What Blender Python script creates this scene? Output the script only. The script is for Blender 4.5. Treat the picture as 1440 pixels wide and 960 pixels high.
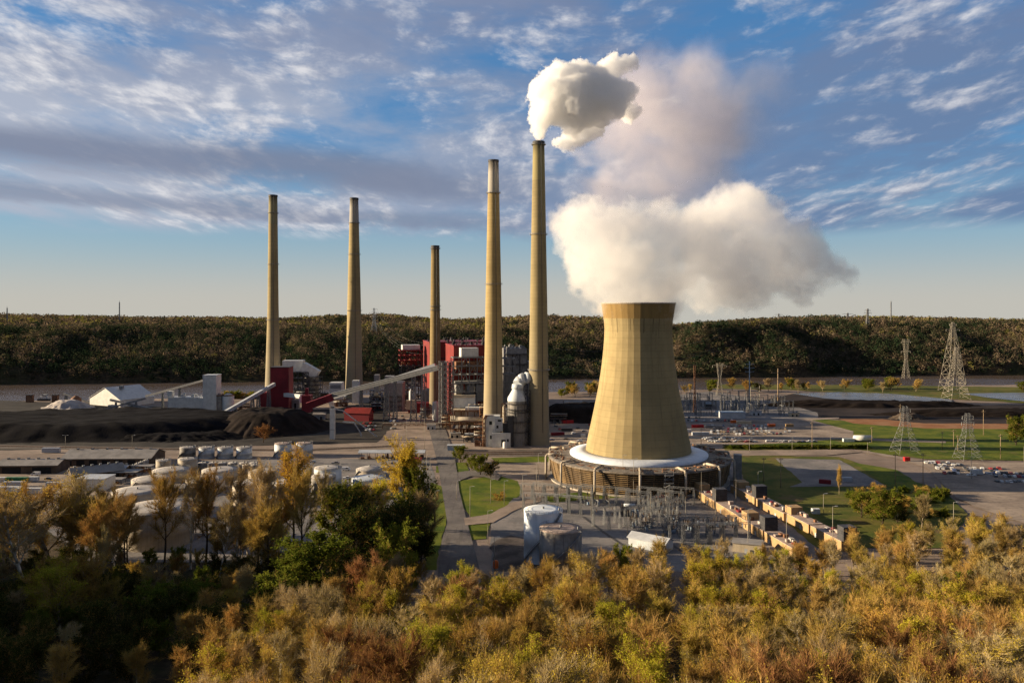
import bpy, math, random
import numpy as np
from mathutils import Vector, Matrix, noise as mnoise

R = math.radians
sc = bpy.context.scene
for o in list(bpy.data.objects):
    bpy.data.objects.remove(o)

# ------------------------------------------------------------------ camera
HC, F, YH = 112.0, 1120.0, 432.0          # camera height, focal length in photo pixels, horizon row
cam_d = bpy.data.cameras.new("camera")
cam = bpy.data.objects.new("camera", cam_d)
sc.collection.objects.link(cam)
cam.location = (0, 0, HC)
cam.rotation_euler = (R(90), 0, 0)
cam_d.sensor_width = 36.0
cam_d.sensor_fit = 'HORIZONTAL'
cam_d.lens = 36.0 * F / 1440.0
cam_d.shift_y = -(480.0 - YH) / 1440.0
cam_d.clip_start = 1.0
cam_d.clip_end = 60000.0
sc.camera = cam

# ------------------------------------------------------------------ exposure, sampling
sc.view_settings.view_transform = 'Standard'
sc.view_settings.look = 'None'
sc.view_settings.gamma = 1.0
sc.view_settings.use_curve_mapping = False
EXPOSURE = 1.27
SKY_GAIN = 1.0
sc.view_settings.exposure = EXPOSURE
sc.render.engine = 'CYCLES'
cy = sc.cycles
cy.use_denoising = True
try:
    cy.denoiser = 'OPENIMAGEDENOISE'
    cy.denoising_input_passes = 'RGB_ALBEDO_NORMAL'
    cy.denoising_prefilter = 'NONE'
except Exception:
    pass
cy.max_bounces = 16
cy.diffuse_bounces = 2
cy.glossy_bounces = 2
cy.transmission_bounces = 2
cy.volume_bounces = 14
cy.transparent_max_bounces = 6
cy.caustics_reflective = False
cy.caustics_refractive = False
cy.use_adaptive_sampling = True
cy.adaptive_threshold = 0.02
cy.volume_max_steps = 256
cy.sample_clamp_indirect = 6.0

# ------------------------------------------------------------------ node helpers
class NT:
    def __init__(self, tree):
        self.t = tree
    def n(self, typ, ins=None, **props):
        nd = self.t.nodes.new(typ)
        for k, v in props.items():
            setattr(nd, k, v)
        for k, v in (ins or {}).items():
            self.put(nd.inputs[k], v)
        return nd
    def put(self, sock, v):
        if isinstance(v, bpy.types.NodeSocket):
            self.t.links.new(v, sock)
        elif isinstance(v, bpy.types.Node):
            self.t.links.new(v.outputs[0], sock)
        else:
            if isinstance(v, (tuple, list)) and len(v) == 3 and sock.type == 'RGBA':
                v = (*v, 1.0)
            sock.default_value = v
    def m(self, op, a, b=0.0, c=0.0, clamp=False):
        nd = self.t.nodes.new('ShaderNodeMath'); nd.operation = op; nd.use_clamp = clamp
        self.put(nd.inputs[0], a); self.put(nd.inputs[1], b); self.put(nd.inputs[2], c)
        return nd.outputs[0]
    def vm(self, op, a, b=(0, 0, 0), out=0):
        nd = self.t.nodes.new('ShaderNodeVectorMath'); nd.operation = op
        self.put(nd.inputs[0], a)
        if op == 'SCALE':
            self.put(nd.inputs[3], b)
        else:
            self.put(nd.inputs[1], b)
        return nd.outputs[out]
    def ss(self, v, a, b, lo=0.0, hi=1.0):
        nd = self.t.nodes.new('ShaderNodeMapRange'); nd.interpolation_type = 'SMOOTHSTEP'
        for i, x in enumerate((v, a, b, lo, hi)):
            self.put(nd.inputs[i], x)
        return nd.outputs[0]
    def lin(self, v, a, b, lo=0.0, hi=1.0):
        nd = self.t.nodes.new('ShaderNodeMapRange')
        for i, x in enumerate((v, a, b, lo, hi)):
            self.put(nd.inputs[i], x)
        return nd.outputs[0]
    def mix(self, f, a, b, mode='MIX'):
        nd = self.t.nodes.new('ShaderNodeMix'); nd.data_type = 'RGBA'; nd.blend_type = mode
        self.put(nd.inputs[0], f); self.put(nd.inputs[6], a); self.put(nd.inputs[7], b)
        return nd.outputs[2]
    def noise(self, vec, scale, detail=3.0, rough=0.55, dist=0.0):
        nd = self.n('ShaderNodeTexNoise', {'Scale': scale, 'Detail': detail, 'Roughness': rough, 'Distortion': dist})
        if vec is not None:
            self.put(nd.inputs['Vector'], vec)
        return nd.outputs['Fac']
    def comb(self, x, y, z):
        nd = self.n('ShaderNodeCombineXYZ', {0: x, 1: y, 2: z})
        return nd.outputs[0]
    def sep(self, v):
        nd = self.n('ShaderNodeSeparateXYZ', {0: v})
        return nd.outputs

# ------------------------------------------------------------------ world and sun
SUN_EL, SUN_AZ = R(13.0), R(4.0)       # low evening sun from the left, a touch beyond the plant
SUN = Vector((-math.cos(SUN_EL) * math.cos(SUN_AZ), math.cos(SUN_EL) * math.sin(SUN_AZ), math.sin(SUN_EL)))
SKY_STRENGTH = 0.05
world = bpy.data.worlds.new("World")
sc.world = world
world.use_nodes = True
wt = world.node_tree
wt.nodes.clear()
w = NT(wt)
tc = w.n('ShaderNodeTexCoord')
D_ = tc.outputs['Generated']
sky = w.n('ShaderNodeTexSky', sky_type='NISHITA', sun_disc=False, sun_elevation=SUN_EL,
          sun_rotation=math.atan2(SUN.x, SUN.y), altitude=200.0, air_density=1.0, dust_density=0.6, ozone_density=2.5)
dx, dy, dz = w.sep(D_)[:3]
hor = w.m('SQRT', w.m('ADD', w.m('MULTIPLY', dx, dx), w.m('MULTIPLY', dy, dy)))
tanv = w.m('DIVIDE', dz, w.m('MAXIMUM', hor, 0.001))            # tangent of the elevation
side = w.m('DIVIDE', dx, w.m('MAXIMUM', hor, 0.001))            # -1 towards the sun .. +1 away from it
az = w.m('ARCTAN2', dx, dy)
rt = w.m('SQRT', w.m('MINIMUM', w.m('MAXIMUM', tanv, 0.004), 4.0))
cpa = w.comb(w.m('DIVIDE', az, rt), w.m('MULTIPLY', rt, 3.7), 0.0)   # cloud deck: features shrink towards the horizon
warp = w.n('ShaderNodeTexNoise', {'Vector': cpa, 'Scale': 2.2, 'Detail': 3.0})
cpw = w.vm('ADD', cpa, w.vm('SCALE', w.vm('SUBTRACT', warp.outputs['Color'], (0.5, 0.5, 0.5)), 0.16))
big = w.noise(w.vm('ADD', cpa, (3.7, 1.3, 0.0)), 1.25, 2.0, 0.5)
def cloud_n(off):
    p = w.vm('ADD', cpw, off)
    return w.m('ADD', w.m('MULTIPLY', w.noise(p, 3.4, 8.0, 0.6), 0.6), w.m('MULTIPLY', w.noise(p, 12.0, 6.0, 0.6), 0.4))
n0 = cloud_n((11.0, 4.0, 0.0))
n1 = cloud_n((11.0 - 0.035, 4.0 + 0.022, 0.0))
soft = w.noise(w.vm('ADD', w.vm('MULTIPLY', cpw, (0.8, 1.3, 1.0)), (5.0, 9.0, 0.0)), 1.9, 7.0, 0.58)
wob = w.m('MULTIPLY', w.m('SUBTRACT', w.noise(w.comb(w.m('MULTIPLY', side, 5.0), tanv, 0.0), 1.0, 4.0), 0.5), 0.02)
deck = w.ss(w.m('ADD', tanv, wob), 0.080, 0.103)
K = 1.0 / SKY_STRENGTH * 2.0 ** (-EXPOSURE)
def kc(r, g, b): return (r * K, g * K, b * K)
# high thin veil: paler on the sun's side, slate blue away from it
veil = w.m('MULTIPLY', w.ss(w.m('ADD', soft, w.m('MULTIPLY', side, 0.06)), 0.32, 0.58), deck)
vs_ = w.ss(w.m('ADD', side, w.m('MULTIPLY', w.m('SUBTRACT', n0, 0.5), -0.9)), -0.5, 0.42)
vcol = w.mix(vs_, kc(0.44, 0.48, 0.58), kc(0.145, 0.225, 0.385))
vcol = w.mix(w.m('MULTIPLY', w.ss(w.m('ADD', tanv, w.m('MULTIPLY', w.m('SUBTRACT', big, 0.5), 0.2)), 0.22, 0.36), 0.6), vcol, kc(0.165, 0.21, 0.35))
# broken puffs with a lit and a shaded side
lay = w.m('ADD', n0, w.m('MULTIPLY', w.m('SUBTRACT', big, 0.5), 0.6))
lay = w.m('ADD', lay, w.m('MULTIPLY', side, 0.03))
puff = w.m('MULTIPLY', w.m('MULTIPLY', w.ss(lay, 0.47, 0.65), deck), 0.85)
lit = w.m('ADD', w.m('MULTIPLY', w.m('SUBTRACT', n0, n1), 4.5), 0.50)
lit = w.m('ADD', lit, w.m('MULTIPLY', side, -0.30), clamp=True)
pcol = w.mix(lit, kc(0.21, 0.26, 0.39), kc(0.80, 0.79, 0.81))
# grey-violet underside band hanging low, tilting down to the right
bt = w.m('ADD', tanv, w.m('ADD', w.m('MULTIPLY', side, 0.045), w.m('MULTIPLY', w.m('SUBTRACT', soft, 0.5), 0.06)))
band = w.m('MULTIPLY', w.ss(bt, 0.120, 0.150), w.ss(bt, 0.190, 0.160))
band2 = w.m('MULTIPLY', w.ss(bt, 0.088, 0.100), w.ss(bt, 0.122, 0.104))
band = w.m('MULTIPLY', w.m('ADD', band, w.m('MULTIPLY', band2, 0.7)), w.ss(side, 0.15, -0.15))
skyc = w.n('ShaderNodeHueSaturation', {'Saturation': 1.3, 'Value': SKY_GAIN, 'Color': sky.outputs[0]}).outputs[0]
skyc = w.mix(0.5, skyc, kc(0.10, 0.27, 0.58))
skyc = w.mix(w.ss(tanv, 0.20, 0.0, 0.0, 0.94), skyc, w.mix(w.ss(tanv, 0.0, 0.10), kc(0.55, 0.53, 0.47), kc(0.33, 0.48, 0.56)))
fin = w.mix(w.m('MULTIPLY', veil, 0.94), skyc, vcol)
fin = w.mix(puff, fin, pcol)
fin = w.mix(w.m('MULTIPLY', band, 0.85), fin, kc(0.20, 0.235, 0.335))
# unseen sky overhead and behind the viewer is dimmed to deepen the shade
sky_dim = w.m('MULTIPLY', w.ss(dy, -0.35, 0.45, 0.66, 1.0), w.ss(tanv, 0.5, 1.6, 1.0, 0.55))
fin = w.vm('SCALE', fin, sky_dim)
bg = w.n('ShaderNodeBackground', {'Color': fin, 'Strength': SKY_STRENGTH})
wo = w.n('ShaderNodeOutputWorld', {'Surface': bg.outputs[0]})

sun_d = bpy.data.lights.new("sun", 'SUN')
sun_d.energy = 5.0
sun_d.angle = R(0.55)
sun_d.color = (1.0, 0.79, 0.52)
sun_o = bpy.data.objects.new("sun", sun_d)
sc.collection.objects.link(sun_o)
sun_o.rotation_euler = (-SUN).to_track_quat('-Z', 'Y').to_euler()
sun_o.location = SUN * 900

# ------------------------------------------------------------------ object helpers
C = sc.collection
def G(px, py, z=0.0):
    d = (HC - z) * F / (py - YH)
    return Vector(((px - 720.0) * d / F, d, z))
def A(px, py, d):
    return Vector(((px - 720.0) * d / F, d, HC - (py - YH) * d / F))
def tag(o, label=None, cat=None, group=None, kind=None):
    if label: o['label'] = label
    if cat: o['category'] = cat
    if group: o['group'] = group
    if kind: o['kind'] = kind
    return o
def thing(name, label, cat, loc=(0, 0, 0), group=None, rz=0.0):
    o = bpy.data.objects.new(name, None)
    C.objects.link(o)
    o.empty_display_size = 2.0
    o.location = loc
    o.rotation_euler = (0, 0, rz)
    return tag(o, label, cat, group)
def link_mesh(name, me, parent=None, loc=(0, 0, 0)):
    o = bpy.data.objects.new(name, me)
    C.objects.link(o)
    o.location = loc
    if parent is not None:
        o.parent = parent
    return o

class MB:
    """collects shapes into one mesh (world coordinates unless built local)"""
    def __init__(self):
        self.v = []; self.f = []; self.mi = []; self.sm = []
    def add(self, vs, fs, mi=0, smooth=False):
        b = len(self.v)
        self.v.extend([tuple(p) for p in vs])
        for f in fs:
            self.f.append(tuple(b + i for i in f)); self.mi.append(mi); self.sm.append(smooth)
    def box(self, c, s, rz=0.0, mi=0, taper=1.0):
        """c = centre of the base, s = full size"""
        x, y, z = s[0] / 2, s[1] / 2, s[2]
        cs, sn = math.cos(rz), math.sin(rz)
        vs = []
        for zz_, k in ((0, 1.0), (z, taper)):
            for ax, ay in ((-x, -y), (x, -y), (x, y), (-x, y)):
                vs.append((c[0] + (ax * cs - ay * sn) * k, c[1] + (ax * sn + ay * cs) * k, c[2] + zz_))
        self.add(vs, [(3, 2, 1, 0), (4, 5, 6, 7), (0, 1, 5, 4), (1, 2, 6, 5), (2, 3, 7, 6), (3, 0, 4, 7)], mi)
        return self
    def bar(self, p0, p1, w=0.2, h=None, mi=0, sides=4, w1=None, smooth=False):
        p0 = Vector(p0); p1 = Vector(p1)
        d = p1 - p0
        if d.length < 1e-6: return self
        d.normalize()
        up = Vector((0, 0, 1)) if abs(d.z) < 0.95 else Vector((0, 1, 0))
        a = d.cross(up).normalized(); b = a.cross(d).normalized()
        h = w if h is None else h
        w1_ = w if w1 is None else w1
        if sides == 4 and w1 is None:
            offs = [(-w / 2, -h / 2), (w / 2, -h / 2), (w / 2, h / 2), (-w / 2, h / 2)]
            vs = [p0 + a * i + b * j for i, j in offs] + [p1 + a * i + b * j for i, j in offs]
            n = 4
        else:
            n = sides; vs = []
            for p, r in ((p0, w / 2), (p1, w1_ / 2)):
                for k in range(n):
                    t = 2 * math.pi * k / n
                    vs.append(p + a * (math.cos(t) * r) + b * (math.sin(t) * r))
        fs = [tuple(range(n))[::1], tuple(range(2 * n - 1, n - 1, -1))]
        for k in range(n):
            k2 = (k + 1) % n
            fs.append((k2, k, n + k, n + k2))
        b0 = len(self.f)
        self.add(vs, fs, mi, False)
        if smooth:
            for k in range(b0 + 2, len(self.f)): self.sm[k] = True
        return self
    def poly(self, pts, w, sides=6, mi=0, smooth=True):
        for i in range(len(pts) - 1):
            self.bar(pts[i], pts[i + 1], w, sides=sides, mi=mi, w1=w, smooth=smooth)
        return self
    def lathe(self, c, prof, n=32, mi=0, smooth=True, caps=(True, True), ph=0.0, yk=1.0):
        """prof: (radius, z) pairs from bottom to top"""
        vs = []
        for r, z in prof:
            for k in range(n):
                t = ph + 2 * math.pi * k / n
                vs.append((c[0] + r * math.cos(t), c[1] + r * math.sin(t) * yk, c[2] + z))
        fs = []
        for i in range(len(prof) - 1):
            for k in range(n):
                k2 = (k + 1) % n
                fs.append((i * n + k, i * n + k2, (i + 1) * n + k2, (i + 1) * n + k))
        self.add(vs, fs, mi, smooth)
        m = len(prof)
        if caps[0]: self.add([vs[k] for k in range(n)], [tuple(range(n - 1, -1, -1))], mi)
        if caps[1]: self.add([vs[(m - 1) * n + k] for k in range(n)], [tuple(range(n))], mi)
        return self
    def prism(self, pts, z0, z1, mi=0, mi_top=None):
        n = len(pts)
        area = sum(pts[i][0] * pts[(i + 1) % n][1] - pts[(i + 1) % n][0] * pts[i][1] for i in range(n))
        if area < 0: pts = pts[::-1]
        vs = [(p[0], p[1], z0) for p in pts] + [(p[0], p[1], z1) for p in pts]
        fs = [tuple(range(n - 1, -1, -1))] + [(k, (k + 1) % n, n + (k + 1) % n, n + k) for k in range(n)]
        self.add(vs, fs, mi)
        self.add(vs[n:], [tuple(range(n))], mi if mi_top is None else mi_top)
        return self
    def gable(self, c, s, hr, rz=0.0, mi=0, mr=1, over=0.4):
        """hall with a pitched roof, ridge along local x; c = base centre, s = (length, width, eaves height)"""
        L, W, H = s[0] / 2, s[1] / 2, s[2]
        cs, sn = math.cos(rz), math.sin(rz)
        T = lambda x, y, z: (c[0] + x * cs - y * sn, c[1] + x * sn + y * cs, c[2] + z)
        vs = [T(-L, -W, 0), T(L, -W, 0), T(L, W, 0), T(-L, W, 0), T(-L, -W, H), T(L, -W, H), T(L, W, H), T(-L, W, H), T(-L, 0, H + hr), T(L, 0, H + hr)]
        self.add(vs, [(0, 1, 5, 4), (2, 3, 7, 6), (1, 2, 6, 9, 5), (3, 0, 4, 8, 7)], mi)
        self.roof(c, s, hr, rz, mr, over)
        return self
    def roof(self, c, s, hr, rz=0.0, mr=1, over=0.4):
        L, W, H = s[0] / 2 + over, s[1] / 2 + over, s[2]
        cs, sn = math.cos(rz), math.sin(rz)
        dz = hr * over / (s[1] / 2)
        T = lambda x, y, z: (c[0] + x * cs - y * sn, c[1] + x * sn + y * cs, c[2] + z)
        t = 0.25
        for sg in (-1, 1):
            q = [T(-L, sg * W, H - dz + .05), T(L, sg * W, H - dz + .05), T(L, 0, H + hr + .05), T(-L, 0, H + hr + .05)]
            q2 = [(x, y, z + t) for x, y, z in q]
            self.add(q + q2, [(0, 1, 2, 3), (7, 6, 5, 4), (0, 4, 5, 1), (1, 5, 6, 2), (3, 7, 4, 0)], mr)
        return self
    def mesh(self, name, mats, off=(0, 0, 0)):
        me = bpy.data.meshes.new(name)
        ox, oy, oz = off
        me.from_pydata([(x - ox, y - oy, z - oz) for x, y, z in self.v], [], self.f)
        for m_ in (mats if isinstance(mats, (list, tuple)) else [mats]):
            me.materials.append(m_)
        me.polygons.foreach_set('material_index', self.mi)
        me.polygons.foreach_set('use_smooth', self.sm)
        me.update()
        return me
    def build(self, name, mats, parent=None, loc=None, local=False):
        """child: its vertices are kept relative to the parent's base; top level: relative to loc"""
        if parent is not None:
            off = (0, 0, 0) if local else tuple(parent.location)
            return link_mesh(name, self.mesh(name, mats, off), parent)
        loc = loc or (0, 0, 0)
        return link_mesh(name, self.mesh(name, mats, (0, 0, 0) if local else tuple(loc)), None, loc)

def copy_tree(o, loc=None, rz=None, scale=None, label=None, group=None):
    r = o.copy(); C.objects.link(r)
    for ch in o.children:
        c = ch.copy(); C.objects.link(c); c.parent = r
        for g in ch.children:
            d = g.copy(); C.objects.link(d); d.parent = c
    if loc is not None: r.location = loc
    if rz is not None: r.rotation_euler = (0, 0, rz)
    if scale is not None: r.scale = scale if isinstance(scale, (tuple, list)) else (scale,) * 3
    if label: r['label'] = label
    if group: r['group'] = group
    return r

# ------------------------------------------------------------------ materials
def mat(name, col, rough=0.8, var=0.25, scale=0.15, metal=0.0, col2=None, spec=0.3, bump=0.0, streak=0.0, fine=0.0):
    m = bpy.data.materials.new(name)
    m.use_nodes = True
    t = m.node_tree; t.nodes.clear(); k = NT(t)
    pos = k.n('ShaderNodeNewGeometry').outputs['Position']
    n = k.noise(pos, scale, 6.0, 0.6)
    c2 = col2 or tuple(x * (1 - var) for x in col)
    c1 = tuple(min(1.0, x * (1 + var * 0.5)) for x in col)
    c = k.mix(k.ss(n, 0.35, 0.65), c2, c1)
    if streak:
        s = k.noise(k.vm('MULTIPLY', pos, (1.0, 1.0, 0.04)), 1.3, 4.0, 0.6)
        c = k.mix(k.m('MULTIPLY', k.ss(s, 0.5, 0.75), streak), c, tuple(x * 0.45 for x in col))
    if fine:
        s = k.noise(pos, scale * 14, 3.0, 0.7)
        c = k.mix(k.m('MULTIPLY', k.ss(s, 0.4, 0.7), fine), c, tuple(x * 0.5 for x in col))
    b = k.n('ShaderNodeBsdfPrincipled', {'Base Color': c, 'Roughness': rough, 'Metallic': metal})
    if 'Specular IOR Level' in b.inputs: b.inputs['Specular IOR Level'].default_value = spec
    if bump:
        bp = k.n('ShaderNodeBump', {'Strength': bump, 'Distance': 0.3, 'Height': k.noise(pos, scale * 8, 4.0)})
        k.put(b.inputs['Normal'], bp.outputs[0])
    k.n('ShaderNodeOutputMaterial', {'Surface': b.outputs[0]})
    return m

M = {}
M['white'] = mat('white_paint', (0.58, 0.58, 0.56), 0.5, 0.12, 0.3, streak=0.25)
M['tankwhite'] = mat('tank_white', (0.50, 0.54, 0.58), 0.55, 0.15, 0.2, streak=0.4)
M['tankcream'] = mat('tank_cream', (0.42, 0.36, 0.28), 0.7, 0.22, 0.15, streak=0.55)
M['tankgrey'] = mat('tank_grey', (0.23, 0.215, 0.20), 0.75, 0.35, 0.2, streak=0.8)
M['tankroof'] = mat('tank_roof', (0.42, 0.39, 0.36), 0.7, 0.25, 0.2, fine=0.25)
M['tankblue'] = mat('white_tank_paint', (0.66, 0.71, 0.76), 0.55, 0.1, 0.2, streak=0.22)
M['rustroof'] = mat('rust_roof', (0.36, 0.28, 0.24), 0.8, 0.3, 0.5)
M['red'] = mat('red_siding', (0.175, 0.016, 0.014), 0.6, 0.2, 0.1, streak=0.2)
M['darkred'] = mat('dark_red_siding', (0.17, 0.015, 0.022), 0.6, 0.25, 0.1)
M['steel'] = mat('grey_steel', (0.22, 0.22, 0.225), 0.6, 0.2, 0.5, spec=0.4)
M['galv'] = mat('galvanised_steel', (0.17, 0.175, 0.18), 0.5, 0.15, 0.5, spec=0.5)
M['darksteel'] = mat('dark_steel', (0.05, 0.05, 0.055), 0.6, 0.3, 0.5)
M['rust'] = mat('rusty_steel', (0.20, 0.10, 0.055), 0.85, 0.4, 0.6)
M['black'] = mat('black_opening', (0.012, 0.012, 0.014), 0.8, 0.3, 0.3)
M['tan'] = mat('tan_panel', (0.36, 0.235, 0.115), 0.7, 0.12, 0.3, streak=0.15)
M['beige'] = mat('beige_block', (0.50, 0.42, 0.30), 0.75, 0.15, 0.3, streak=0.3)
M['conc'] = mat('concrete', (0.36, 0.32, 0.27), 0.85, 0.2, 0.12, streak=0.3)
M['greyroof'] = mat('grey_metal_roof', (0.27, 0.25, 0.23), 0.6, 0.25, 0.12, fine=0.2)
M['lightroof'] = mat('light_metal_roof', (0.42, 0.44, 0.47), 0.5, 0.15, 0.2)
M['brownwall'] = mat('brown_wall', (0.10, 0.07, 0.05), 0.8, 0.3, 0.2)
M['bluegrey'] = mat('blue_grey_paint', (0.28, 0.36, 0.45), 0.5, 0.15, 0.4)
M['green'] = mat('green_paint', (0.03, 0.16, 0.07), 0.6, 0.2, 0.4)
M['orange'] = mat('orange_paint', (0.65, 0.14, 0.03), 0.5, 0.2, 0.4)
M['redpaint'] = mat('red_paint', (0.5, 0.02, 0.02), 0.5, 0.2, 0.4)
M['wood'] = mat('wood_pole', (0.30, 0.22, 0.14), 0.85, 0.2, 0.6)
M['lampmetal'] = mat('pole_metal', (0.30, 0.27, 0.22), 0.5, 0.15, 0.6)
M['glassdark'] = mat('dark_glass', (0.02, 0.025, 0.03), 0.15, 0.2, 0.4, spec=0.6)
M['tyre'] = mat('tyre_rubber', (0.02, 0.02, 0.02), 0.9, 0.2, 0.4)
def paint_mat():
    m = bpy.data.materials.new('car_paint'); m.use_nodes = True
    t = m.node_tree; t.nodes.clear(); k = NT(t)
    oi = k.n('ShaderNodeObjectInfo')
    pos = k.n('ShaderNodeNewGeometry').outputs['Position']
    c = k.mix(k.m('MULTIPLY', k.noise(pos, 1.2, 4.0), 0.3), oi.outputs['Color'], (0.2, 0.17, 0.14))
    b = k.n('ShaderNodeBsdfPrincipled', {'Base Color': c, 'Roughness': 0.35, 'Metallic': 0.0})
    k.n('ShaderNodeOutputMaterial', {'Surface': b.outputs[0]})
    return m
M['paint'] = paint_mat()

def concrete_shell(name, col, lift=3.0, top=None, stain=0.5, facets=None, drips=None, soot=None):
    """cast concrete: horizontal pour lines, streaks and stains; top = (z, colour) of an upper band"""
    m = bpy.data.materials.new(name); m.use_nodes = True
    t = m.node_tree; t.nodes.clear(); k = NT(t)
    pos = k.n('ShaderNodeTexCoord').outputs['Object']
    x, y, z = k.sep(pos)[:3]
    ang = k.m('ARCTAN2', y, x)
    cyl = k.comb(k.m('MULTIPLY', k.m('COSINE', ang), 9.0), k.m('MULTIPLY', k.m('SINE', ang), 9.0), k.m('MULTIPLY', z, 0.03))
    st = k.noise(cyl, 0.9, 5.0, 0.65)
    blot = k.noise(pos, 0.045, 5.0, 0.6)
    ring = k.noise(k.comb(0.0, 0.0, k.m('FLOOR', k.m('DIVIDE', z, lift))), 1.7, 2.0)
    line = k.m('FRACT', k.m('DIVIDE', z, lift))
    c = k.mix(k.ss(blot, 0.3, 0.7), tuple(q * 0.82 for q in col), tuple(q * 1.08 for q in col))
    c = k.mix(k.m('MULTIPLY', k.ss(ring, 0.35, 0.65), 0.28), c, tuple(q * 0.72 for q in col))
    c = k.mix(k.m('MULTIPLY', k.ss(st, 0.5, 0.8), stain), c, tuple(q * 0.42 for q in col))
    c = k.mix(k.m('MULTIPLY', k.m('LESS_THAN', line, 0.09), 0.35), c, tuple(q * 0.5 for q in col))
    if facets:
        fid = k.m('FLOOR', k.m('DIVIDE', k.m('SUBTRACT', ang, facets[1]), 2 * math.pi / facets[0]))
        fn = k.noise(k.comb(k.m('MULTIPLY', fid, 3.7), 0.0, 0.0), 1.0, 1.0)
        c = k.mix(k.m('MULTIPLY', k.ss(fn, 0.35, 0.65), 0.22), c, tuple(q * 0.62 for q in col))
    if drips:
        da = k.noise(k.comb(k.m('MULTIPLY', k.m('COSINE', ang), 26.0), k.m('MULTIPLY', k.m('SINE', ang), 26.0), k.m('MULTIPLY', z, 0.012)), 1.0, 3.0, 0.7)
        dl = k.noise(k.comb(k.m('MULTIPLY', k.m('COSINE', ang), 7.0), k.m('MULTIPLY', k.m('SINE', ang), 7.0), 0.0), 1.0, 2.0)
        dm = k.m('MULTIPLY', k.m('GREATER_THAN', da, 0.57), k.m('GREATER_THAN', k.m('ADD', z, k.m('MULTIPLY', dl, drips[1])), drips[0] + drips[1] * 0.5))
        c = k.mix(k.m('MULTIPLY', dm, 0.75), c, tuple(q * 0.22 for q in col))
        wet = k.m('MULTIPLY', k.ss(k.noise(k.comb(k.m('MULTIPLY', ang, 1.2), 0.0, k.m('MULTIPLY', z, 0.06)), 1.6, 5.0, 0.65), 0.48, 0.66), 0.35)
        c = k.mix(wet, c, (col[0] * 0.62, col[1] * 0.60, col[2] * 0.62))
    if top:
        tz, tcol = top
        zt = k.m('ADD', z, k.m('MULTIPLY', k.m('SUBTRACT', k.noise(cyl, 1.2, 3.0), 0.5), 0.0))
        tc2 = k.mix(k.ss(st, 0.35, 0.8), tcol, tuple(q * 0.7 for q in tcol))
        c = k.mix(k.m('GREATER_THAN', zt, tz), c, tc2)
    if soot:
        g_ = col[1] * 1.02
        c = k.mix(k.m('MULTIPLY', k.ss(z, soot * 0.5, 0.0), 0.55), c, (g_ * 1.1, g_ * 1.02, g_ * 0.86))
        c = k.mix(k.m('MULTIPLY', k.ss(k.m('ADD', z, k.m('MULTIPLY', st, 14.0)), soot - 6.0, soot + 7.0), 0.8), c, (0.05, 0.045, 0.035))
    b = k.n('ShaderNodeBsdfPrincipled', {'Base Color': c, 'Roughness': 0.9})
    b.inputs['Specular IOR Level'].default_value = 0.15
    k.n('ShaderNodeOutputMaterial', {'Surface': b.outputs[0]})
    return m
# ------------------------------------------------------------------ terrain
def vnoise(x, y, seed=0):
    xi = np.floor(x).astype(np.int64); yi = np.floor(y).astype(np.int64)
    xf = x - xi; yf = y - yi
    u = xf * xf * (3 - 2 * xf); v = yf * yf * (3 - 2 * yf)
    def h(a, b):
        n = (a * 374761393 + b * 668265263 + seed * 1442695041) & 0xffffffff
        n = ((n ^ (n >> 13)) * 1274126177) & 0xffffffff
        return ((n ^ (n >> 16)) & 0xffff) / 65535.0
    return (h(xi, yi) * (1 - u) + h(xi + 1, yi) * u) * (1 - v) + (h(xi, yi + 1) * (1 - u) + h(xi + 1, yi + 1) * u) * v
def fbm(x, y, seed=0, oct_=4):
    s = 0.0; a = 0.5; tot = 0.0
    for i in range(oct_):
        s = s + a * vnoise(x * 2 ** i, y * 2 ** i, seed + i * 17); tot += a; a *= 0.5
    return s / tot
def sstep(a, b, x):
    t = np.clip((x - a) / (b - a), 0, 1)
    return t * t * (3 - 2 * t)
def near_bank(x): return 975 + (np.clip(x, -1500, 1800) + 620) * 0.150
def far_bank(x): return 1290 + (np.clip(x, -2500, 2500) + 827) * 0.0996
WATER_Z = -12.0
def fg_hill(x, y):
    d = np.maximum(y, 40.0)
    ratio = x / d
    # wooded spur under the camera and to the right
    base = np.interp(y, [-300, 40, 100, 150, 200, 250, 300, 345, 352], [64, 58, 42.5, 28.5, 15.5, 6.5, 1.6, 0, 0])
    k = sstep(-0.42, -0.14, ratio)
    lowleft = np.interp(y, [-300, 60, 150, 220, 300, 350], [60, 46, 20, 7, 1.0, 0])
    h = base * k + lowleft * (1 - k)
    # ridge on the left, beyond the frame
    rid = 76 * np.exp(-((x + 335) / 62.0) ** 2) * sstep(395, 285, y)
    rid = rid + 40 * sstep(-330, -480, x) * sstep(480, 330, y)
    return h, rid
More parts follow.
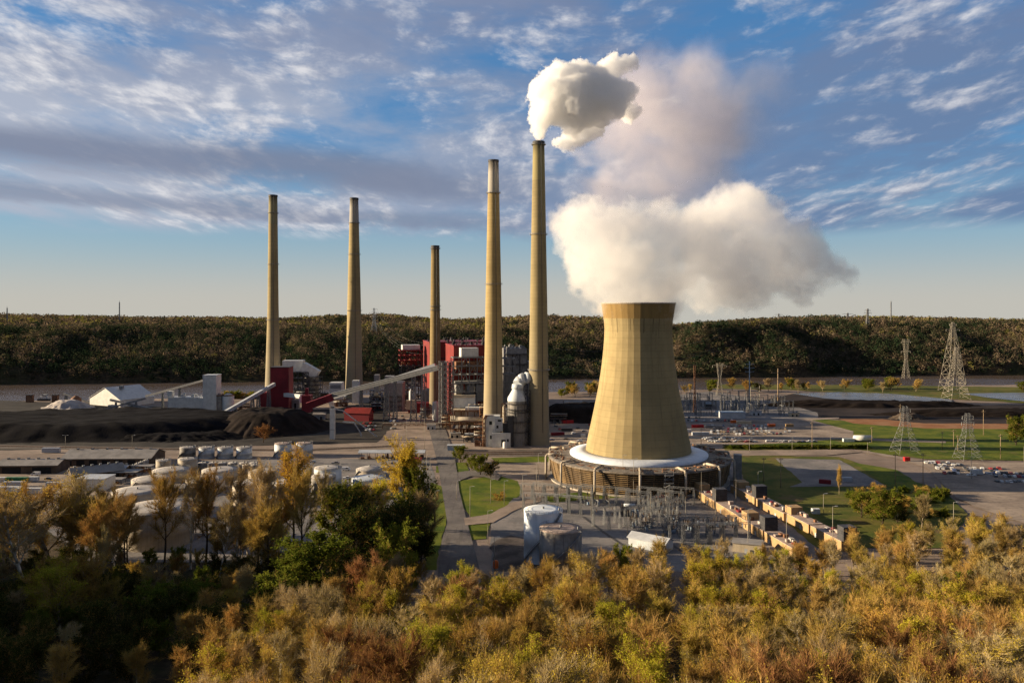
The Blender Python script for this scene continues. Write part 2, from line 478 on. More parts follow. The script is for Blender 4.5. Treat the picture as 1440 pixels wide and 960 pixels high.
def height(x, y):
    x = np.asarray(x, float); y = np.asarray(y, float)
    h, rid = fg_hill(x, y)
    z = np.maximum(h, rid * np.clip((-x / np.maximum(y, 60) - 0.56) / 0.16, 0, 1))
    rough = (fbm(x / 22, y / 22, 5) - 0.5) * 3.0 * np.clip(z / 8, 0, 1)
    z = z + rough
    nb = near_bank(x); fb = far_bank(x)
    riv = sstep(nb - 22, nb + 16, y)
    z = z * (1 - riv) + (-17.0) * riv
    # far side: wooded bluff, then rolling upland
    fold = fbm(x / 210 + 3, y / 900, 21, 3) - 0.5
    t = (y - fb + 8 - fold * 260) / 330.0
    left = sstep(350, -100, x)
    crest = 58 * left + 70 * (1 - left) + (fbm(x / 260, y / 260, 33, 3) - 0.5) * 22
    slope = np.clip(t, 0, 1); slope = slope ** 0.85 * (1 - 0.15 * slope)/0.85
    hill = -9 + (crest + 9) * np.clip(slope, 0, 1) * (1 + 1.15 * (fbm(x / 120 + y / 400, y / 500, 61, 3) - 0.5) * np.clip(1.6 - 1.3 * t, 0, 1))
    back = sstep(fb + 330, fb + 1000, y) * (26 * left + 3)
    hill = hill + back
    # a sunlit spur running down to the river on the right
    px_, py_ = 560.0 - (1800 - y) * 0.72, y
    spur = 58 * np.exp(-((x - px_) / 62.0) ** 2) * sstep(1440, 1600, y) * sstep(2100, 1800, y)
    hill = hill + spur - 30 * np.exp(-((x - px_ + 190) / 80.0) ** 2) * sstep(1470, 1600, y)*sstep(2100, 1700, y)
    rowk = np.interp(720 + x / np.maximum(y, 1) * F, [0, 200, 400, 540, 640, 760, 840, 940, 1000, 1100, 1250, 1330, 1440], [13, 15.5, 17, 12.5, 18, 13.5, 16, 25, 23, 17, 14.5, 18, 22]) + (fbm(x / 260 + y / 900, y / 2500, 44, 3) - 0.5) * 9 + (fbm(x / 85 + y / 300, y / 400, 47, 3) - 0.5) * 6 + sstep(2300, 3200, y) * 3.5
    cap = HC - rowk * y / F - 10
    hill = np.where(y > fb + 120, np.minimum(hill, cap), hill)
    f = sstep(fb - 14, fb + 10, y)
    return z * (1 - f) + hill * f
def hz(x, y):
    return float(height(np.array([x]), np.array([y]))[0])

def axis(parts):
    out = []
    for a, b, s in parts:
        out.extend(np.arange(a, b, s))
    return np.array(out + [parts[-1][1]])
gx = axis([(-9000, -1500, 300), (-1500, -420, 18), (-420, 420, 7), (420, 1500, 18), (1500, 9000, 300)])
gy = axis([(-300, 0, 30), (0, 440, 7), (440, 900, 46), (900, 2200, 13), (2200, 3600, 60), (3600, 16000, 500)])
XX, YY = np.meshgrid(gx, gy)
ZZ = height(XX, YY)
def grid_mesh(name, X, Y, Z):
    ny, nx = X.shape
    me = bpy.data.meshes.new(name)
    co = np.stack([X, Y, Z], -1).reshape(-1, 3)
    i = np.arange(nx * ny).reshape(ny, nx)
    q = np.stack([i[:-1, :-1], i[:-1, 1:], i[1:, 1:], i[1:, :-1]], -1).reshape(-1, 4)
    raw_mesh(me, co, q)
    return me
def raw_mesh(me, co, q):
    nq, k = q.shape
    me.vertices.add(len(co)); me.vertices.foreach_set('co', np.ascontiguousarray(co, np.float32).ravel())
    me.loops.add(nq * k); me.loops.foreach_set('vertex_index', np.ascontiguousarray(q, np.int32).ravel())
    me.polygons.add(nq)
    me.polygons.foreach_set('loop_start', np.arange(0, nq * k, k, dtype=np.int32))
    try: me.polygons.foreach_set('loop_total', np.full(nq, k, dtype=np.int32))
    except Exception: pass
    me.update(calc_edges=True)
gme = grid_mesh('ground', XX, YY, ZZ)
gme.polygons.foreach_set('use_smooth', np.ones(len(gme.polygons), dtype=bool))
wood = np.maximum(sstep(1.0, 5.0, ZZ) * (YY < 460), (YY > far_bank(XX) - 30) * 1.0)
leftwood = sstep(430, 400, YY) * sstep(-38, -46, XX) 
wood = np.maximum(wood, leftwood)
att = gme.attributes.new('wood', 'FLOAT', 'POINT'); att.data.foreach_set('value', wood.astype(np.float32).ravel())

def ground_mat():
    m = bpy.data.materials.new('plant_ground'); m.use_nodes = True
    t = m.node_tree; t.nodes.clear(); k = NT(t)
    pos = k.n('ShaderNodeNewGeometry').outputs['Position']
    a = k.n('ShaderNodeAttribute', attribute_name='wood').outputs['Fac']
    n1 = k.noise(pos, 0.02, 6.0, 0.6); n2 = k.noise(pos, 0.25, 5.0, 0.65); n3 = k.noise(k.vm('MULTIPLY', pos, (0.15, 1.0, 1.0)), 0.09, 4.0)
    g = k.mix(k.ss(n1, 0.35, 0.65), (0.18, 0.14, 0.118), (0.29, 0.23, 0.19))
    g = k.mix(k.m('MULTIPLY', k.ss(n2, 0.45, 0.75), 0.45), g, (0.13, 0.105, 0.085))
    g = k.mix(k.m('MULTIPLY', k.ss(n3, 0.5, 0.7), 0.4), g, (0.11, 0.10, 0.095))
    f = k.mix(k.ss(n2, 0.35, 0.65), (0.030, 0.022, 0.014), (0.085, 0.06, 0.034))
    f = k.mix(k.m('MULTIPLY', k.ss(n1, 0.45, 0.6), 0.5), f, (0.035, 0.045, 0.014))
    c = k.mix(a, g, f)
    b = k.n('ShaderNodeBsdfPrincipled', {'Base Color': c, 'Roughness': 0.95})
    b.inputs['Specular IOR Level'].default_value = 0.1
    k.n('ShaderNodeOutputMaterial', {'Surface': b.outputs[0]})
    return m
gme.materials.append(ground_mat())
tag(link_mesh('ground', gme), kind='structure')

def water_mat(name, col, rough, scale):
    m = bpy.data.materials.new(name); m.use_nodes = True
    t = m.node_tree; t.nodes.clear(); k = NT(t)
    pos = k.n('ShaderNodeNewGeometry').outputs['Position']
    n = k.noise(k.vm('MULTIPLY', pos, (1.0, 2.2, 1.0)), scale, 5.0, 0.6)
    n2 = k.noise(k.vm('MULTIPLY', pos, (0.25, 1.0, 1.0)), 0.012, 4.0, 0.6)
    c = k.mix(k.ss(n2, 0.4, 0.65), col, tuple(q * 0.6 for q in col))
    bp = k.n('ShaderNodeBump', {'Strength': 0.5, 'Distance': 0.5, 'Height': n})
    b = k.n('ShaderNodeBsdfPrincipled', {'Base Color': c, 'Roughness': k.ss(n2, 0.3, 0.7, rough, rough + 0.25), 'Normal': bp.outputs[0], 'IOR': 1.33})
    k.n('ShaderNodeOutputMaterial', {'Surface': b.outputs[0]})
    return m
mb = MB()
xs = np.linspace(-6000, 6000, 41)
for i in range(40):
    a, b_ = xs[i], xs[i + 1]
    mb.add([(a, near_bank(a) - 30, WATER_Z), (b_, near_bank(b_) - 30, WATER_Z), (b_, far_bank(b_) + 20, WATER_Z), (a, far_bank(a) + 20, WATER_Z)], [(0, 1, 2, 3)])
tag(mb.build('river_water', water_mat('river_water', (0.105, 0.078, 0.062), 0.08, 0.35)), kind='structure')

# ------------------------------------------------------------------ sheets on the plant floor
def sheet_mat(name, c1, c2, scale, fine=0.4, streak=None, c3=None):
    m = bpy.data.materials.new(name); m.use_nodes = True
    t = m.node_tree; t.nodes.clear(); k = NT(t)
    pos = k.n('ShaderNodeNewGeometry').outputs['Position']
    n1 = k.noise(pos, scale, 6.0, 0.62); n2 = k.noise(pos, scale * 9, 4.0, 0.65)
    c = k.mix(k.ss(n1, 0.35, 0.65), c1, c2)
    c = k.mix(k.m('MULTIPLY', k.ss(n2, 0.45, 0.75), fine), c, tuple(q * 0.55 for q in c1))
    if c3:
        n4 = k.noise(k.vm('ADD', pos, (91, 17, 0)), scale * 0.8, 5.0, 0.7)
        c = k.mix(k.ss(n4, 0.55, 0.68), c, c3)
    if streak:
        n3 = k.noise(k.vm('MULTIPLY', pos, streak), 1.0, 3.0)
        c = k.mix(k.m('MULTIPLY', k.ss(n3, 0.5, 0.7), 0.45), c, tuple(q * 0.5 for q in c1))
    b = k.n('ShaderNodeBsdfPrincipled', {'Base Color': c, 'Roughness': 0.93})
    b.inputs['Specular IOR Level'].default_value = 0.12
    k.n('ShaderNodeOutputMaterial', {'Surface': b.outputs[0]})
    return m
S = {
    'asphalt': sheet_mat('old_asphalt', (0.115, 0.105, 0.105), (0.175, 0.16, 0.15), 0.05, 0.35, (0.6, 0.05, 1.0)),
    'dirt': sheet_mat('pale_dirt', (0.20, 0.16, 0.13), (0.31, 0.245, 0.20), 0.05, 0.3),
    'gravel': sheet_mat('grey_gravel', (0.15, 0.145, 0.145), (0.24, 0.22, 0.21), 0.05, 0.5),
    'lot': sheet_mat('worn_lot', (0.21, 0.17, 0.14), (0.35, 0.285, 0.23), 0.04, 0.5, (0.04, 0.35, 1.0)),
    'grass': sheet_mat('lawn_grass', (0.060, 0.095, 0.010), (0.14, 0.155, 0.018), 0.07, 0.5, c3=(0.13, 0.115, 0.04)),
    'rough': sheet_mat('rough_grass', (0.065, 0.085, 0.014), (0.14, 0.125, 0.030), 0.05, 0.5, c3=(0.14, 0.10, 0.045)),
    'ash': sheet_mat('dark_ash', (0.022, 0.018, 0.018), (0.05, 0.039, 0.035), 0.02, 0.4, (0.01, 0.25, 1.0)),
    'soil': sheet_mat('dark_soil', (0.050, 0.043, 0.040), (0.12, 0.10, 0.09), 0.12, 0.4),
    'black': sheet_mat('coal_dust', (0.022, 0.02, 0.02), (0.05, 0.045, 0.04), 0.05, 0.4),
    'orange': sheet_mat('orange_clay', (0.25, 0.11, 0.05), (0.30, 0.17, 0.09), 0.05, 0.4),
    'ballast': sheet_mat('rail_ballast', (0.10, 0.085, 0.075), (0.16, 0.13, 0.11), 0.08, 0.4),
}
SHZ = [0.05]
def sheet(name, pts, m, z=None, kind='structure'):
    """a ground sheet whose outline is given where it lies on the plant floor"""
    if z is None:
        SHZ[0] += 0.012; z = SHZ[0]
    mb = MB(); P = [G(px, py, z) for px, py in pts]
    ar = sum(P[i].x * P[(i + 1) % len(P)].y - P[(i + 1) % len(P)].x * P[i].y for i in range(len(P)))
    if ar < 0: P = P[::-1]
    if m in ('grass', 'rough', 'ash', 'black', 'orange', 'dirt', 'gravel', 'soil'):       # ragged edges, no ruled outlines
        amp = 1.1 if m in ('grass', 'dirt', 'gravel') else 2.4
        Q = []
        for i in range(len(P)):
            a_, b_ = P[i], P[(i + 1) % len(P)]
            L_ = (b_ - a_).length; n_ = max(1, int(min(L_ / 5.0, 60)))
            dn = Vector((-(b_ - a_).y, (b_ - a_).x, 0)) / max(L_, .01)
            for j in range(n_):
                q = a_.lerp(b_, j / n_)
                Q.append(q + dn * (amp * 2 * (float(fbm(np.array([q.x / 9.0]), np.array([q.y / 9.0]), 91)[0]) - .5) if j else 0))
        P = Q
    mb.add(P, [tuple(range(len(P)))])
    return tag(mb.build(name, S[m]), kind=kind)
sheet('yard', [(168, 652), (330, 646), (470, 640), (600, 640), (612, 668), (612, 700), (560, 735), (470, 765), (300, 790), (120, 790), (60, 740), (140, 690)], 'gravel')
sheet('yard', [(-60, 668), (90, 660), (170, 652), (230, 690), (180, 730), (-60, 760)], 'lot')
sheet('dirt_strip', [(-60, 630), (120, 632), (360, 634), (480, 634), (600, 633), (640, 636), (640, 641), (600, 646), (430, 644), (300, 640), (-60, 638)], 'dirt')
sheet('dirt_strip', [(420, 626), (560, 620), (640, 620), (640, 630), (560, 632), (420, 634)], 'dirt')
sheet('coal_ground', [(-60, 560), (300, 575), (470, 575), (545, 560), (560, 590), (530, 622), (300, 628), (-60, 634)], 'black')
sheet('street', [(545, 580), (640, 575), (690, 612), (660, 622), (560, 622)], 'dirt')
sheet('yard', [(690, 652), (772, 640), (790, 672), (830, 690), (720, 690)], 'lot')
sheet('yard', [(640, 622), (700, 630), (780, 628), (780, 640), (690, 646), (640, 640)], 'dirt')
sheet('rail_bed', [(640, 633), (775, 631), (775, 642), (640, 641)], 'ballast')
sheet('rail_bed', [(-60, 624), (240, 629), (420, 631), (560, 625), (560, 628), (420, 634.5), (240, 633), (-60, 630)], 'ballast')
sheet('lawn', [(690, 643.5), (776, 641), (776, 649), (700, 651)], 'grass')
sheet('lawn', [(625, 676), (648, 675), (700, 668), (728, 676), (735, 690), (706, 722), (662, 728), (646, 705)], 'grass')
sheet('lawn', [(606, 678), (624, 684), (629, 712), (625, 745), (616, 775), (610, 842), (598, 842), (600, 720)], 'grass')
sheet('lawn', [(651, 738), (690, 733), (684, 757), (656, 760)], 'grass')
sheet('lawn', [(613, 655), (624, 655), (627, 664), (613, 664)], 'grass')
sheet('lawn', [(636, 650), (655, 650), (662, 668), (640, 664)], 'grass')
sheet('gravel_yard', [(690, 738), (722, 700), (800, 692), (1000, 690), (1110, 700), (1190, 760), (1120, 800), (860, 830), (690, 830)], 'gravel')
sheet('bare_soil', [(688, 770), (700, 758), (718, 752), (735, 755), (748, 770), (760, 800), (800, 835), (690, 835), (694, 800)], 'soil')
sheet('lawn', [(760, 697), (850, 688), (980, 686), (980, 692), (830, 702), (775, 706)], 'grass')
# right-hand fields, roads and lots
sheet('field', [(1030, 640), (1180, 642), (1330, 690), (1360, 725), (1330, 770), (1150, 770), (1060, 700)], 'rough')
sheet('field', [(1140, 588), (1250, 596), (1500, 606), (1500, 648), (1300, 645), (1180, 630), (1040, 628), (1040, 622), (1160, 612)], 'grass')
sheet('field', [(1000, 546), (1110, 548), (1500, 570), (1500, 545), (1200, 541), (1000, 540)], 'rough')
sheet('ash_field', [(1090, 559), (1120, 552), (1200, 555), (1350, 570), (1500, 568), (1500, 600), (1330, 598), (1180, 590), (1110, 578), (1060, 566)], 'ash')
sheet('clay_strip', [(1180, 589), (1240, 589), (1300, 595), (1500, 596), (1500, 604), (1300, 602), (1200, 595)], 'orange')
sheet('switchyard_gravel', [(940, 556), (1000, 550), (1100, 566), (1150, 580), (1150, 588), (1040, 592), (950, 594)], 'gravel')
sheet('car_lot', [(950, 594), (1060, 594), (1140, 590), (1200, 606), (1200, 615), (1120, 622), (960, 628)], 'lot')
sheet('car_lot', [(770, 585), (842, 580), (842, 628), (775, 628)], 'lot')
sheet('lane', [(1020, 589), (1080, 590.5), (1180, 586), (1180, 588.5), (1080, 593.5), (1020, 592)], 'lot')
sheet('hedge_strip', [(1020, 626), (1150, 624), (1240, 628), (1230, 633), (1020, 633)], 'rough')
sheet('lane', [(1150, 612), (1230, 616), (1330, 620), (1330, 622.5), (1220, 619), (1150, 616)], 'lot')
sheet('road_bend', [(1020, 634), (1150, 633), (1210, 635), (1270, 646), (1310, 660), (1335, 690), (1370, 712), (1440, 735), (1500, 735), (1500, 725), (1350, 655), (1290, 646), (1220, 634), (1020, 634)][:-1] , 'lot')
sheet('road_bend', [(1016, 633), (1200, 631.5), (1225, 634), (1160, 640), (1016, 640)], 'dirt')
sheet('empty_lot', [(1090, 644), (1180, 646), (1246, 683), (1110, 684), (1128, 678)], 'gravel')
sheet('verge', [(1200, 650), (1260, 660), (1310, 690), (1250, 684)], 'grass')
sheet('car_lot', [(1296, 650), (1500, 650), (1500, 740), (1420, 730), (1345, 700)], 'lot')
sheet('path', [(1020, 650), (1032, 650), (1050, 690), (1022, 690)], 'gravel')
sheet('entry_road', [(610, 842), (617, 800), (621, 760), (629, 735), (622, 690), (615, 650), (609, 626), (600, 590), (622, 590), (633, 622), (639, 640), (643, 664), (646, 690), (656, 730), (672, 790), (684, 842)], 'asphalt')
sheet('entry_road', [(640, 664), (668, 660), (690, 661), (706, 668), (700, 675), (680, 670), (662, 669), (644, 676)], 'asphalt')
sheet('entry_road', [(652, 728), (690, 722), (720, 706), (760, 698), (764, 703), (724, 717), (694, 734), (654, 738)], 'dirt')
# ponds
for pts in ([(1112, 553), (1180, 551), (1250, 553), (1335, 561), (1342, 566), (1300, 569), (1230, 565), (1160, 560)], [(1352, 553), (1500, 551), (1500, 569), (1440, 564), (1390, 559)]):
    mb = MB(); P = [G(px, py, 0.9) for px, py in pts]
    mb.add(P[::-1] if sum(P[i].x * P[(i + 1) % len(P)].y - P[(i + 1) % len(P)].x * P[i].y for i in range(len(P))) < 0 else P, [tuple(range(len(P)))])
    tag(mb.build('pond_water', M.setdefault('pond', water_mat('pond_water', (0.20, 0.22, 0.25), 0.12, 0.8))), kind='structure')

# ------------------------------------------------------------------ far woods (nobody could count them)
def leafy(name, cols, var=0.35):
    """cols: species colours picked by the attribute 'tint' (0..1)"""
    m = bpy.data.materials.new(name); m.use_nodes = True
    t = m.node_tree; t.nodes.clear(); k = NT(t)
    a = k.n('ShaderNodeAttribute', attribute_name='tint').outputs['Fac']
    cr = k.n('ShaderNodeValToRGB', {'Fac': a})
    el = cr.color_ramp.elements
    el[0].position = 0.0; el[0].color = (*cols[0], 1); el[1].position = 1.0; el[1].color = (*cols[-1], 1)
    for i, c in enumerate(cols[1:-1]):
        e = el.new((i + 1) / (len(cols) - 1)); e.color = (*c, 1)
    d = k.n('ShaderNodeBsdfDiffuse', {'Color': cr.outputs[0]})
    tr = k.n('ShaderNodeBsdfTranslucent', {'Color': cr.outputs[0]})
    mx = k.n('ShaderNodeMixShader', {0: 0.25, 1: d.outputs[0], 2: tr.outputs[0]})
    k.n('ShaderNodeOutputMaterial', {'Surface': mx.outputs[0]})
    return m
def clump_mesh(name, cx, cy, cz, rad, hgt, nq, size, tint, rng, mtl):
    """leaf cards spread through each crown's volume"""
    n = len(cx); N = n * nq
    d = rng.normal(size=(N, 3)); d /= np.linalg.norm(d, axis=1)[:, None]
    r = rng.random(N) ** 0.33
    idx = np.repeat(np.arange(n), nq)
    c = np.stack([cx[idx] + d[:, 0] * r * rad[idx], cy[idx] + d[:, 1] * r * rad[idx], cz[idx] + hgt[idx] * 0.55 + d[:, 2] * r * hgt[idx] * 0.45], -1)
    nn = d + rng.normal(size=(N, 3)) * 0.45 + np.array([0, 0, .15]); nn /= np.linalg.norm(nn, axis=1)[:, None]
    u = np.cross(nn, rng.normal(size=(N, 3))); u /= np.linalg.norm(u, axis=1)[:, None]
    v = np.cross(nn, u)
    s = (size * (0.6 + 0.8 * rng.random(N)))[:, None] * (rad[idx] / rad.mean())[:, None]
    co = np.stack([c - u * s - v * s * .8, c + u * s - v * s * .6, c + u * s * .8 + v * s, c - u * s + v * s * .7], 1).reshape(-1, 3)
    me = bpy.data.meshes.new(name)
    raw_mesh(me, co, np.arange(N * 4).reshape(-1, 4))
    a = me.attributes.new('tint', 'FLOAT', 'POINT')
    a.data.foreach_set('value', np.repeat(np.clip(tint[idx] + rng.normal(size=N) * 0.04, 0, 1), 4).astype(np.float32))
    me.materials.append(mtl)
    return me
rng = np.random.default_rng(7)
FARCOL = [(0.020, 0.036, 0.018), (0.052, 0.055, 0.032), (0.115, 0.088, 0.058), (0.19, 0.14, 0.10), (0.185, 0.175, 0.042)]
mfar = leafy('far_wood_leaves', FARCOL)
def far_wood(x0, x1, y0f, y1f, step, nq, rad, hgt, size, cone=0.70, bias=0.0):
    nx = int((x1 - x0) / step)
    ys = []; xs_ = []
    X = np.linspace(x0, x1, nx)
    for x in X:
        y0, y1 = y0f(x), y1f(x)
        yy = np.arange(y0, y1, step)
        xs_.append(np.full(len(yy), x)); ys.append(yy)
    x = np.concatenate(xs_); y = np.concatenate(ys)
    x = x + rng.normal(size=len(x)) * step * 0.35; y = y + rng.normal(size=len(y)) * step * 0.35
    ok = np.abs(x) < y * cone + 60
    x, y = x[ok], y[ok]
    z = height(x, y)
    t = np.clip(rng.normal(size=len(x)) * 0.24 + 0.30 + (fbm(x / 70, y / 70, 71) - 0.5) * 1.5 + bias, 0, 1)
    k = 0.65 + 0.7 * rng.random(len(x))
    return x, y, z, rad * k, hgt * (0.5 + 1.0 * rng.random(len(x))) * (0.8 + .2 * k), nq, size, t
a = far_wood(-1350, 1350, lambda x: far_bank(x) + 2, lambda x: far_bank(x) + 460, 8.6, 40, 5.6, 13.0, 0.80)
me = clump_mesh('bluff_wood', *a[:8], rng, mfar)
tag(link_mesh('bluff_woods', me), 'dark budding wood covering the bluff across the river', 'woods', kind='stuff')
a = far_wood(-1900, 1900, lambda x: far_bank(x) + 450, lambda x: far_bank(x) + 1300, 15, 26, 9.5, 13, 1.5, bias=0.30)  # tint raised for olive species and to paint in sunlit treetops
me = clump_mesh('upland_wood', *a[:8], rng, mfar)
tag(link_mesh('upland_woods', me), 'olive brown wood on the upland behind the bluff', 'woods', kind='stuff')
a = far_wood(-5200, 5200, lambda x: far_bank(x) + 1250, lambda x: 7200, 60, 16, 34, 10, 4.5, bias=0.15)
me = clump_mesh('horizon_wood', *a[:8], rng, mfar)
tag(link_mesh('horizon_woods', me), 'hazy wooded ridges along the horizon', 'woods', kind='stuff')
# ------------------------------------------------------------------ chimneys
CONC = (0.295, 0.228, 0.112)
def chimney(name, px, pyb, pyt, wb, wm, wt_, label, top=None, capc=None, rings=(), smoke_dark=True):
    base = G(px, pyb)
    d = base.y; s = d / F
    H = (pyb - pyt) * s
    t = thing(name, label, 'chimney', base, 'tall concrete chimneys')
    rb, rm, rt = wb * s / 2, wm * s / 2, wt_ * s / 2
    prof = []
    for i in range(25):
        z = i / 24 * H
        f = i / 24
        r = rb + (rm - rb) * (f / 0.45) ** 0.85 if f < 0.45 else rm + (rt - rm) * (f - 0.45) / 0.55
        prof.append((r, z))
    mb = MB(); mb.lathe((0, 0, 0), prof, 40, caps=(True, False))
    topz = H - top[0] * s if top else 1e6
    cc = {384: (0.30, 0.245, 0.135), 498: (0.33, 0.262, 0.135), 612: (0.245, 0.182, 0.085), 694: (0.345, 0.262, 0.125), 757.5: (0.275, 0.222, 0.118)}[px]
    m = concrete_shell(name + '_concrete', cc, 3.2 * s * 1.6, (topz, top[1]) if top else None, 0.6, soot=H)
    mb.build('shaft', m, t, local=True)
    mb = MB(); z0 = H - 1.4 * s * 1.6
    mb.lathe((0, 0, 0), [(rt * 0.99, z0), (rt * 1.07, z0 + .3), (rt * 1.07, H + .5), (rt * 0.80, H + .5), (rt * 0.80, H - 6)], 40, caps=(False, True))
    mb.build('rim', M['darksteel'] if smoke_dark else M['steel'], t, local=True)
    for py in rings:
        z = (pyb - py) * s
        r = np.interp(z, [p[1] for p in prof], [p[0] for p in prof])
        mb = MB(); mb.lathe((0, 0, 0), [(r * .98, z), (r + 1.2, z), (r + 1.2, z + .25), (r * .98, z + .25)], 32, caps=(False, False), smooth=False)
        for zz_ in (0.7, 1.2):
            mb.lathe((0, 0, 0), [(r + 1.12, z + zz_), (r + 1.2, z + zz_), (r + 1.2, z + zz_ + .1), (r + 1.12, z + zz_ + .1)], 32, caps=(False, False), smooth=False)
        for k in range(16):
            a_ = k / 16 * 2 * math.pi
            mb.bar((math.cos(a_) * (r + 1.15), math.sin(a_) * (r + 1.15), z), (math.cos(a_) * (r + 1.15), math.sin(a_) * (r + 1.15), z + 1.3), .08)
        mb.build('platform', M['steel'], t, local=True)
    # ladder up the side
    mb = MB(); a_ = R(-70)
    pl = []
    for r, z in prof[1:]:
        pl.append((math.cos(a_) * (r + .35), math.sin(a_) * (r + .35), z))
    mb.poly(pl, .45, sides=4, smooth=False)
    mb.build('ladder', M['darksteel'], t, local=True)
    return t, base, H, rt
BAND = (0.36, 0.34, 0.30)
chimney('chimney', 384, 561, 275, 23.5, 15, 11.8, 'olive topped chimney at the left end, behind the dark red tower', (40, (0.26, 0.235, 0.14)), rings=(372, 300, 450))
chimney('chimney', 498, 560, 279, 25, 19, 11.6, 'pale banded chimney second from left above the conveyor', (35, BAND), rings=(314, 358, 437))
chimney('chimney', 612, 581, 346, 17, 14.5, 11.3, 'shortest chimney, ringed by a small platform, beside the red boiler house', (6, (0.22, 0.17, 0.10)), rings=(431, 436, 350))
chimney('chimney', 694, 612, 226, 30, 23, 14.2, 'stout tapered chimney with a pale upper band, in front of the boiler house', (46, (0.40, 0.37, 0.32)), rings=(272, 400))
ST5, ST5B, ST5H, ST5R = chimney('chimney', 757.5, 624, 200, 31, 24.5, 16, 'tallest chimney, giving off the thick white steam', (54, (0.30, 0.255, 0.125)), rings=(204, 330, 520))

# ------------------------------------------------------------------ cooling tower
TB = G(897.5, 671)
ts = TB.y / F
NF = 36
PH = -math.pi / 2 - math.atan2(TB.x, TB.y) + R(3.3)     # one edge of the shell faces the camera
t = thing('cooling_tower', 'huge ribbed concrete cooling tower steaming beside the switchyard', 'cooling tower', TB)
def tz(py): return HC - (py - YH) * ts
prof = []
for py, wpx in ((633, 147), (622, 144), (610, 139), (595, 132.5), (580, 126), (562, 118.7), (545, 112), (527, 106.2), (510, 101.5), (492, 97.8), (475, 95.2), (463, 94.3), (452, 95.6), (445, 97.6), (437, 100.4), (431, 102.2), (427, 103.6)):
    prof.append((wpx * ts / 2, tz(py)))
inner = [(r - 0.9, z) for r, z in prof[::-1]]
mb = MB(); mb.lathe((0, 0, 0), prof + inner, NF, caps=(False, False), ph=PH, smooth=False)
shell_m = concrete_shell('tower_shell_concrete', (0.345, 0.272, 0.140), 4.2, (tz(447), (0.27, 0.180, 0.070)), 0.7, (NF, PH), (tz(466), 22.0))
mb.build('shell', shell_m, t, local=True)
mb = MB(); r0, z0 = prof[-1]
mb.lathe((0, 0, 0), [(r0 - 1.0, z0 - .1), (r0 + .35, z0 - .1), (r0 + .35, z0 + .7), (r0 - 1.0, z0 + .7)], NF, caps=(False, False), ph=PH, smooth=False)
mb.build('rim', M['conc'], t, local=True)
# rust and water stains hanging from the upper cornice
mb = MB(); rr = random.Random(4)
rw, zw = 96 * ts, tz(633)
mb = MB(); mb.lathe((0, 0, 0), [(prof[0][0] - 1.5, zw - .6), (prof[0][0] - 1.5, zw + .5), (prof[0][0] + 4, zw + .3), (rw, zw - 1.0), (rw, zw - 2.2)], 72, caps=(False, False))
mb.build('skirt_roof', mat('skirt_paint', (0.62, 0.66, 0.72), 0.5, 0.1, 0.2, streak=0.2), t, local=True)
RO = 126 * ts
mb = MB(); mb.lathe((0, 0, 0), [(rw - .5, zw - 2.4), (rw + 1.5, zw - 2.3), (RO - 1, zw - 2.9), (RO + .4, zw - 3.0), (RO + .4, zw - 3.8)], 72, caps=(False, False))
mb.build('fan_deck', mat('deck_concrete', (0.20, 0.17, 0.14), 0.85, 0.4, 0.35, fine=0.5), t, local=True)
# clutter on the deck: valves, rails and headers
mb = MB()
for k in range(220):
    a_ = rr.random() * 2 * math.pi; r = RO - 1 - rr.random() * 9
    mb.box((r * math.cos(a_), r * math.sin(a_), zw - 2.95), (rr.uniform(.4, 1.8), rr.uniform(.4, 2.4), rr.uniform(.4, 1.1)), a_)
tag(mb.build('deck_clutter', M['rust'], t, local=True), kind='stuff')
# louvred fill wall, leaning in towards the ground
def louvre_mat():
    m = bpy.data.materials.new('louvre_slats'); m.use_nodes = True
    tt = m.node_tree; tt.nodes.clear(); k = NT(tt)
    pos = k.n('ShaderNodeTexCoord').outputs['Object']
    n = k.noise(pos, 0.12, 4.0, 0.6); n2 = k.noise(pos, 1.5, 3.0)
    c = k.mix(k.ss(n, 0.4, 0.65), (0.13, 0.082, 0.038), (0.24, 0.16, 0.075))
    c = k.mix(k.m('MULTIPLY', k.ss(n2, 0.5, 0.7), 0.5), c, (0.06, 0.04, 0.02))
    b = k.n('ShaderNodeBsdfPrincipled', {'Base Color': c, 'Roughness': 0.9})
    k.n('ShaderNodeOutputMaterial', {'Surface': b.outputs[0]})
    return m
LM = louvre_mat()
ztop = zw - 3.8; rin = RO - 3.2
mb = MB()
nl = 12
for i in range(nl):
    z = 0.8 + (ztop - 1.2) * i / (nl - 1)
    r = rin + (RO - rin) * (z / ztop)
    mb.lathe((0, 0, 0), [(r - .7, z + .42), (r + .05, z), (r + .05, z - .12), (r - .7, z + .30)], 96, caps=(False, False), smooth=False)
for k in range(48):
    a_ = 2 * math.pi * k / 48
    mb.bar((rin * math.cos(a_), rin * math.sin(a_), 0), (RO * math.cos(a_), RO * math.sin(a_), ztop), .35)
mb.build('louvre_wall', LM, t, local=True)
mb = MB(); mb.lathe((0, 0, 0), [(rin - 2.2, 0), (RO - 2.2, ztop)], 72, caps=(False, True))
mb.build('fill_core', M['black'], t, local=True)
mb = MB(); mb.lathe((0, 0, 0), [(rin + 2.6, 0), (rin + 2.6, 1.0), (rin - 1.6, 1.0), (rin - 1.6, 0.1)], 96, caps=(False, False), smooth=False)
mb.build('basin_kerb', M['conc'], t, local=True)
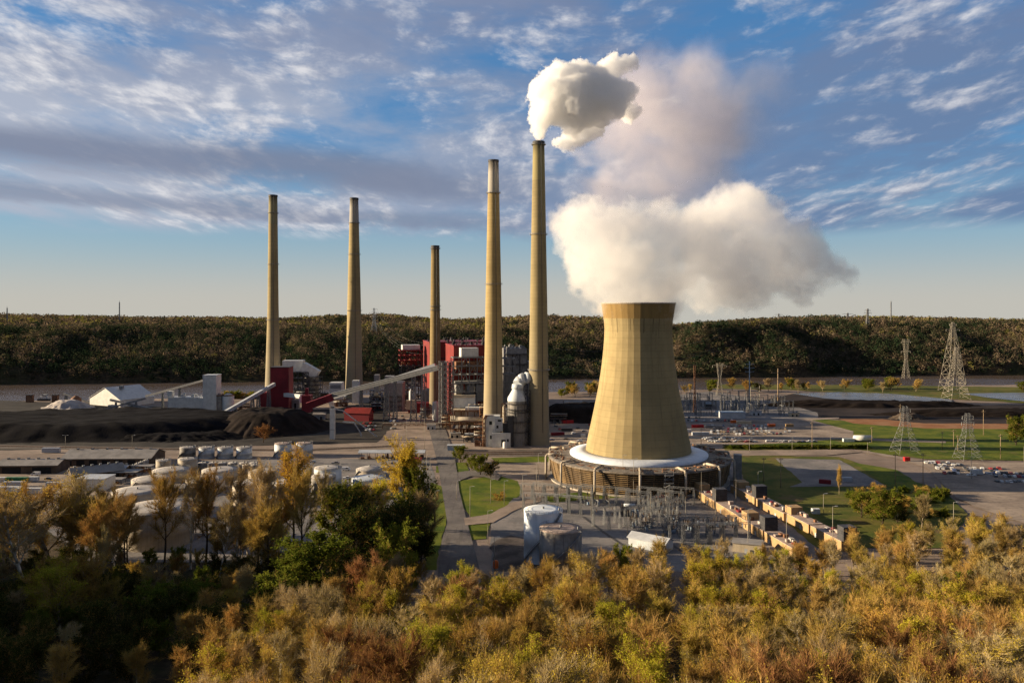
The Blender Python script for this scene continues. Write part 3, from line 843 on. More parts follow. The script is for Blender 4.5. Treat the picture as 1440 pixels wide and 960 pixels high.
# big riser pipes that bend over the deck edge
for k in range(14):
    a_ = -math.pi / 2 + R(-8) + 2 * math.pi * k / 14
    def P_(r, z): return (r * math.cos(a_), r * math.sin(a_), z)
    mb = MB()
    mb.poly([P_(RO + 2.2, 0), P_(RO + 2.2, ztop + .6), P_(RO + 1.9, ztop + 1.5), P_(RO + 1.2, ztop + 2.0), P_(RO - 7, ztop + 2.4), P_(RO - 9, ztop + 1.6)], 1.45, 10)
    mb.build('riser_pipe', M['tankcream'], t, local=True)
mb = MB(); a_ = -math.pi / 2 + R(8)
st = Vector((math.cos(a_), math.sin(a_), 0)) * (RO + 1.5); tn = Vector((-math.sin(a_), math.cos(a_), 0))
for i in range(7):
    z = i * (ztop + 1) / 6.5
    mb.box((st.x, st.y, z), (5.2, 2.6, .15), a_ + math.pi / 2)
    s0 = -1 if i % 2 else 1
    if i < 6:
        mb.bar(st + tn * 2.3 * s0 + Vector((0, 0, z)), st - tn * 2.3 * s0 + Vector((0, 0, z + (ztop + 1) / 6.5)), .9, .15)
for sx in (-2.5, 2.5):
    for sy in (-1.2, 1.2):
        q = st + tn * sx + Vector((math.cos(a_), math.sin(a_), 0)) * sy
        mb.bar(q, q + Vector((0, 0, ztop + 2.2)), .25)
mb.build('stair_tower', M['galv'], t, local=True)
mb = MB(); a_ = R(-14)
st = Vector((math.cos(a_), math.sin(a_), 0)) * (RO + 4)
mb.box((st.x, st.y, 0), (5, 5, ztop + 4), a_)
mb.build('elevator_shaft', M['steel'], t, local=True)
# deck rail
mb = MB()
for zz_ in (.6, 1.15):
    mb.lathe((0, 0, 0), [(RO + .2, zw - 3.0 + zz_), (RO + .3, zw - 3.0 + zz_), (RO + .3, zw - 2.9 + zz_), (RO + .2, zw - 2.9 + zz_)], 96, caps=(False, False), smooth=False)
mb.build('handrail', M['steel'], t, local=True)

# ------------------------------------------------------------------ steam
def plume(name, blobs, label, dens, col, absorb, noise_sc, noise_amp, thr, gain, step, label_cat='steam', aniso=0.2, detail=5.0, edge=1.25, voxel=4.0, fine=None, broken=None):
    """blobs: (px, py, radius px, distance, weight); soft steam bounded by one closed skin"""
    pts = []
    for px, py, r, d, wgt in blobs:
        p = A(px, py, d); pts.append((p, r * d / F, wgt))
    bm_v = MB()
    import bmesh
    bm = bmesh.new()
    for p, r, wgt in pts:
        bmesh.ops.create_icosphere(bm, subdivisions=2, radius=r * edge, matrix=Matrix.Translation(p))
    me = bpy.data.meshes.new(name); bm.to_mesh(me); bm.free()
    tmp = bpy.data.objects.new('tmp', me); C.objects.link(tmp)
    md = tmp.modifiers.new('r', 'REMESH'); md.mode = 'VOXEL'; md.voxel_size = voxel
    dg = bpy.context.evaluated_depsgraph_get()
    me2 = bpy.data.meshes.new_from_object(tmp.evaluated_get(dg))
    bpy.data.objects.remove(tmp)
    m = bpy.data.materials.new(name + '_vapour'); m.use_nodes = True
    tt = m.node_tree; tt.nodes.clear(); k = NT(tt)
    pos = k.n('ShaderNodeNewGeometry').outputs['Position']
    nz = k.n('ShaderNodeTexNoise', {'Vector': pos, 'Scale': noise_sc, 'Detail': detail, 'Roughness': 0.6})
    pw = k.vm('ADD', pos, k.vm('SCALE', k.vm('SUBTRACT', nz.outputs['Color'], (0.5, 0.5, 0.5)), noise_amp))
    if fine:
        nz2 = k.n('ShaderNodeTexNoise', {'Vector': pos, 'Scale': fine[0], 'Detail': 4.0, 'Roughness': 0.65})
        pw = k.vm('ADD', pw, k.vm('SCALE', k.vm('SUBTRACT', nz2.outputs['Color'], (0.5, 0.5, 0.5)), fine[1]))
    tot = None
    for p, r, wgt in pts:
        ds = k.vm('DISTANCE', pw, tuple(p), out=1)
        v = k.ss(ds, r * 1.35, 0.0, 0.0, wgt)
        tot = v if tot is None else k.m('ADD', tot, v)
    den = k.m('MULTIPLY', k.m('SUBTRACT', tot, thr), gain, clamp=True)
    if broken:
        den = k.m('MULTIPLY', den, k.ss(k.noise(k.vm('ADD', pos, (31, 7, 3)), broken[0], 7.0, 0.6, 0.4), broken[1], broken[2]))
    den = k.m('MULTIPLY', den, dens)
    vol = k.n('ShaderNodeVolumePrincipled', {'Color': col, 'Density': den, 'Anisotropy': aniso, 'Absorption Color': absorb})
    k.n('ShaderNodeOutputMaterial', {'Volume': vol.outputs[0]})
    m.cycles.volume_sampling = 'MULTIPLE_IMPORTANCE' if hasattr(m.cycles, 'volume_sampling') else m.cycles.volume_sampling
    try: m.cycles.volume_step_rate = step
    except Exception: pass
    me2.materials.clear(); me2.materials.append(m)
    o = link_mesh(name, me2)
    return tag(o, label, label_cat, kind='stuff')

DT = TB.y
tower_blobs = [
    (897, 425, 46, DT, .8), (870, 405, 44, DT, 1), (930, 410, 44, DT, 1), (830, 375, 44, DT, 1), (850, 330, 52, DT, 1), (815, 312, 40, DT - 5, 1), (800, 345, 26, DT, .8),
    (880, 350, 55, DT - 8, 1), (930, 350, 58, DT, 1), (985, 330, 60, DT + 5, 1), (1035, 310, 56, DT + 10, 1), (1015, 370, 58, DT + 5, 1), (1075, 345, 54, DT + 15, 1),
    (1075, 290, 34, DT + 15, .8), (1120, 355, 48, DT + 20, .9), (1120, 390, 38, DT + 20, .9), (1160, 375, 36, DT + 24, .7), (1190, 385, 24, DT + 26, .5), (970, 395, 46, DT + 20, .9), (1000, 420, 32, DT + 25, .7), (1045, 395, 46, DT + 15, .9),
]
plume('tower_steam', tower_blobs, 'broad pale steam cloud drifting right from the cooling tower mouth', 0.055, (0.985, 0.972, 0.968), (0.5, 0.5, 0.5), 0.032, 46.0, 0.22, 4.0, 0.25, edge=1.34, voxel=5.0, detail=6.0, fine=(0.11, 21.0), broken=(0.024, 0.24, 0.54))
D5 = ST5B.y
stack_blobs = [(px, py, r, D5 + dd, 1.0) for px, py, r, dd in (
    (757.5, 194, 8, 0), (758, 184, 12, 0), (760, 170, 17, 0), (767, 153, 24, 0), (770, 128, 27, -4), (788, 112, 27, 0), (800, 138, 34, -6), (826, 112, 26, 4), (834, 140, 33, 0), (856, 128, 25, 6), (866, 150, 20, 4), (818, 164, 22, 0),
    (788, 164, 17, 4), (848, 162, 17, 4), (812, 122, 30, 8), (866, 92, 18, 16), (886, 88, 13, 18), (848, 100, 16, 12), (786, 200, 9, 14), (796, 205, 11, 15), (808, 197, 13, 15), (820, 188, 15, 14), (838, 182, 16, 14), (800, 184, 13, 8), (878, 130, 18, 14), (886, 160, 16, 20))]
plume('chimney_steam', stack_blobs, 'dense billowing white steam rising from the tallest chimney', 0.24, (0.997, 0.997, 0.998), (0.6, 0.6, 0.6), 0.075, 20.0, 0.24, 7.0, 0.09, aniso=0.0, detail=6.0, edge=1.34, voxel=3.0, fine=(0.25, 10.0))
haze_blobs = [
    (880, 140, 52, D5 + 60, .8), (920, 170, 66, D5 + 62, .9), (975, 160, 66, D5 + 66, .9), (1015, 175, 50, D5 + 70, .7), (900, 215, 50, D5 + 58, .9), (850, 200, 34, D5 + 50, .9), (805, 205, 20, D5 + 45, 1.1), (950, 225, 56, D5 + 62, .8),
    (930, 270, 46, D5 + 60, .6), (860, 250, 44, D5 + 55, .5), (820, 250, 34, D5 + 50, .45), (980, 110, 50, D5 + 70, .6), (920, 105, 40, D5 + 66, .7), (1040, 130, 40, D5 + 74, .45), (990, 240, 50, D5 + 66, .6), (900, 300, 44, D5 + 52, .5), (1050, 190, 44, D5 + 74, .4), (1075, 120, 44, D5 + 80, .3), (830, 225, 30, D5 + 40, .8), (850, 270, 40, D5 + 45, .7), (905, 255, 46, D5 + 50, .8), (960, 290, 46, D5 + 52, .6),
]
plume('drifting_smoke', haze_blobs, 'thin brownish smoke veil drifting right behind the chimney steam', 0.040, (0.72, 0.685, 0.735), (0.30, 0.28, 0.32), 0.022, 60.0, 0.07, 1.0, 0.5, label_cat='smoke', edge=1.4, voxel=7.0, broken=(0.016, 0.28, 0.58))



# ------------------------------------------------------------------ trees: a few kinds, each with trunk and crown, then copies
def bark_mat(name, c1, c2):
    m = bpy.data.materials.new(name); m.use_nodes = True
    t = m.node_tree; t.nodes.clear(); k = NT(t)
    pos = k.n('ShaderNodeTexCoord').outputs['Object']
    n = k.noise(k.vm('MULTIPLY', pos, (1, 1, .4)), 0.9, 4.0, 0.65)
    c = k.mix(k.ss(n, 0.4, 0.62), c1, c2)
    d = k.n('ShaderNodeBsdfDiffuse', {'Color': c})
    k.n('ShaderNodeOutputMaterial', {'Surface': d.outputs[0]})
    return m
def crown_mat(name, c1, c2, hue=0.02, transl=0.3):
    m = bpy.data.materials.new(name); m.use_nodes = True
    t = m.node_tree; t.nodes.clear(); k = NT(t)
    oi = k.n('ShaderNodeObjectInfo').outputs['Random']
    pos = k.n('ShaderNodeTexCoord').outputs['Object']
    n = k.noise(pos, 0.35, 3.0, 0.6)
    f = k.m('ADD', k.m('MULTIPLY', oi, 0.7), k.m('MULTIPLY', k.m('SUBTRACT', n, 0.35), 1.1), clamp=True)
    c = k.mix(f, c1, c2)
    hs = k.n('ShaderNodeHueSaturation', {'Hue': k.lin(k.m('FRACT', k.m('MULTIPLY', oi, 7.31)), 0, 1, 0.5 - hue, 0.5 + hue), 'Value': k.lin(k.m('FRACT', k.m('MULTIPLY', oi, 13.7)), 0, 1, 0.75, 1.2), 'Saturation': 1.0, 'Color': c})
    d = k.n('ShaderNodeBsdfDiffuse', {'Color': hs.outputs[0]})
    tr = k.n('ShaderNodeBsdfTranslucent', {'Color': hs.outputs[0]})
    mx = k.n('ShaderNodeMixShader', {0: transl, 1: d.outputs[0], 2: tr.outputs[0]})
    k.n('ShaderNodeOutputMaterial', {'Surface': mx.outputs[0]})
    return m
BK = {
    'grey': bark_mat('grey_bark', (0.20, 0.155, 0.105), (0.38, 0.31, 0.22)),
    'dark': bark_mat('dark_bark', (0.05, 0.038, 0.028), (0.10, 0.075, 0.055)),
    'white': bark_mat('white_bark', (0.34, 0.29, 0.22), (0.66, 0.60, 0.50)),
}
TW = {
    'brown': crown_mat('brown_twigs', (0.33, 0.205, 0.062), (0.44, 0.30, 0.10), 0.012, 0.15),
    'grey': crown_mat('grey_twigs', (0.30, 0.225, 0.115), (0.42, 0.33, 0.18), 0.01, 0.15),
    'red': crown_mat('reddish_twigs', (0.24, 0.115, 0.048), (0.34, 0.19, 0.08), 0.01, 0.15),
}
LF = {
    'bud': crown_mat('gold_buds', (0.40, 0.27, 0.040), (0.48, 0.36, 0.052), 0.014, 0.35),
    'yellow': crown_mat('yellow_green_leaves', (0.30, 0.29, 0.026), (0.44, 0.38, 0.036), 0.014, 0.4),
    'green': crown_mat('spring_green_leaves', (0.085, 0.115, 0.015), (0.17, 0.185, 0.024), 0.014, 0.4),
    'dark': crown_mat('dark_green_leaves', (0.026, 0.040, 0.009), (0.065, 0.075, 0.017), 0.014, 0.3),
    'gold': crown_mat('golden_leaves', (0.36, 0.235, 0.026), (0.46, 0.32, 0.036), 0.01, 0.4),
}
def orth(d):
    d = d.normalized()
    a = d.cross(Vector((0, 0, 1)) if abs(d.z) < .9 else Vector((1, 0, 0))).normalized()
    return a, d.cross(a).normalized()
def grow(seed, H, spread, clear, nlimb, nsub, twig_n, twig_len, twig_w, leaf_n, leaf_s, upright=0.55, r0=0.32, lean=0.04, leaf_bias=0.0, forks=False, crown_r=0.9):
    """a tapered trunk with limbs and branches (tubes), fine twigs and small leaves as single faces"""
    rd = random.Random(seed); g = np.random.default_rng(seed)
    mb = MB(); tips = []
    def branch(p, d, L, r, n, sides, lift, wob):
        pts = [p]; q = p.copy(); d = d.normalized()
        for i in range(n):
            d = (d + Vector((rd.gauss(0, wob), rd.gauss(0, wob), rd.gauss(0, wob) + lift))).normalized()
            q = q + d * (L / n)
            ra = r * (1 - i / n * .75); rb_ = r * (1 - (i + 1) / n * .75)
            mb.bar(pts[-1], q, ra * 2, sides=sides, w1=rb_ * 2, smooth=True)
            pts.append(q.copy())
        return pts, d
    tr_pts, td = branch(Vector((0, 0, -1.2)), Vector((rd.gauss(0, lean), rd.gauss(0, lean), 1)), H * .9, r0, 8, 6, .02, .05)
    def along(pts, f):
        x = f * (len(pts) - 1); i = min(int(x), len(pts) - 2); return pts[i].lerp(pts[i + 1], x - i), (pts[i + 1] - pts[i]).normalized()
    limbs = []
    for i in range(nlimb):
        f = clear + (0.97 - clear) * (i + rd.random() * .7) / nlimb
        p, dd = along(tr_pts, f)
        a = rd.random() * 6.283 if i else 0; a = i * 2.4 + rd.gauss(0, .4)
        prof = math.sin(math.pi * min(1, max(.12, (f - clear) / (1.02 - clear) * .75 + .22)))
        L = spread * (0.55 + .55 * prof) * rd.uniform(.8, 1.15)
        out = Vector((math.cos(a), math.sin(a), 0))
        d = (out * (1 - upright) + Vector((0, 0, upright)) * rd.uniform(.8, 1.2)).normalized()
        pts, _ = branch(p, d, L, r0 * .42 * (1.15 - f * .6), 5, 5, .05, .12)
        limbs.append((pts, L))
    limbs.append((tr_pts[5:], H * .25))
    for pts, L in limbs:
        for j in range(nsub):
            f = .22 + .78 * (j + rd.random()) / nsub
            p, dd = along(pts, min(f, .99))
            a, b = orth(dd); t_ = rd.random() * 6.283
            d = dd * rd.uniform(.5, 1.0) + (a * math.cos(t_) + b * math.sin(t_)) * rd.uniform(.5, 1.0) + Vector((0, 0, .25))
            sp, sd = branch(p, d, L * rd.uniform(.30, .55), r0 * .13, 3, 3, .03, .16)
            for q0, q1 in zip(sp[:-1], sp[1:]): tips.append((q0, q1))
        for q0, q1 in zip(pts[1:-1], pts[2:]): tips.append((q0, q1))
    P0 = np.array([t_[0] for t_ in tips]); P1 = np.array([t_[1] for t_ in tips])
    n = len(tips)
    cen = np.array([0, 0, H * (clear + 1) * .5])
    # twigs: long thin triangles
    k = g.integers(0, n, twig_n); f = g.random(twig_n)[:, None]
    base = P0[k] * (1 - f) + P1[k] * f
    ax = P1[k] - P0[k]; ax /= np.linalg.norm(ax, axis=1)[:, None] + 1e-6
    outw = base - cen; outw /= np.linalg.norm(outw, axis=1)[:, None] + 1e-6
    d = ax * .5 + g.normal(size=(twig_n, 3)) * .48 + outw * .35 + np.array([0, 0, .42]); d /= np.linalg.norm(d, axis=1)[:, None]
    L = (twig_len * (0.5 + g.random(twig_n)))[:, None]
    s = np.cross(d, g.normal(size=(twig_n, 3))); s /= np.linalg.norm(s, axis=1)[:, None]
    tip = base + d * L
    vt = np.stack([base - s * twig_w, base + s * twig_w, tip], 1).reshape(-1, 3)
    ft = np.arange(twig_n * 3).reshape(-1, 3)
    # leaves / buds near the twig ends
    k2 = g.integers(0, twig_n, leaf_n); f2 = (0.45 + .6 * g.random(leaf_n))[:, None]
    if leaf_bias:
        key = vnoise(base[:, 0] / 2.2 + 9, base[:, 1] / 2.2 + base[:, 2] / 2.0 + 5, seed)
        pr = np.clip(key - leaf_bias, 0.02, 1) ** 1.5; pr /= pr.sum()
        k2 = g.choice(twig_n, leaf_n, p=pr)
    c = base[k2] + d[k2] * L[k2] * f2 + g.normal(size=(leaf_n, 3)) * .16
    u = g.normal(size=(leaf_n, 3)); u /= np.linalg.norm(u, axis=1)[:, None]
    v = np.cross(u, g.normal(size=(leaf_n, 3))); v /= np.linalg.norm(v, axis=1)[:, None]
    sz = (leaf_s * (.6 + .8 * g.random(leaf_n)))[:, None]
    vl = np.stack([c - u * sz, c - v * sz * .6, c + u * sz, c + v * sz * .6], 1).reshape(-1, 3)
    return mb, vt, vl
def crown_mesh(name, vt, vl, m1, m2):
    nt, nl = len(vt) // 3, len(vl) // 4
    me = bpy.data.meshes.new(name)
    co = np.concatenate([vt, vl]).astype(np.float32)
    me.vertices.add(len(co)); me.vertices.foreach_set('co', co.ravel())
    me.loops.add(len(co)); me.loops.foreach_set('vertex_index', np.arange(len(co), dtype=np.int32))
    me.polygons.add(nt + nl)
    ls = np.concatenate([np.arange(nt) * 3, nt * 3 + np.arange(nl) * 4]).astype(np.int32)
    me.polygons.foreach_set('loop_start', ls)
    try: me.polygons.foreach_set('loop_total', np.concatenate([np.full(nt, 3), np.full(nl, 4)]).astype(np.int32))
    except Exception: pass
    me.materials.append(m1); me.materials.append(m2)
    me.update(calc_edges=True)
    me.polygons.foreach_set('material_index', np.concatenate([np.zeros(nt), np.ones(nl)]).astype(np.int32))
    return me
PROTO = {}
def tree_kind(key, name, bark, twig, leaf, **kw):
    mb, vt, vl = grow(**kw)
    PROTO[key] = (name, mb.mesh(name + '_trunk', BK[bark]), crown_mesh(name + '_crown', vt, vl, TW[twig], LF[leaf]), kw['H'])
NT_, NL_ = 4200, 2600
for i, sd in enumerate((11, 12, 13)):
    tree_kind('bare%d' % i, 'bare_tree', 'grey', ('brown', 'grey', 'brown')[i], 'bud', seed=sd, H=17, spread=6.2, clear=.30, nlimb=12, nsub=7, twig_n=6000, twig_len=1.9, twig_w=.040, leaf_n=1300, leaf_s=.11, upright=.68, r0=.36)
for i, sd in enumerate((21, 22, 23)):
    tree_kind('bud%d' % i, 'budding_tree', 'grey', ('brown', 'brown', 'grey')[i], 'bud', seed=sd, H=16.5, spread=6.3, clear=.27, nlimb=12, nsub=7, twig_n=5200, twig_len=1.7, twig_w=.038, leaf_n=5600, leaf_s=.115, upright=.66, r0=.36, leaf_bias=.22)
for i, sd in enumerate((31, 32)):
    tree_kind('yel%d' % i, 'leafing_tree', 'grey', 'brown', 'yellow', seed=sd, H=15.5, spread=6.2, clear=.25, nlimb=13, nsub=7, twig_n=5200, twig_len=1.5, twig_w=.036, leaf_n=11000, leaf_s=.125, upright=.55, leaf_bias=.25)
tree_kind('red0', 'russet_tree', 'dark', 'red', 'bud', seed=41, H=15, spread=6.4, clear=.22, nlimb=14, nsub=8, twig_n=8600, twig_len=1.7, twig_w=.040, leaf_n=900, leaf_s=.10, upright=.55)
for i, sd in enumerate((51, 52)):
    tree_kind('syc%d' % i, 'sycamore_tree', 'white', 'grey', 'bud', seed=sd, H=30, spread=8.2, clear=.42, nlimb=11, nsub=7, twig_n=5600, twig_len=2.1, twig_w=.040, leaf_n=2200, leaf_s=.13, upright=.62, r0=.50, lean=.03)
tree_kind('gold0', 'golden_tree', 'dark', 'brown', 'gold', seed=61, H=24, spread=7.4, clear=.36, nlimb=13, nsub=7, twig_n=3200, twig_len=1.7, twig_w=.034, leaf_n=11000, leaf_s=.19, upright=.58, r0=.42, leaf_bias=.2)
tree_kind('tallb0', 'bare_tree', 'dark', 'brown', 'bud', seed=71, H=25, spread=7.4, clear=.38, nlimb=12, nsub=7, twig_n=7000, twig_len=2.0, twig_w=.040, leaf_n=1900, leaf_s=.12, upright=.6, r0=.40)
for i, sd in enumerate((81, 82)):
    tree_kind('green%d' % i, 'green_tree', 'dark', 'brown', 'green', seed=sd, H=14, spread=5.6, clear=.16, nlimb=14, nsub=7, twig_n=2400, twig_len=1.3, twig_w=.03, leaf_n=13500, leaf_s=.20, upright=.45, leaf_bias=.12)
for i, sd in enumerate((91, 92)):
    tree_kind('dark%d' % i, 'dark_green_tree', 'dark', 'brown', 'dark', seed=sd, H=13, spread=5.6, clear=.12, nlimb=14, nsub=7, twig_n=3600, twig_len=1.4, twig_w=.03, leaf_n=10000, leaf_s=.18, upright=.45)
tree_kind('bush0', 'green_bush', 'dark', 'brown', 'green', seed=101, H=4.6, spread=2.8, clear=.03, nlimb=13, nsub=5, twig_n=1200, twig_len=.7, twig_w=.025, leaf_n=5200, leaf_s=.20, upright=.35, r0=.12)
tree_kind('scrub0', 'brown_bush', 'dark', 'brown', 'bud', seed=102, H=5, spread=3.2, clear=.03, nlimb=13, nsub=5, twig_n=3200, twig_len=.9, twig_w=.028, leaf_n=900, leaf_s=.16, upright=.4, r0=.12)
def one_mesh(key):
    nm, tm, cm, h0 = PROTO[key]
    import bmesh
    bm = bmesh.new(); bm.from_mesh(tm)
    for f in bm.faces: f.material_index = 2
    bm.from_mesh(cm)
    me = bpy.data.meshes.new(nm); bm.to_mesh(me); bm.free()
    for m_ in (cm.materials[0], cm.materials[1], tm.materials[0]): me.materials.append(m_)
    PROTO[key] = (nm, tm, cm, h0, me)
one_mesh('bush0'); one_mesh('scrub0')
NTREE = [0]
def plant(key, loc, label, group, H=None, rz=None, wide=1.0, cat='tree'):
    name, tm, cm, h0 = PROTO[key][:4]
    s = (H / h0) if H else 1.0
    rd = random.Random(NTREE[0] * 7 + 3); NTREE[0] += 1
    if cat == 'bush':
        t = link_mesh(name, PROTO[key][4], None, loc); t.rotation_euler.z = rd.random() * 6.283
        t.scale = (s * wide, s * wide, s)
        return tag(t, label, cat, group)
    t = thing(name, label, cat, loc, group, rd.random() * 6.283 if rz is None else rz)
    t.scale = (s * wide, s * wide, s)
    link_mesh('trunk', tm, t); link_mesh('crown', cm, t)
    return t
def tree_at(key, px, pyb, pyt, label, group=None, z=None, wide=1.0, cat='tree', rz=None):
    """stands where the ground is seen at row pyb, as tall as up to row pyt"""
    p = G(px, pyb, 0.0)
    if z is None:
        for _ in range(12):
            p = G(px, pyb, hz(p.x, p.y))
    else: p = G(px, pyb, z)
    H = (pyb - pyt) * p.y / F
    return plant(key, p, label, group, H, rz, wide, cat)

# --- the wood at the foot of the picture: poisson scatter over the spur
TREES = []
def scatter(n_try, x0, x1, y0, y1, dist, test, rd):
    for _ in range(n_try):
        x = rd.uniform(x0, x1); y = rd.uniform(y0, y1)
        if not test(x, y): continue
        dd = dist(x, y)
        if any((x - a) ** 2 + (y - b) ** 2 < (0.5 * (dd + c)) ** 2 for a, b, c, *_r in TREES): continue
        TREES.append((x, y, dd))
rd = random.Random(5)
def edge_y(px):       # how far out the lower-right wood reaches, by direction
    return np.interp(px, [400, 560, 600, 640, 690, 760, 830, 900, 960, 1100, 1180, 1300, 1440, 1600], [296, 294, 280, 276, 294, 296, 316, 332, 326, 330, 352, 370, 382, 386])
def in_right(x, y):
    px = 720 + x / y * F
    if not (290 < px < 1500): return False
    if y > edge_y(px): return False
    if px < 610 and y > np.interp(px, [290, 610], [232, 300]): return False
    return 92 < y
scatter(12000, -120, 275, 92, 392, lambda x, y: 8.6 + 0.003 * y, in_right, rd)
nr = len(TREES)
def in_left(x, y):
    px = 720 + x / y * F
    if in_right(x, y): return False
    return -70 < px < 602 and 205 < y < np.interp(px, [-70, 120, 330, 480, 600], [352, 345, 345, 352, 372])
scatter(6000, -260, -35, 205, 374, lambda x, y: 9.6, in_left, rd)
print('trees', nr, len(TREES) - nr)
KINDS = {
    'bare': ('bare brown twiggy tree', ('bare0', 'bare1', 'bare2')), 'bud': ('gold budding tree', ('bud0', 'bud1', 'bud2')),
    'yel': ('yellow-green leafing tree', ('yel0', 'yel1')), 'red': ('russet bare tree', ('red0',)), 'syc': ('white-limbed sycamore', ('syc0', 'syc1')),
    'green': ('leafy green tree', ('green0', 'green1')), 'dark': ('dark green tree', ('dark0', 'dark1')),
}
for i, (x, y, dd) in enumerate(TREES):
    z = hz(x, y); px = 720 + x / y * F
    u = rd.random()
    if i < nr:
        patch = vnoise(np.array([x / 26.0 + 3]), np.array([y / 26.0]), 9)[0]
        if px < 560: kd = 'bare' if u < .5 else 'red' if u < .72 else 'bud' if u < .9 else 'yel'
        elif patch > .60: kd = 'yel' if u < .40 else 'bud'
        else: kd = 'bare' if u < .36 else 'bud' if u < .82 else 'red' if u < .87 else 'yel' if u < .94 else 'green' if u < .96 else 'bare'
        Hh = rd.uniform(13, 19.5) if y < 280 else rd.uniform(11.5, 16)
        if i % 13 == 0: kd = 'syc'; Hh = rd.uniform(16, 20)
        where = 'in the sunlit wood across the lower right'
        grp = {'bare': 'bare trees', 'bud': 'budding trees', 'yel': 'yellow-green trees', 'red': 'russet trees', 'syc': 'white-limbed trees', 'green': 'leafy trees'}[kd] + ' of the lower right wood'
    else:
        kd = 'dark' if u < .42 else 'green' if u < .60 else 'bare' if u < .82 else 'bud'
        Hh = rd.uniform(6, 10.5) if y > 300 else rd.uniform(10, 16)
        where = 'in the shaded wood at lower left'
        grp = {'dark': 'dark green trees', 'green': 'leafy trees', 'bare': 'bare trees', 'bud': 'budding trees'}[kd] + ' of the lower left wood'
    d_, keys = KINDS[kd]
    plant(rd.choice(keys), (x, y, z - .2), d_ + ' ' + where, grp, Hh, None, rd.uniform(.95, 1.2))

# --- tall trees that stand out on the left, row by row
for key, px, pyb, pyt, wd, lab in (
    ('syc0', 40, 850, 692, 1.25, 'spreading sycamore with bright forked limbs at the left edge'),
    ('gold0', 12, 800, 690, 1.3, 'golden crown behind the sycamore at the left edge'),
    ('bud1', 75, 800, 688, 1.25, 'wide yellow-gold crown beside the grey warehouses'),
    ('bud2', 118, 795, 690, 1.3, 'golden crown in front of the white trailers'),
    ('tallb0', 150, 790, 692, 1.0, 'dark bare tree left of the biggest cream tank'),
    ('tallb0', 178, 800, 705, .9, 'bare tree with black forked stem in front of the biggest cream tank'),
    ('tallb0', 232, 800, 672, .9, 'brown feathery tree in front of the middle of the biggest cream tank'),
    ('syc1', 268, 800, 672, .9, 'slim bare tree just right of the biggest cream tank'),
    ('tallb0', 290, 798, 668, .9, 'tall bare tree with fanned crown before the pipe gantry'),
    ('syc0', 335, 805, 662, .8, 'white-trunked sycamore standing tallest of the thin row'),
    ('syc1', 367, 812, 664, .75, 'white-trunked sycamore with a narrow fan crown'),
    ('syc0', 384, 806, 652, .72, 'straight white-stemmed sycamore below the golden crown'),
    ('gold0', 412, 790, 640, .85, 'rounded golden tree in front of the grey tanks'),
    ('tallb0', 424, 800, 668, .8, 'bare brown tree below the golden rounded crown'),
    ('syc1', 450, 778, 668, .65, 'pale forked sycamore in front of the tall grey tank'),
    ('green0', 485, 772, 678, 1.1, 'light green tree in front of the low domed tank'),
    ('yel0', 528, 770, 682, 1.0, 'yellow-green tree beside the low domed tank'),
    ('gold0', 566, 745, 624, .9, 'tall golden tree by the road end of the wood'),
    ('green1', 590, 748, 662, .8, 'olive green tree leaning against the tall golden one'),
    ('bare1', 600, 780, 700, 1.0, 'brown bare tree on the wood edge by the road'),
    ('dark0', 556, 800, 716, 1.2, 'dark tree under the tall golden one'),
    ('green1', 548, 836, 746, 1.0, 'green tree on a thin stem at the shaded road edge'),
    ('green0', 432, 850, 752, 1.35, 'broad dark green dome in the shade below the sycamores'),
    ('green0', 385, 880, 808, 1.3, 'low green crown in the shade left of the broad dome'),
    ('yel0', 62, 880, 796, 1.1, 'bright yellow-green crown below the left sycamore'),
    ('yel1', 88, 900, 806, 1.2, 'second yellow-green crown below the left sycamore'),
    ('bud0', 122, 880, 786, 1.2, 'olive gold crown catching light in the shaded wood'),
    ('green1', 205, 880, 826, 1.5, 'green crown alone in the dark middle of the wood'),
    ('syc1', 146, 848, 745, .5, 'thin white stem standing in the dark wood'),
):
    tree_at(key, px, pyb, pyt, lab, 'tall trees along the left wood', wide=wd)
rd = random.Random(31)
for i in range(30):
    px = rd.uniform(-10, 596); pyb = rd.uniform(782, 822) if px < 500 else rd.uniform(760, 800)
    if 180 < px < 270 and rd.random() < .5: px -= 90
    key = rd.choice(('tallb0', 'bare0', 'bare1', 'tallb0', 'bud1', 'syc1', 'syc0', 'bare2')) if px < 480 else rd.choice(('dark0', 'green1', 'dark1', 'bare1', 'bud2'))
    top = rd.uniform(700, 745) if px < 480 else rd.uniform(705, 750)
    nm = {'ta': 'dark stemmed bare tree', 'ba': 'bare brown tree', 'bu': 'gold budding tree', 'sy': 'pale stemmed sycamore', 're': 'russet tree', 'da': 'dark green tree', 'gr': 'leafy green tree'}[key[:2]]
    tree_at(key, px, pyb, top, nm + ' in the thin belt between the wood and the tank yard', nm + 's of the belt by the tank yard', wide=rd.uniform(.9, 1.25))
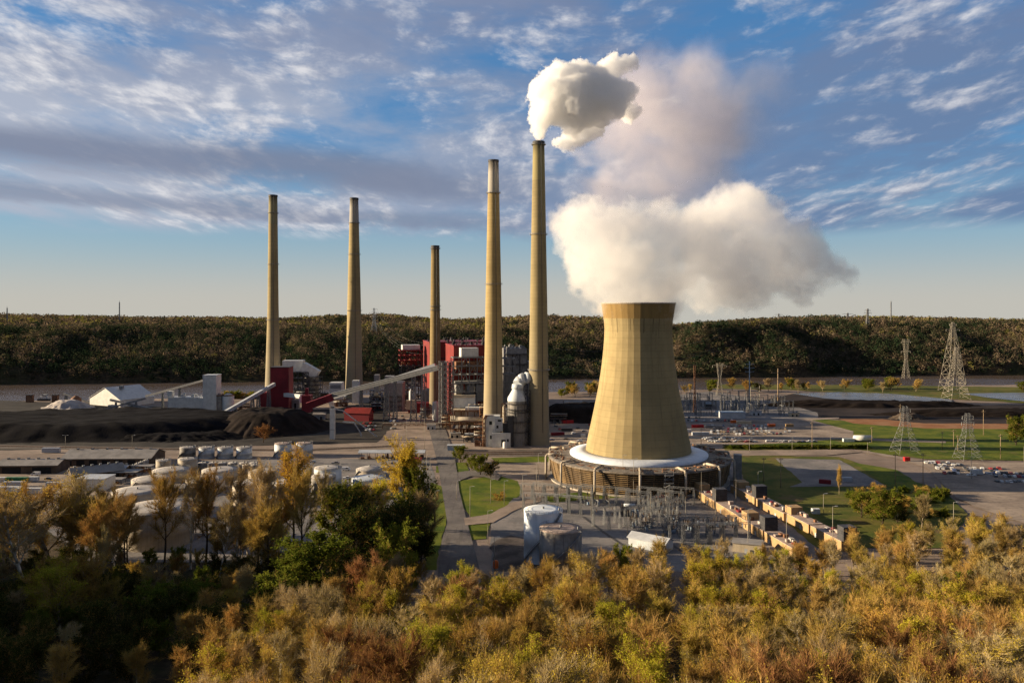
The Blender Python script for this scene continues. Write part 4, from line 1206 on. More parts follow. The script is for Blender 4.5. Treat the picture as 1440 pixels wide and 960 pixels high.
# --- trees about the plant
for key, px, pyb, pyt, wd, lab in (
    ('green0', 648, 650, 626, 1.1, 'small bright green tree at the road junction'),
    ('green1', 676, 668, 640, 1.3, 'bushy green tree in the lawn by the road'),
    ('dark0', 690, 672, 650, 1.2, 'darker bush-like tree beside the lawn'),
    ('green0', 664, 662, 643, 1.1, 'low green tree behind the lawn trees'),
    ('green1', 1240, 738, 692, 1.3, 'leafy green tree at the edge of the right field'),
    ('green0', 1212, 728, 690, 1.2, 'olive tree left of the leafy one in the right field'),
    ('dark1', 1262, 735, 702, 1.2, 'dark tree right of the leafy one in the right field'),
    ('green1', 1428, 626, 588, 1.1, 'rounded olive tree by the ash field at the right edge'),
    ('bare2', 1180, 696, 660, .5, 'lone bare pale tree beside the empty lot'),
    ('red0', 370, 622, 600, 1.5, 'russet bush on the coal bank'),
    ('bare1', 1296, 745, 700, .9, 'bare brown tree below the parking lot'),
    ('green0', 1438, 550, 536, 1.6, 'bright green tree on the river bank at the right edge'),
):
    tree_at(key, px, pyb, pyt, lab, None, z=0.0, wide=wd)
rd = random.Random(77)
for i in range(46):
    px = rd.choice((rd.uniform(780, 845), rd.uniform(948, 1140), rd.uniform(948, 1140), rd.uniform(1100, 1300)))
    pyb = np.interp(px, [780, 850, 950, 1140, 1300], [556, 556, 552, 549, 549]) + rd.uniform(-3, 3)
    key = rd.choice(('bare1', 'bud0', 'dark0', 'bare0', 'green0', 'green1', 'bud1'))
    lab = {'ba': 'pale bare tree', 'bu': 'golden budding tree', 'da': 'dark green tree', 'gr': 'green tree'}[key[:2]] + ' on the near river bank beyond the plant'
    tree_at(key, px, pyb, pyb - rd.uniform(9, 17), lab, {'ba': 'bare', 'bu': 'budding', 'da': 'dark green', 'gr': 'green'}[key[:2]] + ' trees on the near river bank', z=0.0, wide=rd.uniform(1.1, 1.6))
for i in range(16):
    px = 300 + i * 18 + rd.uniform(-5, 5)
    key = rd.choice(('scrub0', 'bush0'))
    tree_at(key, 318 + i * 6.5, 560, 560 - rd.uniform(6, 10), 'low %s on the river bank behind the silos' % ('green bush' if key == 'bush0' else 'brown bush'), ('green' if key == 'bush0' else 'brown') + ' bushes on the bank behind the silos', z=0.0, wide=1.5, cat='bush')
for i in range(26):
    px = rd.uniform(1190, 1330); pyb = rd.uniform(692, 728)
    key = rd.choice(('scrub0', 'bush0', 'scrub0'))
    tree_at(key, px, pyb, pyb - rd.uniform(9, 15), 'low %s in the rough grass right of the generators' % ('green bush' if key == 'bush0' else 'brown bush'), ('green' if key == 'bush0' else 'brown') + ' bushes in the rough grass at right', z=0.0, wide=1.3, cat='bush')
for i in range(15):
    px = 842 + i * 9.2; pyb = 691 + rd.uniform(-1, 1.5)
    tree_at('bush0', px, pyb, pyb - rd.uniform(5, 9), 'clipped green bush at the foot of the cooling tower', 'green bushes along the cooling tower base', z=0.0, wide=1.2, cat='bush')
tree_at('scrub0', 702, 702, 692, 'round brown bush on the lawn by the gravel yard', None, z=0.0, wide=1.6, cat='bush')
# ------------------------------------------------------------------ building helpers
def fb(mb, x0, x1, yt, yb, d, depth, mi=0, z0=None, rz=0.0):
    """box whose near face fills columns x0..x1 and rows yt..yb at distance d"""
    p0 = A(x0, yb, d); p1 = A(x1, yt, d)
    zb = p0.z if z0 is None else z0
    mb.box(((p0.x + p1.x) / 2, d + depth / 2, zb), (p1.x - p0.x, depth, p1.z - zb), rz, mi)
    return mb
def rbox(mb, P, wd, dp, h, rz, mi=0, z0=0.0):
    """box with its near left corner at P, turned by rz"""
    cs, sn = math.cos(rz), math.sin(rz)
    mb.box((P[0] + wd / 2 * cs - dp / 2 * sn, P[1] + wd / 2 * sn + dp / 2 * cs, z0), (wd, dp, h), rz, mi)
    return mb
def lattice(mb, base, H, w0, w1, n, t, mi=0, rz=0.0):
    """square lattice mast: four legs, rings and crossed braces"""
    cs, sn = math.cos(rz), math.sin(rz)
    def cnr(i, f):
        w_ = (w0 + (w1 - w0) * f) / 2
        ax, ay = ((-1, -1), (1, -1), (1, 1), (-1, 1))[i]
        return Vector((base[0] + (ax * cs - ay * sn) * w_, base[1] + (ax * sn + ay * cs) * w_, base[2] + f * H))
    for i in range(4):
        mb.bar(cnr(i, 0), cnr(i, 1), t, mi=mi)
        for k in range(n):
            f0, f1 = k / n, (k + 1) / n
            a, b = cnr(i, f0), cnr((i + 1) % 4, f1)
            c, d = cnr((i + 1) % 4, f0), cnr(i, f1)
            mb.bar(a, b, t * .6, mi=mi); mb.bar(c, d, t * .6, mi=mi); mb.bar(d, b, t * .6, mi=mi)
    return mb
def girder(mb, p0, p1, w, h, n, t, mi=0):
    p0 = Vector(p0); p1 = Vector(p1); d = p1 - p0
    s = Vector((-d.y, d.x, 0)).normalized() * w / 2; u = Vector((0, 0, h))
    for sg in (-1, 1):
        for uu in (Vector(), u): mb.bar(p0 + s * sg + uu, p1 + s * sg + uu, t, mi=mi)
        for k in range(n):
            a = p0 + d * (k / n); b = p0 + d * ((k + 1) / n)
            mb.bar(a + s * sg + (u if k % 2 else Vector()), b + s * sg + (Vector() if k % 2 else u), t * .7, mi=mi)
    return mb
def frame3d(mb, P, wd, dp, h, nx, nf, t, rz=0, mi=0, brace=True, z0=0.0, floors=True, mif=None):
    """open steel frame with floors, near left corner at P"""
    cs, sn = math.cos(rz), math.sin(rz)
    T = lambda x, y, z: Vector((P[0] + x * cs - y * sn, P[1] + x * sn + y * cs, z0 + z))
    for i in range(nx + 1):
        for y in (0, dp): mb.bar(T(wd * i / nx, y, 0), T(wd * i / nx, y, h), t, mi=mi)
    for j in range(1, nf + 1):
        z = h * j / nf
        for y in (0, dp): mb.bar(T(0, y, z), T(wd, y, z), t, mi=mi)
        for i in range(nx + 1): mb.bar(T(wd * i / nx, 0, z), T(wd * i / nx, dp, z), t * .8, mi=mi)
        if floors and j < nf + 1:
            c = T(wd / 2, dp / 2, z - t * .6 - .2)
            mb.box((c.x, c.y, c.z), (wd * .98, dp * .9, .15), rz, mi if mif is None else mif)
        for y in (-.1,):
            mb.bar(T(0, y, z + 1.1), T(wd, y, z + 1.1), t * .3, mi=mi)
    if brace:
        for j in range(nf):
            for i in range(nx):
                if (i + j) % 2 == 0:
                    mb.bar(T(wd * i / nx, 0, h * j / nf), T(wd * (i + .5) / nx, 0, h * (j + 1) / nf), t * .6, mi=mi)
                    mb.bar(T(wd * (i + 1) / nx, 0, h * j / nf), T(wd * (i + .5) / nx, 0, h * (j + 1) / nf), t * .6, mi=mi)
    return mb
def spread_boxes(mb, P, wd, dp, z, n, rz, rd, smin, smax, mi=0, hmax=2.0):
    cs, sn = math.cos(rz), math.sin(rz)
    for _ in range(n):
        x, y = rd.random() * wd, rd.random() * dp
        mb.box((P[0] + x * cs - y * sn, P[1] + x * sn + y * cs, z), (rd.uniform(smin, smax), rd.uniform(smin, smax), rd.uniform(.6, hmax)), rz, mi)

def units(t, name, mt_, P, wd, dp, z, n, rz, rd, smin, smax, hmax=2.0):
    cs, sn = math.cos(rz), math.sin(rz)
    for _ in range(n):
        x, y = rd.random() * wd, rd.random() * dp
        w_, d_, h = rd.uniform(smin, smax), rd.uniform(smin, smax), rd.uniform(.6, hmax)
        mb = MB(); c = (P[0] + x * cs - y * sn, P[1] + x * sn + y * cs)
        mb.box((c[0], c[1], z), (w_, d_, h), rz); mb.box((c[0], c[1], z + h + .002), (w_ * .6, d_ * .7, h * .3), rz)
        mb.build(name, M[mt_], t)
RB = R(14)
rd = random.Random(8)
# ------------------------------------------------------------------ boiler houses
def boiler_house(px, d, wd, dp, ytop, lab, name='boiler_house'):
    P = A(px, 0, d); P.z = 0
    H = HC - (ytop - YH) * d / F
    t = thing(name, lab, 'industrial building', P)
    mb = rbox(MB(), P, wd, dp, H, RB); mb.build('walls', M['red'], t)
    mb = rbox(MB(), (P.x - .3, P.y - .3), wd + .6, dp + .6, 1.0, RB, z0=H + .003); mb.build('parapet', M['darkred'], t)
    units(t, 'roof_unit', 'darksteel', P, wd, dp, H + 1.0, 24, RB, rd, .8, 3.2, 3.0)
    for k in range(7):
        x, y = rd.random() * wd * .9, rd.random() * dp * .8
        mb = MB(); mb.bar((P.x + x, P.y + y, H + 1), (P.x + x, P.y + y, H + rd.uniform(3, 6)), .5, sides=6, w1=.5); mb.build('roof_pipe', M['darksteel'], t)
    # window strips and louvres in the walls
    cs, sn = math.cos(RB), math.sin(RB)
    mb = MB()
    for zf in (.35, .55, .75):
        rbox(mb, (P.x + wd * .1 * cs + .15 * sn, P.y + wd * .1 * sn - .15 * cs), wd * .8, .3, 1.6, RB, z0=H * zf)
    mb.build('window_strip', M['glassdark'], t)
    return t, P, H
boiler_house(638, 768, 34, 48, 487, 'red boiler house with a lit side wall, behind the open steel frames')
boiler_house(604, 880, 78, 52, 482, 'farther dark red boiler house behind the shortest chimney', 'boiler_house')
# red open steel structure with white top
P = A(563, 0, 900); P.z = 0
t = thing('steel_structure', 'open red steel structure with a white box on its roof, left of the shortest chimney', 'steel structure', P)
zr = HC - (493 - YH) * 900 / F; zl = HC - (514 - YH) * 900 / F
mb = frame3d(MB(), (P.x, P.y), 24, 20, zr - zl, 4, 3, .9, RB, 0, True, z0=zl); mb.build('red_frame', M['red'], t)
mb = frame3d(MB(), (P.x + 1, P.y + 1), 22, 18, zl - .6, 3, 4, 1.1, RB, 0, True); mb.build('columns', M['darksteel'], t)
mb = MB(); rbox(mb, (P.x + 2, P.y + 3), 20, 14, 5.6, RB, z0=zr + .6); mb.build('cabin', M['white'], t)
units(t, 'machine', 'rust', (P.x + 2, P.y + 2), 18, 14, zl + .5, 18, RB, rd, 1.5, 4, hmax=5)
# front steel frames of the precipitator
P = A(638, 0, 748); P.z = 0
t = thing('precipitator', 'tall grey steel frame of platforms and braces in front of the red boiler house', 'steel structure', P)
Hf = HC - (503 - YH) * 748 / F
mb = frame3d(MB(), (P.x, P.y), 30, 15, Hf, 4, 8, .75, RB); mb.build('frame', M['galv'], t)
mb = MB(); rbox(mb, (P.x + 7, P.y + 2), 16.5, 11, 8.5, RB, z0=Hf + .5); mb.build('white_housing', M['white'], t)
mb = MB(); rbox(mb, (P.x + 2, P.y + 3.5), 9, 9, 7, RB, z0=Hf - 11); rbox(mb, (P.x + 14, P.y + 5.2), 12, 9, 9, RB, z0=Hf - 12.5); mb.build('orange_casing', M['rust'], t)
mb = MB()
for q in (2, 12, 21): rbox(mb, (P.x + q, P.y + 3 + q * .2), 7, 9, 16, RB, z0=Hf * .35)
rbox(mb, (P.x + 1, P.y + 2.5), 27, 10, 2, RB, z0=Hf * .62)
mb.build('casing', M['steel'], t)
mb = MB()
for k in range(5): mb.bar((P.x + 2 + k * 6, P.y + 2 + k * 1.5, Hf * .35), (P.x + 2 + k * 6, P.y + 2 + k * 1.5, 12), 2.4, sides=8, w1=.8)
mb.build('hopper', M['rust'], t)
P = A(709, 0, 770); P.z = 0
t = thing('precipitator', 'grey steel frame showing right of the stout chimney', 'steel structure', P)
mb = frame3d(MB(), (P.x, P.y), 11, 14, HC - (504 - YH) * 770 / F, 2, 8, .75, RB); mb.build('frame', M['galv'], t)
mb = MB(); rbox(mb, (P.x + 1, P.y + 3), 9, 9, 40, RB, z0=8); mb.build('casing', M['steel'], t)
P = A(712, 0, 830); P.z = 0
t = thing('plant_block', 'grey windowless block between the two tall right chimneys', 'industrial building', P)
Hb = HC - (490 - YH) * 830 / F
mb = rbox(MB(), P, 22, 26, Hb, RB); rbox(mb, (P.x + 22.1, P.y + 5.6), 9, 20, Hb - 14, RB); mb.build('walls', M['steel'], t)
units(t, 'roof_unit', 'galv', P, 20, 22, Hb + .003, 12, RB, rd, 1, 4, hmax=3)
mb = frame3d(MB(), (P.x - 1, P.y - 3.2), 24, 3, Hb - 6, 3, 6, .5, RB, floors=True); mb.build('platforms', M['darksteel'], t)
# two lattice stair towers
for px, lab, mt_ in ((622, 'silver lattice stair tower left of the precipitator frame', 'galv'), (632.5, 'second lattice stair tower, backed by the red wall', 'galv')):
    P = A(px, 0, 742); P.z = 0
    t = thing('stair_tower', lab, 'stair tower', P, 'lattice stair towers')
    mb = lattice(MB(), P, HC - (508 - YH) * 742 / F, 6.0, 6.0, 12, .5, rz=RB); mb.build('frame', M[mt_], t)
    mb = MB()
    for k in range(24):
        z = k * 2.45 + 1; s = 1 if k % 2 else -1
        mb.bar((P.x - 2.2 * s, P.y, z), (P.x + 2.2 * s, P.y, z + 2.45), 1.2, .2)
    mb.build('stairs', M['galv'], t)
    mb = MB(); mb.box((P.x, P.y + .5, 0), (2.2, 2.2, HC - (508 - YH) * 742 / F - 1), RB); mb.build('lift_shaft', M['red' if px > 630 else 'steel'], t)
# low tan and white blocks at the frame's foot
P = A(636, 0, 728); P.z = 0
t = thing('annexe', 'tan and white annexe at the foot of the precipitator frame', 'industrial building', P)
z_ = lambda py, d: HC - (py - YH) * d / F
mb = fb(MB(), 637, 656, 576, 600, 728, 12, z0=0); fb(mb, 656.2, 676, 586, 600, 728, 14, z0=0); mb.build('tan_walls', M['beige'], t)
mb = fb(MB(), 637, 668, 559, 573, 740.5, 20); mb.build('upper_block', M['white'], t)
mb = fb(MB(), 654, 674, 573, 585, 727.5, 9); mb.build('white_block', M['white'], t)
mb = fb(MB(), 636, 668, 556.5, 558.8, 740, 22); mb.build('roof_slab', M['beige'], t)
mb = frame3d(MB(), (A(639, 0, 722).x, 722), 24, 5, z_(578, 722), 4, 2, .5, 0, floors=True); mb.build('platform', M['rust'], t)
P = G(634, 612)
t = thing('pipe_deck', 'elevated deck of pale pipes on steel legs in front of the annexe', 'pipe rack', P)
mb = frame3d(MB(), (P.x, P.y), 27, 24, 12, 4, 2, .6, 0, floors=True, mif=1); mb.build('frame', [M['rust'], M['steel']], t)
mb = MB()
for k in range(6): mb.bar((P.x - .5, P.y + 2 + k * 3.6, 12.9), (P.x + 28, P.y + 2 + k * 3.6, 12.9), 1.3, sides=8, w1=1.3, smooth=True)
for k in range(3): mb.bar((P.x + .5 + k * 1.6, P.y - 1, 13.6), (P.x - 1.5 + k * 1.6, P.y + 24, 13.6), 1.1, sides=8, w1=1.1, smooth=True)
mb.build('pipes', M['tankcream'], t)
units(t, 'equipment_unit', 'rust', P, 26, 18, 0.01, 22, 0, rd, 1.5, 4, hmax=4)
P = G(613, 591)
t = thing('storage_tank', 'upright white tank at the foot of the lattice stair tower', 'tank', P)
mb = MB(); mb.lathe(P, [(3.6, 0), (3.6, 17.5), (3.2, 18.4), (0.1, 19)], 28); mb.build('shell', M['white'], t)
# scaffold and pipes around the stout chimney's foot
P = G(695, 606)
t = thing('pipe_scaffold', 'rust brown tangle of pipes and platforms around the foot of the stout chimney', 'pipework', P)
mb = MB()
for k in range(7):
    x0 = P.x - 12 + rd.uniform(0, 20)
    frame3d(mb, (x0, P.y - rd.uniform(2, 14)), rd.uniform(4, 9), rd.uniform(3, 6), rd.uniform(12, 27), 2, rd.randint(4, 8), .3, 0)
mb.build('scaffold', M['rust'], t)
mb = MB()
for k in range(26):
    q = Vector((P.x + rd.uniform(-13, 14), P.y + rd.uniform(-18, -3), rd.uniform(4, 26)))
    pl = [q]
    for j in range(4):
        dirs = rd.choice(((1, 0, 0), (0, 0, 1), (0, 0, -1), (-1, 0, 0), (0, 1, 0)))
        q = q + Vector(dirs) * rd.uniform(2, 6); q.z = max(1.5, min(30, q.z)); pl.append(q.copy())
    mb.poly(pl, rd.uniform(.5, 1.3), 7, mi=rd.choice((0, 0, 1)))
mb.build('pipes', [M['rust'], M['tankcream']], t)
units(t, 'equipment_unit', 'beige', (P.x - 13, P.y - 17), 26, 12, .01, 24, 0, rd, 1.5, 4.5, hmax=7)
# white pump house
P = G(681, 628)
t = thing('pump_house', 'white pump house with stepped front beside the absorber vessel', 'industrial building', P)
mb = fb(MB(), 681, 703, 585, 628, P.y, 11, z0=0); fb(mb, 692, 718, 609, 628, P.y - 3.5, 3.49, z0=0); mb.build('walls', M['white'], t)
mb = fb(MB(), 696, 707, 588, 606, P.y - 2.2, 2.19); fb(mb, 683.5, 687, 600, 628, P.y - .5, .49, z0=0); mb.build('panels', M['lightroof'], t)
mb = MB()
for x, y, w_, h in ((688, 592, 4, 5), (698, 598, 3, 4), (700, 590, 5, 2.4), (705, 618, 6, 9.9), (689, 612, 2.5, 5), (713, 617, 2.5, 4)):
    fb(mb, x, x + w_, y, y + h, P.y - (3.8 if x > 693 and y > 608 else 2.4 if x > 695 else .2), .19)
mb.build('openings', M['glassdark'], t)
mb = MB()
for x in (679.5, 682): mb.poly([A(x, 628, P.y - 1.5), A(x, 590, P.y - 1.5), A(x + 3, 584, P.y), A(x + 12, 584, P.y + 3)], .9, 8)
mb.build('pipes', M['rust'], t)
P = G(710, 630)
t = thing('storage_tank', 'small white tank in front of the pump house', 'tank', P)
mb = MB(); mb.lathe(P, [(1.7, 0), (1.7, 4.6), (.1, 5.4)], 20); mb.build('shell', M['white'], t)
# absorber vessel and duct
P = G(727.5, 625); d = P.y; s = d / F
t = thing('absorber_vessel', 'round absorber vessel with conical white top beside the tallest chimney', 'vessel', P)
mb = MB(); mb.lathe(P, [(13.5 * s, 0), (13.5 * s, z_(563, d))], 36); mb.build('shell', M['tankgrey'], t)
mb = MB(); mb.lathe((P.x, P.y, z_(563, d)), [(14 * s, 0), (13.5 * s, 2.5), (9 * s, 7), (7 * s, 9), (7 * s, 11)], 32); mb.build('dome', M['tankwhite'], t)
zt = z_(563, d)
mb = MB(); q0 = Vector((P.x, P.y, zt + 9)); q3 = Vector((ST5B.x - 7, ST5B.y, z_(532, d)))
mb.poly([q0, q0 + Vector((.5, .5, 4)), q0 + Vector((3, 3, 7.5)), q0.lerp(q3, .6) + Vector((0, 0, 4)), q3], 9.5, 14); mb.build('duct', M['tankwhite'], t)
mb = MB()
for py, e in ((567, 1.8), (575, 2.2), (579, 1.5), (592, 2.2), (606, 1.6)):
    zz_ = z_(py, d); r = 13.5 * s
    mb.lathe(P, [(r, zz_), (r + e, zz_), (r + e, zz_ + .3), (r, zz_ + .3)], 30, caps=(False, False), smooth=False)
    mb.lathe(P, [(r + e, zz_ + 1.1), (r + e + .1, zz_ + 1.1), (r + e + .1, zz_ + 1.2), (r + e, zz_ + 1.2)], 30, caps=(False, False), smooth=False)
mb.build('platforms', M['darksteel'], t)
mb = MB()
for k in range(26):
    a_ = R(-175 + k * 13.6); r = 13.5 * s + .7
    mb.bar(P + Vector((r * math.cos(a_), r * math.sin(a_), 0)), P + Vector((r * math.cos(a_), r * math.sin(a_), zt * rd.uniform(.55, .98))), rd.uniform(.25, .6), sides=6, w1=.4)
mb.build('stiffeners', M['steel'], t)
P2 = A(742, 0, d - 3); P2.z = 0
mb = lattice(MB(), P2, z_(548, d), 4.2, 4.2, 14, .35); mb.build('stair_frame', M['darksteel'], t)
mb = MB(); fb(mb, 714, 722, 585, 625, d - 11, 4, z0=0); fb(mb, 707, 714, 596, 625, d - 9, 5, z0=0); mb.build('pump_bay', M['darksteel'], t)
P = G(699, 620)
t = thing('lime_silo', 'rusty slim frame with vertical pipes left of the absorber vessel', 'pipework', (P.x, P.y + 12, 0))
mb = lattice(MB(), (P.x + 6, P.y + 12, 0), 30, 5, 5, 8, .35); mb.build('frame', M['rust'], t)
mb = MB(); mb.lathe((P.x + 6, P.y + 12, 0), [(1.6, 2), (1.6, 27), (.3, 29)], 14); mb.build('vessel', M['tankcream'], t)

# ------------------------------------------------------------------ middle distance, left of the street
P = G(575, 581)
t = thing('pump_shed', 'low dark red block with roof tanks at the street end', 'industrial building', P)
mb = fb(MB(), 574, 604, 567, 581, P.y, 16, z0=0); mb.build('walls', M['darkred'], t)
mb = fb(MB(), 571, 584, 563, 576, P.y - 4, 3.9); mb.build('canopy', M['beige'], t)
mb = MB()
for px, h in ((578, 15), (582.5, 12)): mb.lathe((A(px, 0, P.y + 6).x, P.y + 6, z_(567, P.y)), [(2.2, .01), (2.2, h * .8), (.2, h)], 16)
mb.build('roof_tank', M['lightroof'], t)
P = G(597, 579)
t = thing('storage_tank', 'squat grey tank behind the low dark red block', 'tank', (P.x, P.y + 24, 0))
mb = MB(); mb.lathe((P.x, P.y + 24, 0), [(5, 0), (5, 20), (3.4, 22.5), (.2, 23.4)], 24); mb.build('shell', M['tankgrey'], t)
P = A(540, 0, 860); P.z = 0
t = thing('crusher_house', 'grey block with hoppers behind the long conveyor', 'industrial building', P)
mb = fb(MB(), 541, 566, 538, 560, 860, 22, z0=0); fb(mb, 541, 553, 529, 537.8, 866, 12); fb(mb, 526, 533, 527, 540, 868, 8, z0=20); mb.build('walls', M['steel'], t)
mb = frame3d(MB(), (A(520, 0, 858).x, 858), 34, 14, 16, 5, 3, .5, 0); mb.build('frame', M['darksteel'], t)
units(t, 'hopper', 'beige', (A(520, 0, 858).x, 860), 34, 12, 14, 14, 0, rd, 2, 5, hmax=9)
P = A(496, 0, 930); P.z = 0
t = thing('fan_house', 'small white block at the foot of the second chimney', 'industrial building', P)
mb = fb(MB(), 495, 504, 535, 560, 930, 10, z0=0); mb.build('walls', M['white'], t)
P = A(463, 0, 900); P.z = 0
t = thing('site_cabin', 'low white flat block between the two left chimneys', 'industrial building', P)
mb = fb(MB(), 463, 480, 538, 560, 900, 14, z0=0); fb(mb, 464, 479, 541, 546, 899.6, .39, 1); mb.build('walls', [M['white'], M['steel']], t)
P = A(400, 0, 950); P.z = 0
t = thing('scrubber_building', 'white ducts and round vessel on dark steelwork beside the left chimney', 'industrial building', P)
mb = MB()
rbox(mb, A(397, 0, 950), 24, 16, z_(507, 950) - z_(523, 950), R(4), z0=z_(523, 950))
a0, a1 = A(426, 515, 952), A(447, 527, 952)
mb.bar(a0, a1, 11, 11, sides=4); mb.build('duct', M['white'], t)
mb = MB(); c = A(438.5, 0, 955); mb.lathe((c.x, c.y, 0), [(8.5, 0), (8.5, z_(528, 955)), (4, z_(520, 955))], 28); mb.build('vessel', M['tankgrey'], t)
mb = frame3d(MB(), (A(398, 0, 945).x, 945), 30, 20, z_(523, 945) - .5, 5, 5, .7, 0); frame3d(mb, (A(428, 0, 944).x, 944), 19, 10, z_(530, 945), 3, 6, .5, 0); mb.build('steelwork', M['darksteel'], t)
units(t, 'equipment_unit', 'steel', (A(400, 0, 946).x, 948), 40, 14, .02, 16, 0, rd, 3, 7, hmax=14)
# dark red transfer tower
P = A(380, 0, 872); P.z = 0
t = thing('transfer_tower', 'tall dark red windowless transfer tower at the head of the coal conveyors', 'industrial building', P)
mb = fb(MB(), 380, 406, 517, 575, 872, 18, z0=0); fb(mb, 364, 379.8, 552, 575, 874, 14, z0=0); mb.build('walls', M['darkred'], t)
mb = fb(MB(), 379.6, 406.4, 516, 517, 871.6, 18.8); mb.build('roof', M['darksteel'], t)
# long conveyor gallery with trestles
def gallery(name, pts, w_, h, mt_, lab, bents=(), roof=None, belt=True):
    t = thing(name, lab, 'conveyor', (pts[0].x, pts[0].y, 0))
    mb = MB()
    for a, b in zip(pts[:-1], pts[1:]): mb.bar(a, b, w_, h)
    mb.build('gallery', M[mt_], t)
    if roof:
        mb = MB()
        for a, b in zip(pts[:-1], pts[1:]): mb.bar(a + Vector((0, 0, h / 2 + .26)), b + Vector((0, 0, h / 2 + .26)), w_ + .5, .5)
        mb.build('roof', M[roof], t)
        mb = MB()
        for a, b in zip(pts[:-1], pts[1:]):
            sd = (b - a).cross(Vector((0, 0, 1))).normalized() * (w_ / 2 + .08)
            for sg in (-1, 1): mb.bar(a + sd * sg + Vector((0, 0, h * .12)), b + sd * sg + Vector((0, 0, h * .12)), .15, h * .28)
        mb.build('window_strip', M['steel'], t)
    for f, ws in bents:
        L = [(b - a).length for a, b in zip(pts[:-1], pts[1:])]
        x = f * sum(L); i = 0
        while i < len(L) - 1 and x > L[i]: x -= L[i]; i += 1
        q = pts[i].lerp(pts[i + 1], x / L[i])
        mb = MB(); lattice(mb, (q.x, q.y, 0), max(2, q.z - h / 2 - .1), ws, ws * .55, max(3, int(q.z / 5)), .55)
        mb.build('trestle', M['galv'], t)
    return t
gallery('conveyor_gallery', [A(467, 556, 800), A(617, 517, 772)], 4.6, 4.4, 'galv', 'long pale conveyor gallery climbing right to the boiler house on trestles', ((.28, 4), (.52, 6), (.60, 4), (.77, 6), (.86, 5)), 'lightroof')
gallery('conveyor_gallery', [A(470, 559, 812), A(612, 512.5, 786)], 3.2, 2.6, 'lightroof', 'narrow second gallery running just behind the long conveyor')
gallery('coal_conveyor', [A(432, 571, 796), A(468, 558, 799)], 7, 7, 'darkred', 'dark red enclosed foot of the long conveyor', (), None)
gallery('coal_conveyor', [A(300, 589, 802), A(386, 540, 871)], 3.6, 3.4, 'lightroof', 'white tube conveyor climbing from the coal heap to the dark red tower', ((.35, 3), (.62, 4), (.72, 4), (.9, 4)))
gallery('coal_conveyor', [A(401, 555, 868), A(424, 557, 850), A(424, 566, 850)], 4, 4, 'white', 'short white conveyor stub right of the dark red tower')
P = A(424, 0, 846); P.z = 0
t = thing('junction_house', 'red brown block at the conveyor foot between tower and heap', 'industrial building', P)
mb = fb(MB(), 424, 436, 556, 575, 846, 12, z0=0); fb(mb, 429, 433, 546, 555.8, 850, 4); mb.build('walls', M['darkred'], t)
# red gabled shed
P = G(503, 592)
t = thing('red_shed', 'bright red gabled shed below the long conveyor', 'shed', P)
mb = MB(); mb.gable((P.x, P.y + 6, 0), (26, 12, 8), 4.5, R(-12), 0, 1, .8); mb.build('hall', [M['darkred'], M['red']], t)
# white slim tower with pipes
P = G(467.7, 617)
t = thing('sample_tower', 'slim white square tower in front of the coal heap', 'tower', P)
mb = MB(); mb.box(P, (4.0, 4.0, z_(574, P.y))); mb.build('shaft', M['white'], t)
mb = MB(); mb.box((P.x, P.y, z_(574, P.y) + .01), (3, 3, 2.2)); mb.bar((P.x, P.y - 2.1, 8), (P.x, P.y - 2.1, 8.4), 4.2, .25); mb.build('head', M['steel'], t)
gallery('slurry_pipe', [A(471, 575, 680), A(482, 577, 682), A(533, 616, 690)], .9, .9, 'lightroof', 'pale pipe slanting down right from the slim white tower')
gallery('slurry_pipe', [A(482, 593, 684), A(498, 594, 685), A(507, 608, 686), A(508, 613, 686)], .9, .9, 'lightroof', 'short bent pipe below the slanting pipe')
P = A(540, 0, 745); P.z = 0
t = thing('pipe_bridge', 'low pipe bridge crossing the plant street', 'pipe rack', P)
a0, a1 = A(538, 598, 735), A(633, 598, 735)
mb = girder(MB(), a0, a1, 2.5, 1.8, 16, .3)
for f in (0, .33, .66, 1):
    q = a0.lerp(a1, f); mb.bar((q.x, q.y, 0), q, .6)
mb.build('truss', M['rust'], t)
mb = MB(); mb.bar(a0 + Vector((0, -.5, 2.2)), a1 + Vector((0, -.5, 2.2)), .8, sides=8, w1=.8); mb.build('pipe', M['tankcream'], t)

# ------------------------------------------------------------------ coal heaps
def heap(name, cx, cy, rx, ry, H, seed, mt_, lab, n=70, flat=.55, rz=0.0):
    u = np.linspace(-1, 1, n); X, Y = np.meshgrid(u, u)
    ang = np.arctan2(Y, X)
    rad = np.hypot(X, Y) / (0.82 + .16 * fbm(np.cos(ang) * 1.6 + 5, np.sin(ang) * 1.6 + 5, seed))
    z = H * (1 - sstep(flat, 1.0, rad)) * (0.80 + .4 * fbm(X * 2.2 + 9, Y * 2.2 + 9, seed + 3))
    gul = fbm(ang * 14, rad * 1.5, seed + 8)
    z = z + (gul - .5) * 3.4 * sstep(.4, .7, rad) * sstep(1.02, .85, rad) + ((fbm(X * 14, Y * 14, seed + 4) - .5) * 1.8 + (fbm(X * 40 + Y * 16, Y * 9, seed + 6) - .5) * 1.2) * (rad < 1)
    z = np.where(rad >= 1, -.4, z)
    cs, sn = math.cos(rz), math.sin(rz)
    me = grid_mesh(name, X * rx * cs - Y * ry * sn, X * rx * sn + Y * ry * cs, z)
    me.polygons.foreach_set('use_smooth', np.ones(len(me.polygons), dtype=bool))
    me.materials.append(M[mt_])
    o = link_mesh(name, me, None, (cx, cy, 0)); return tag(o, lab, 'heap')
M['coal'] = mat('coal', (0.0085, 0.008, 0.010), 0.95, 0.4, 0.08, spec=0.05, bump=0.6, fine=0.5)
M['coalb'] = mat('brown_coal', (0.022, 0.017, 0.015), 0.95, 0.4, 0.08, spec=0.05, bump=0.6, fine=0.5)
M['gypsum'] = mat('gypsum', (0.42, 0.38, 0.36), 0.9, 0.2, 0.1, bump=0.3)
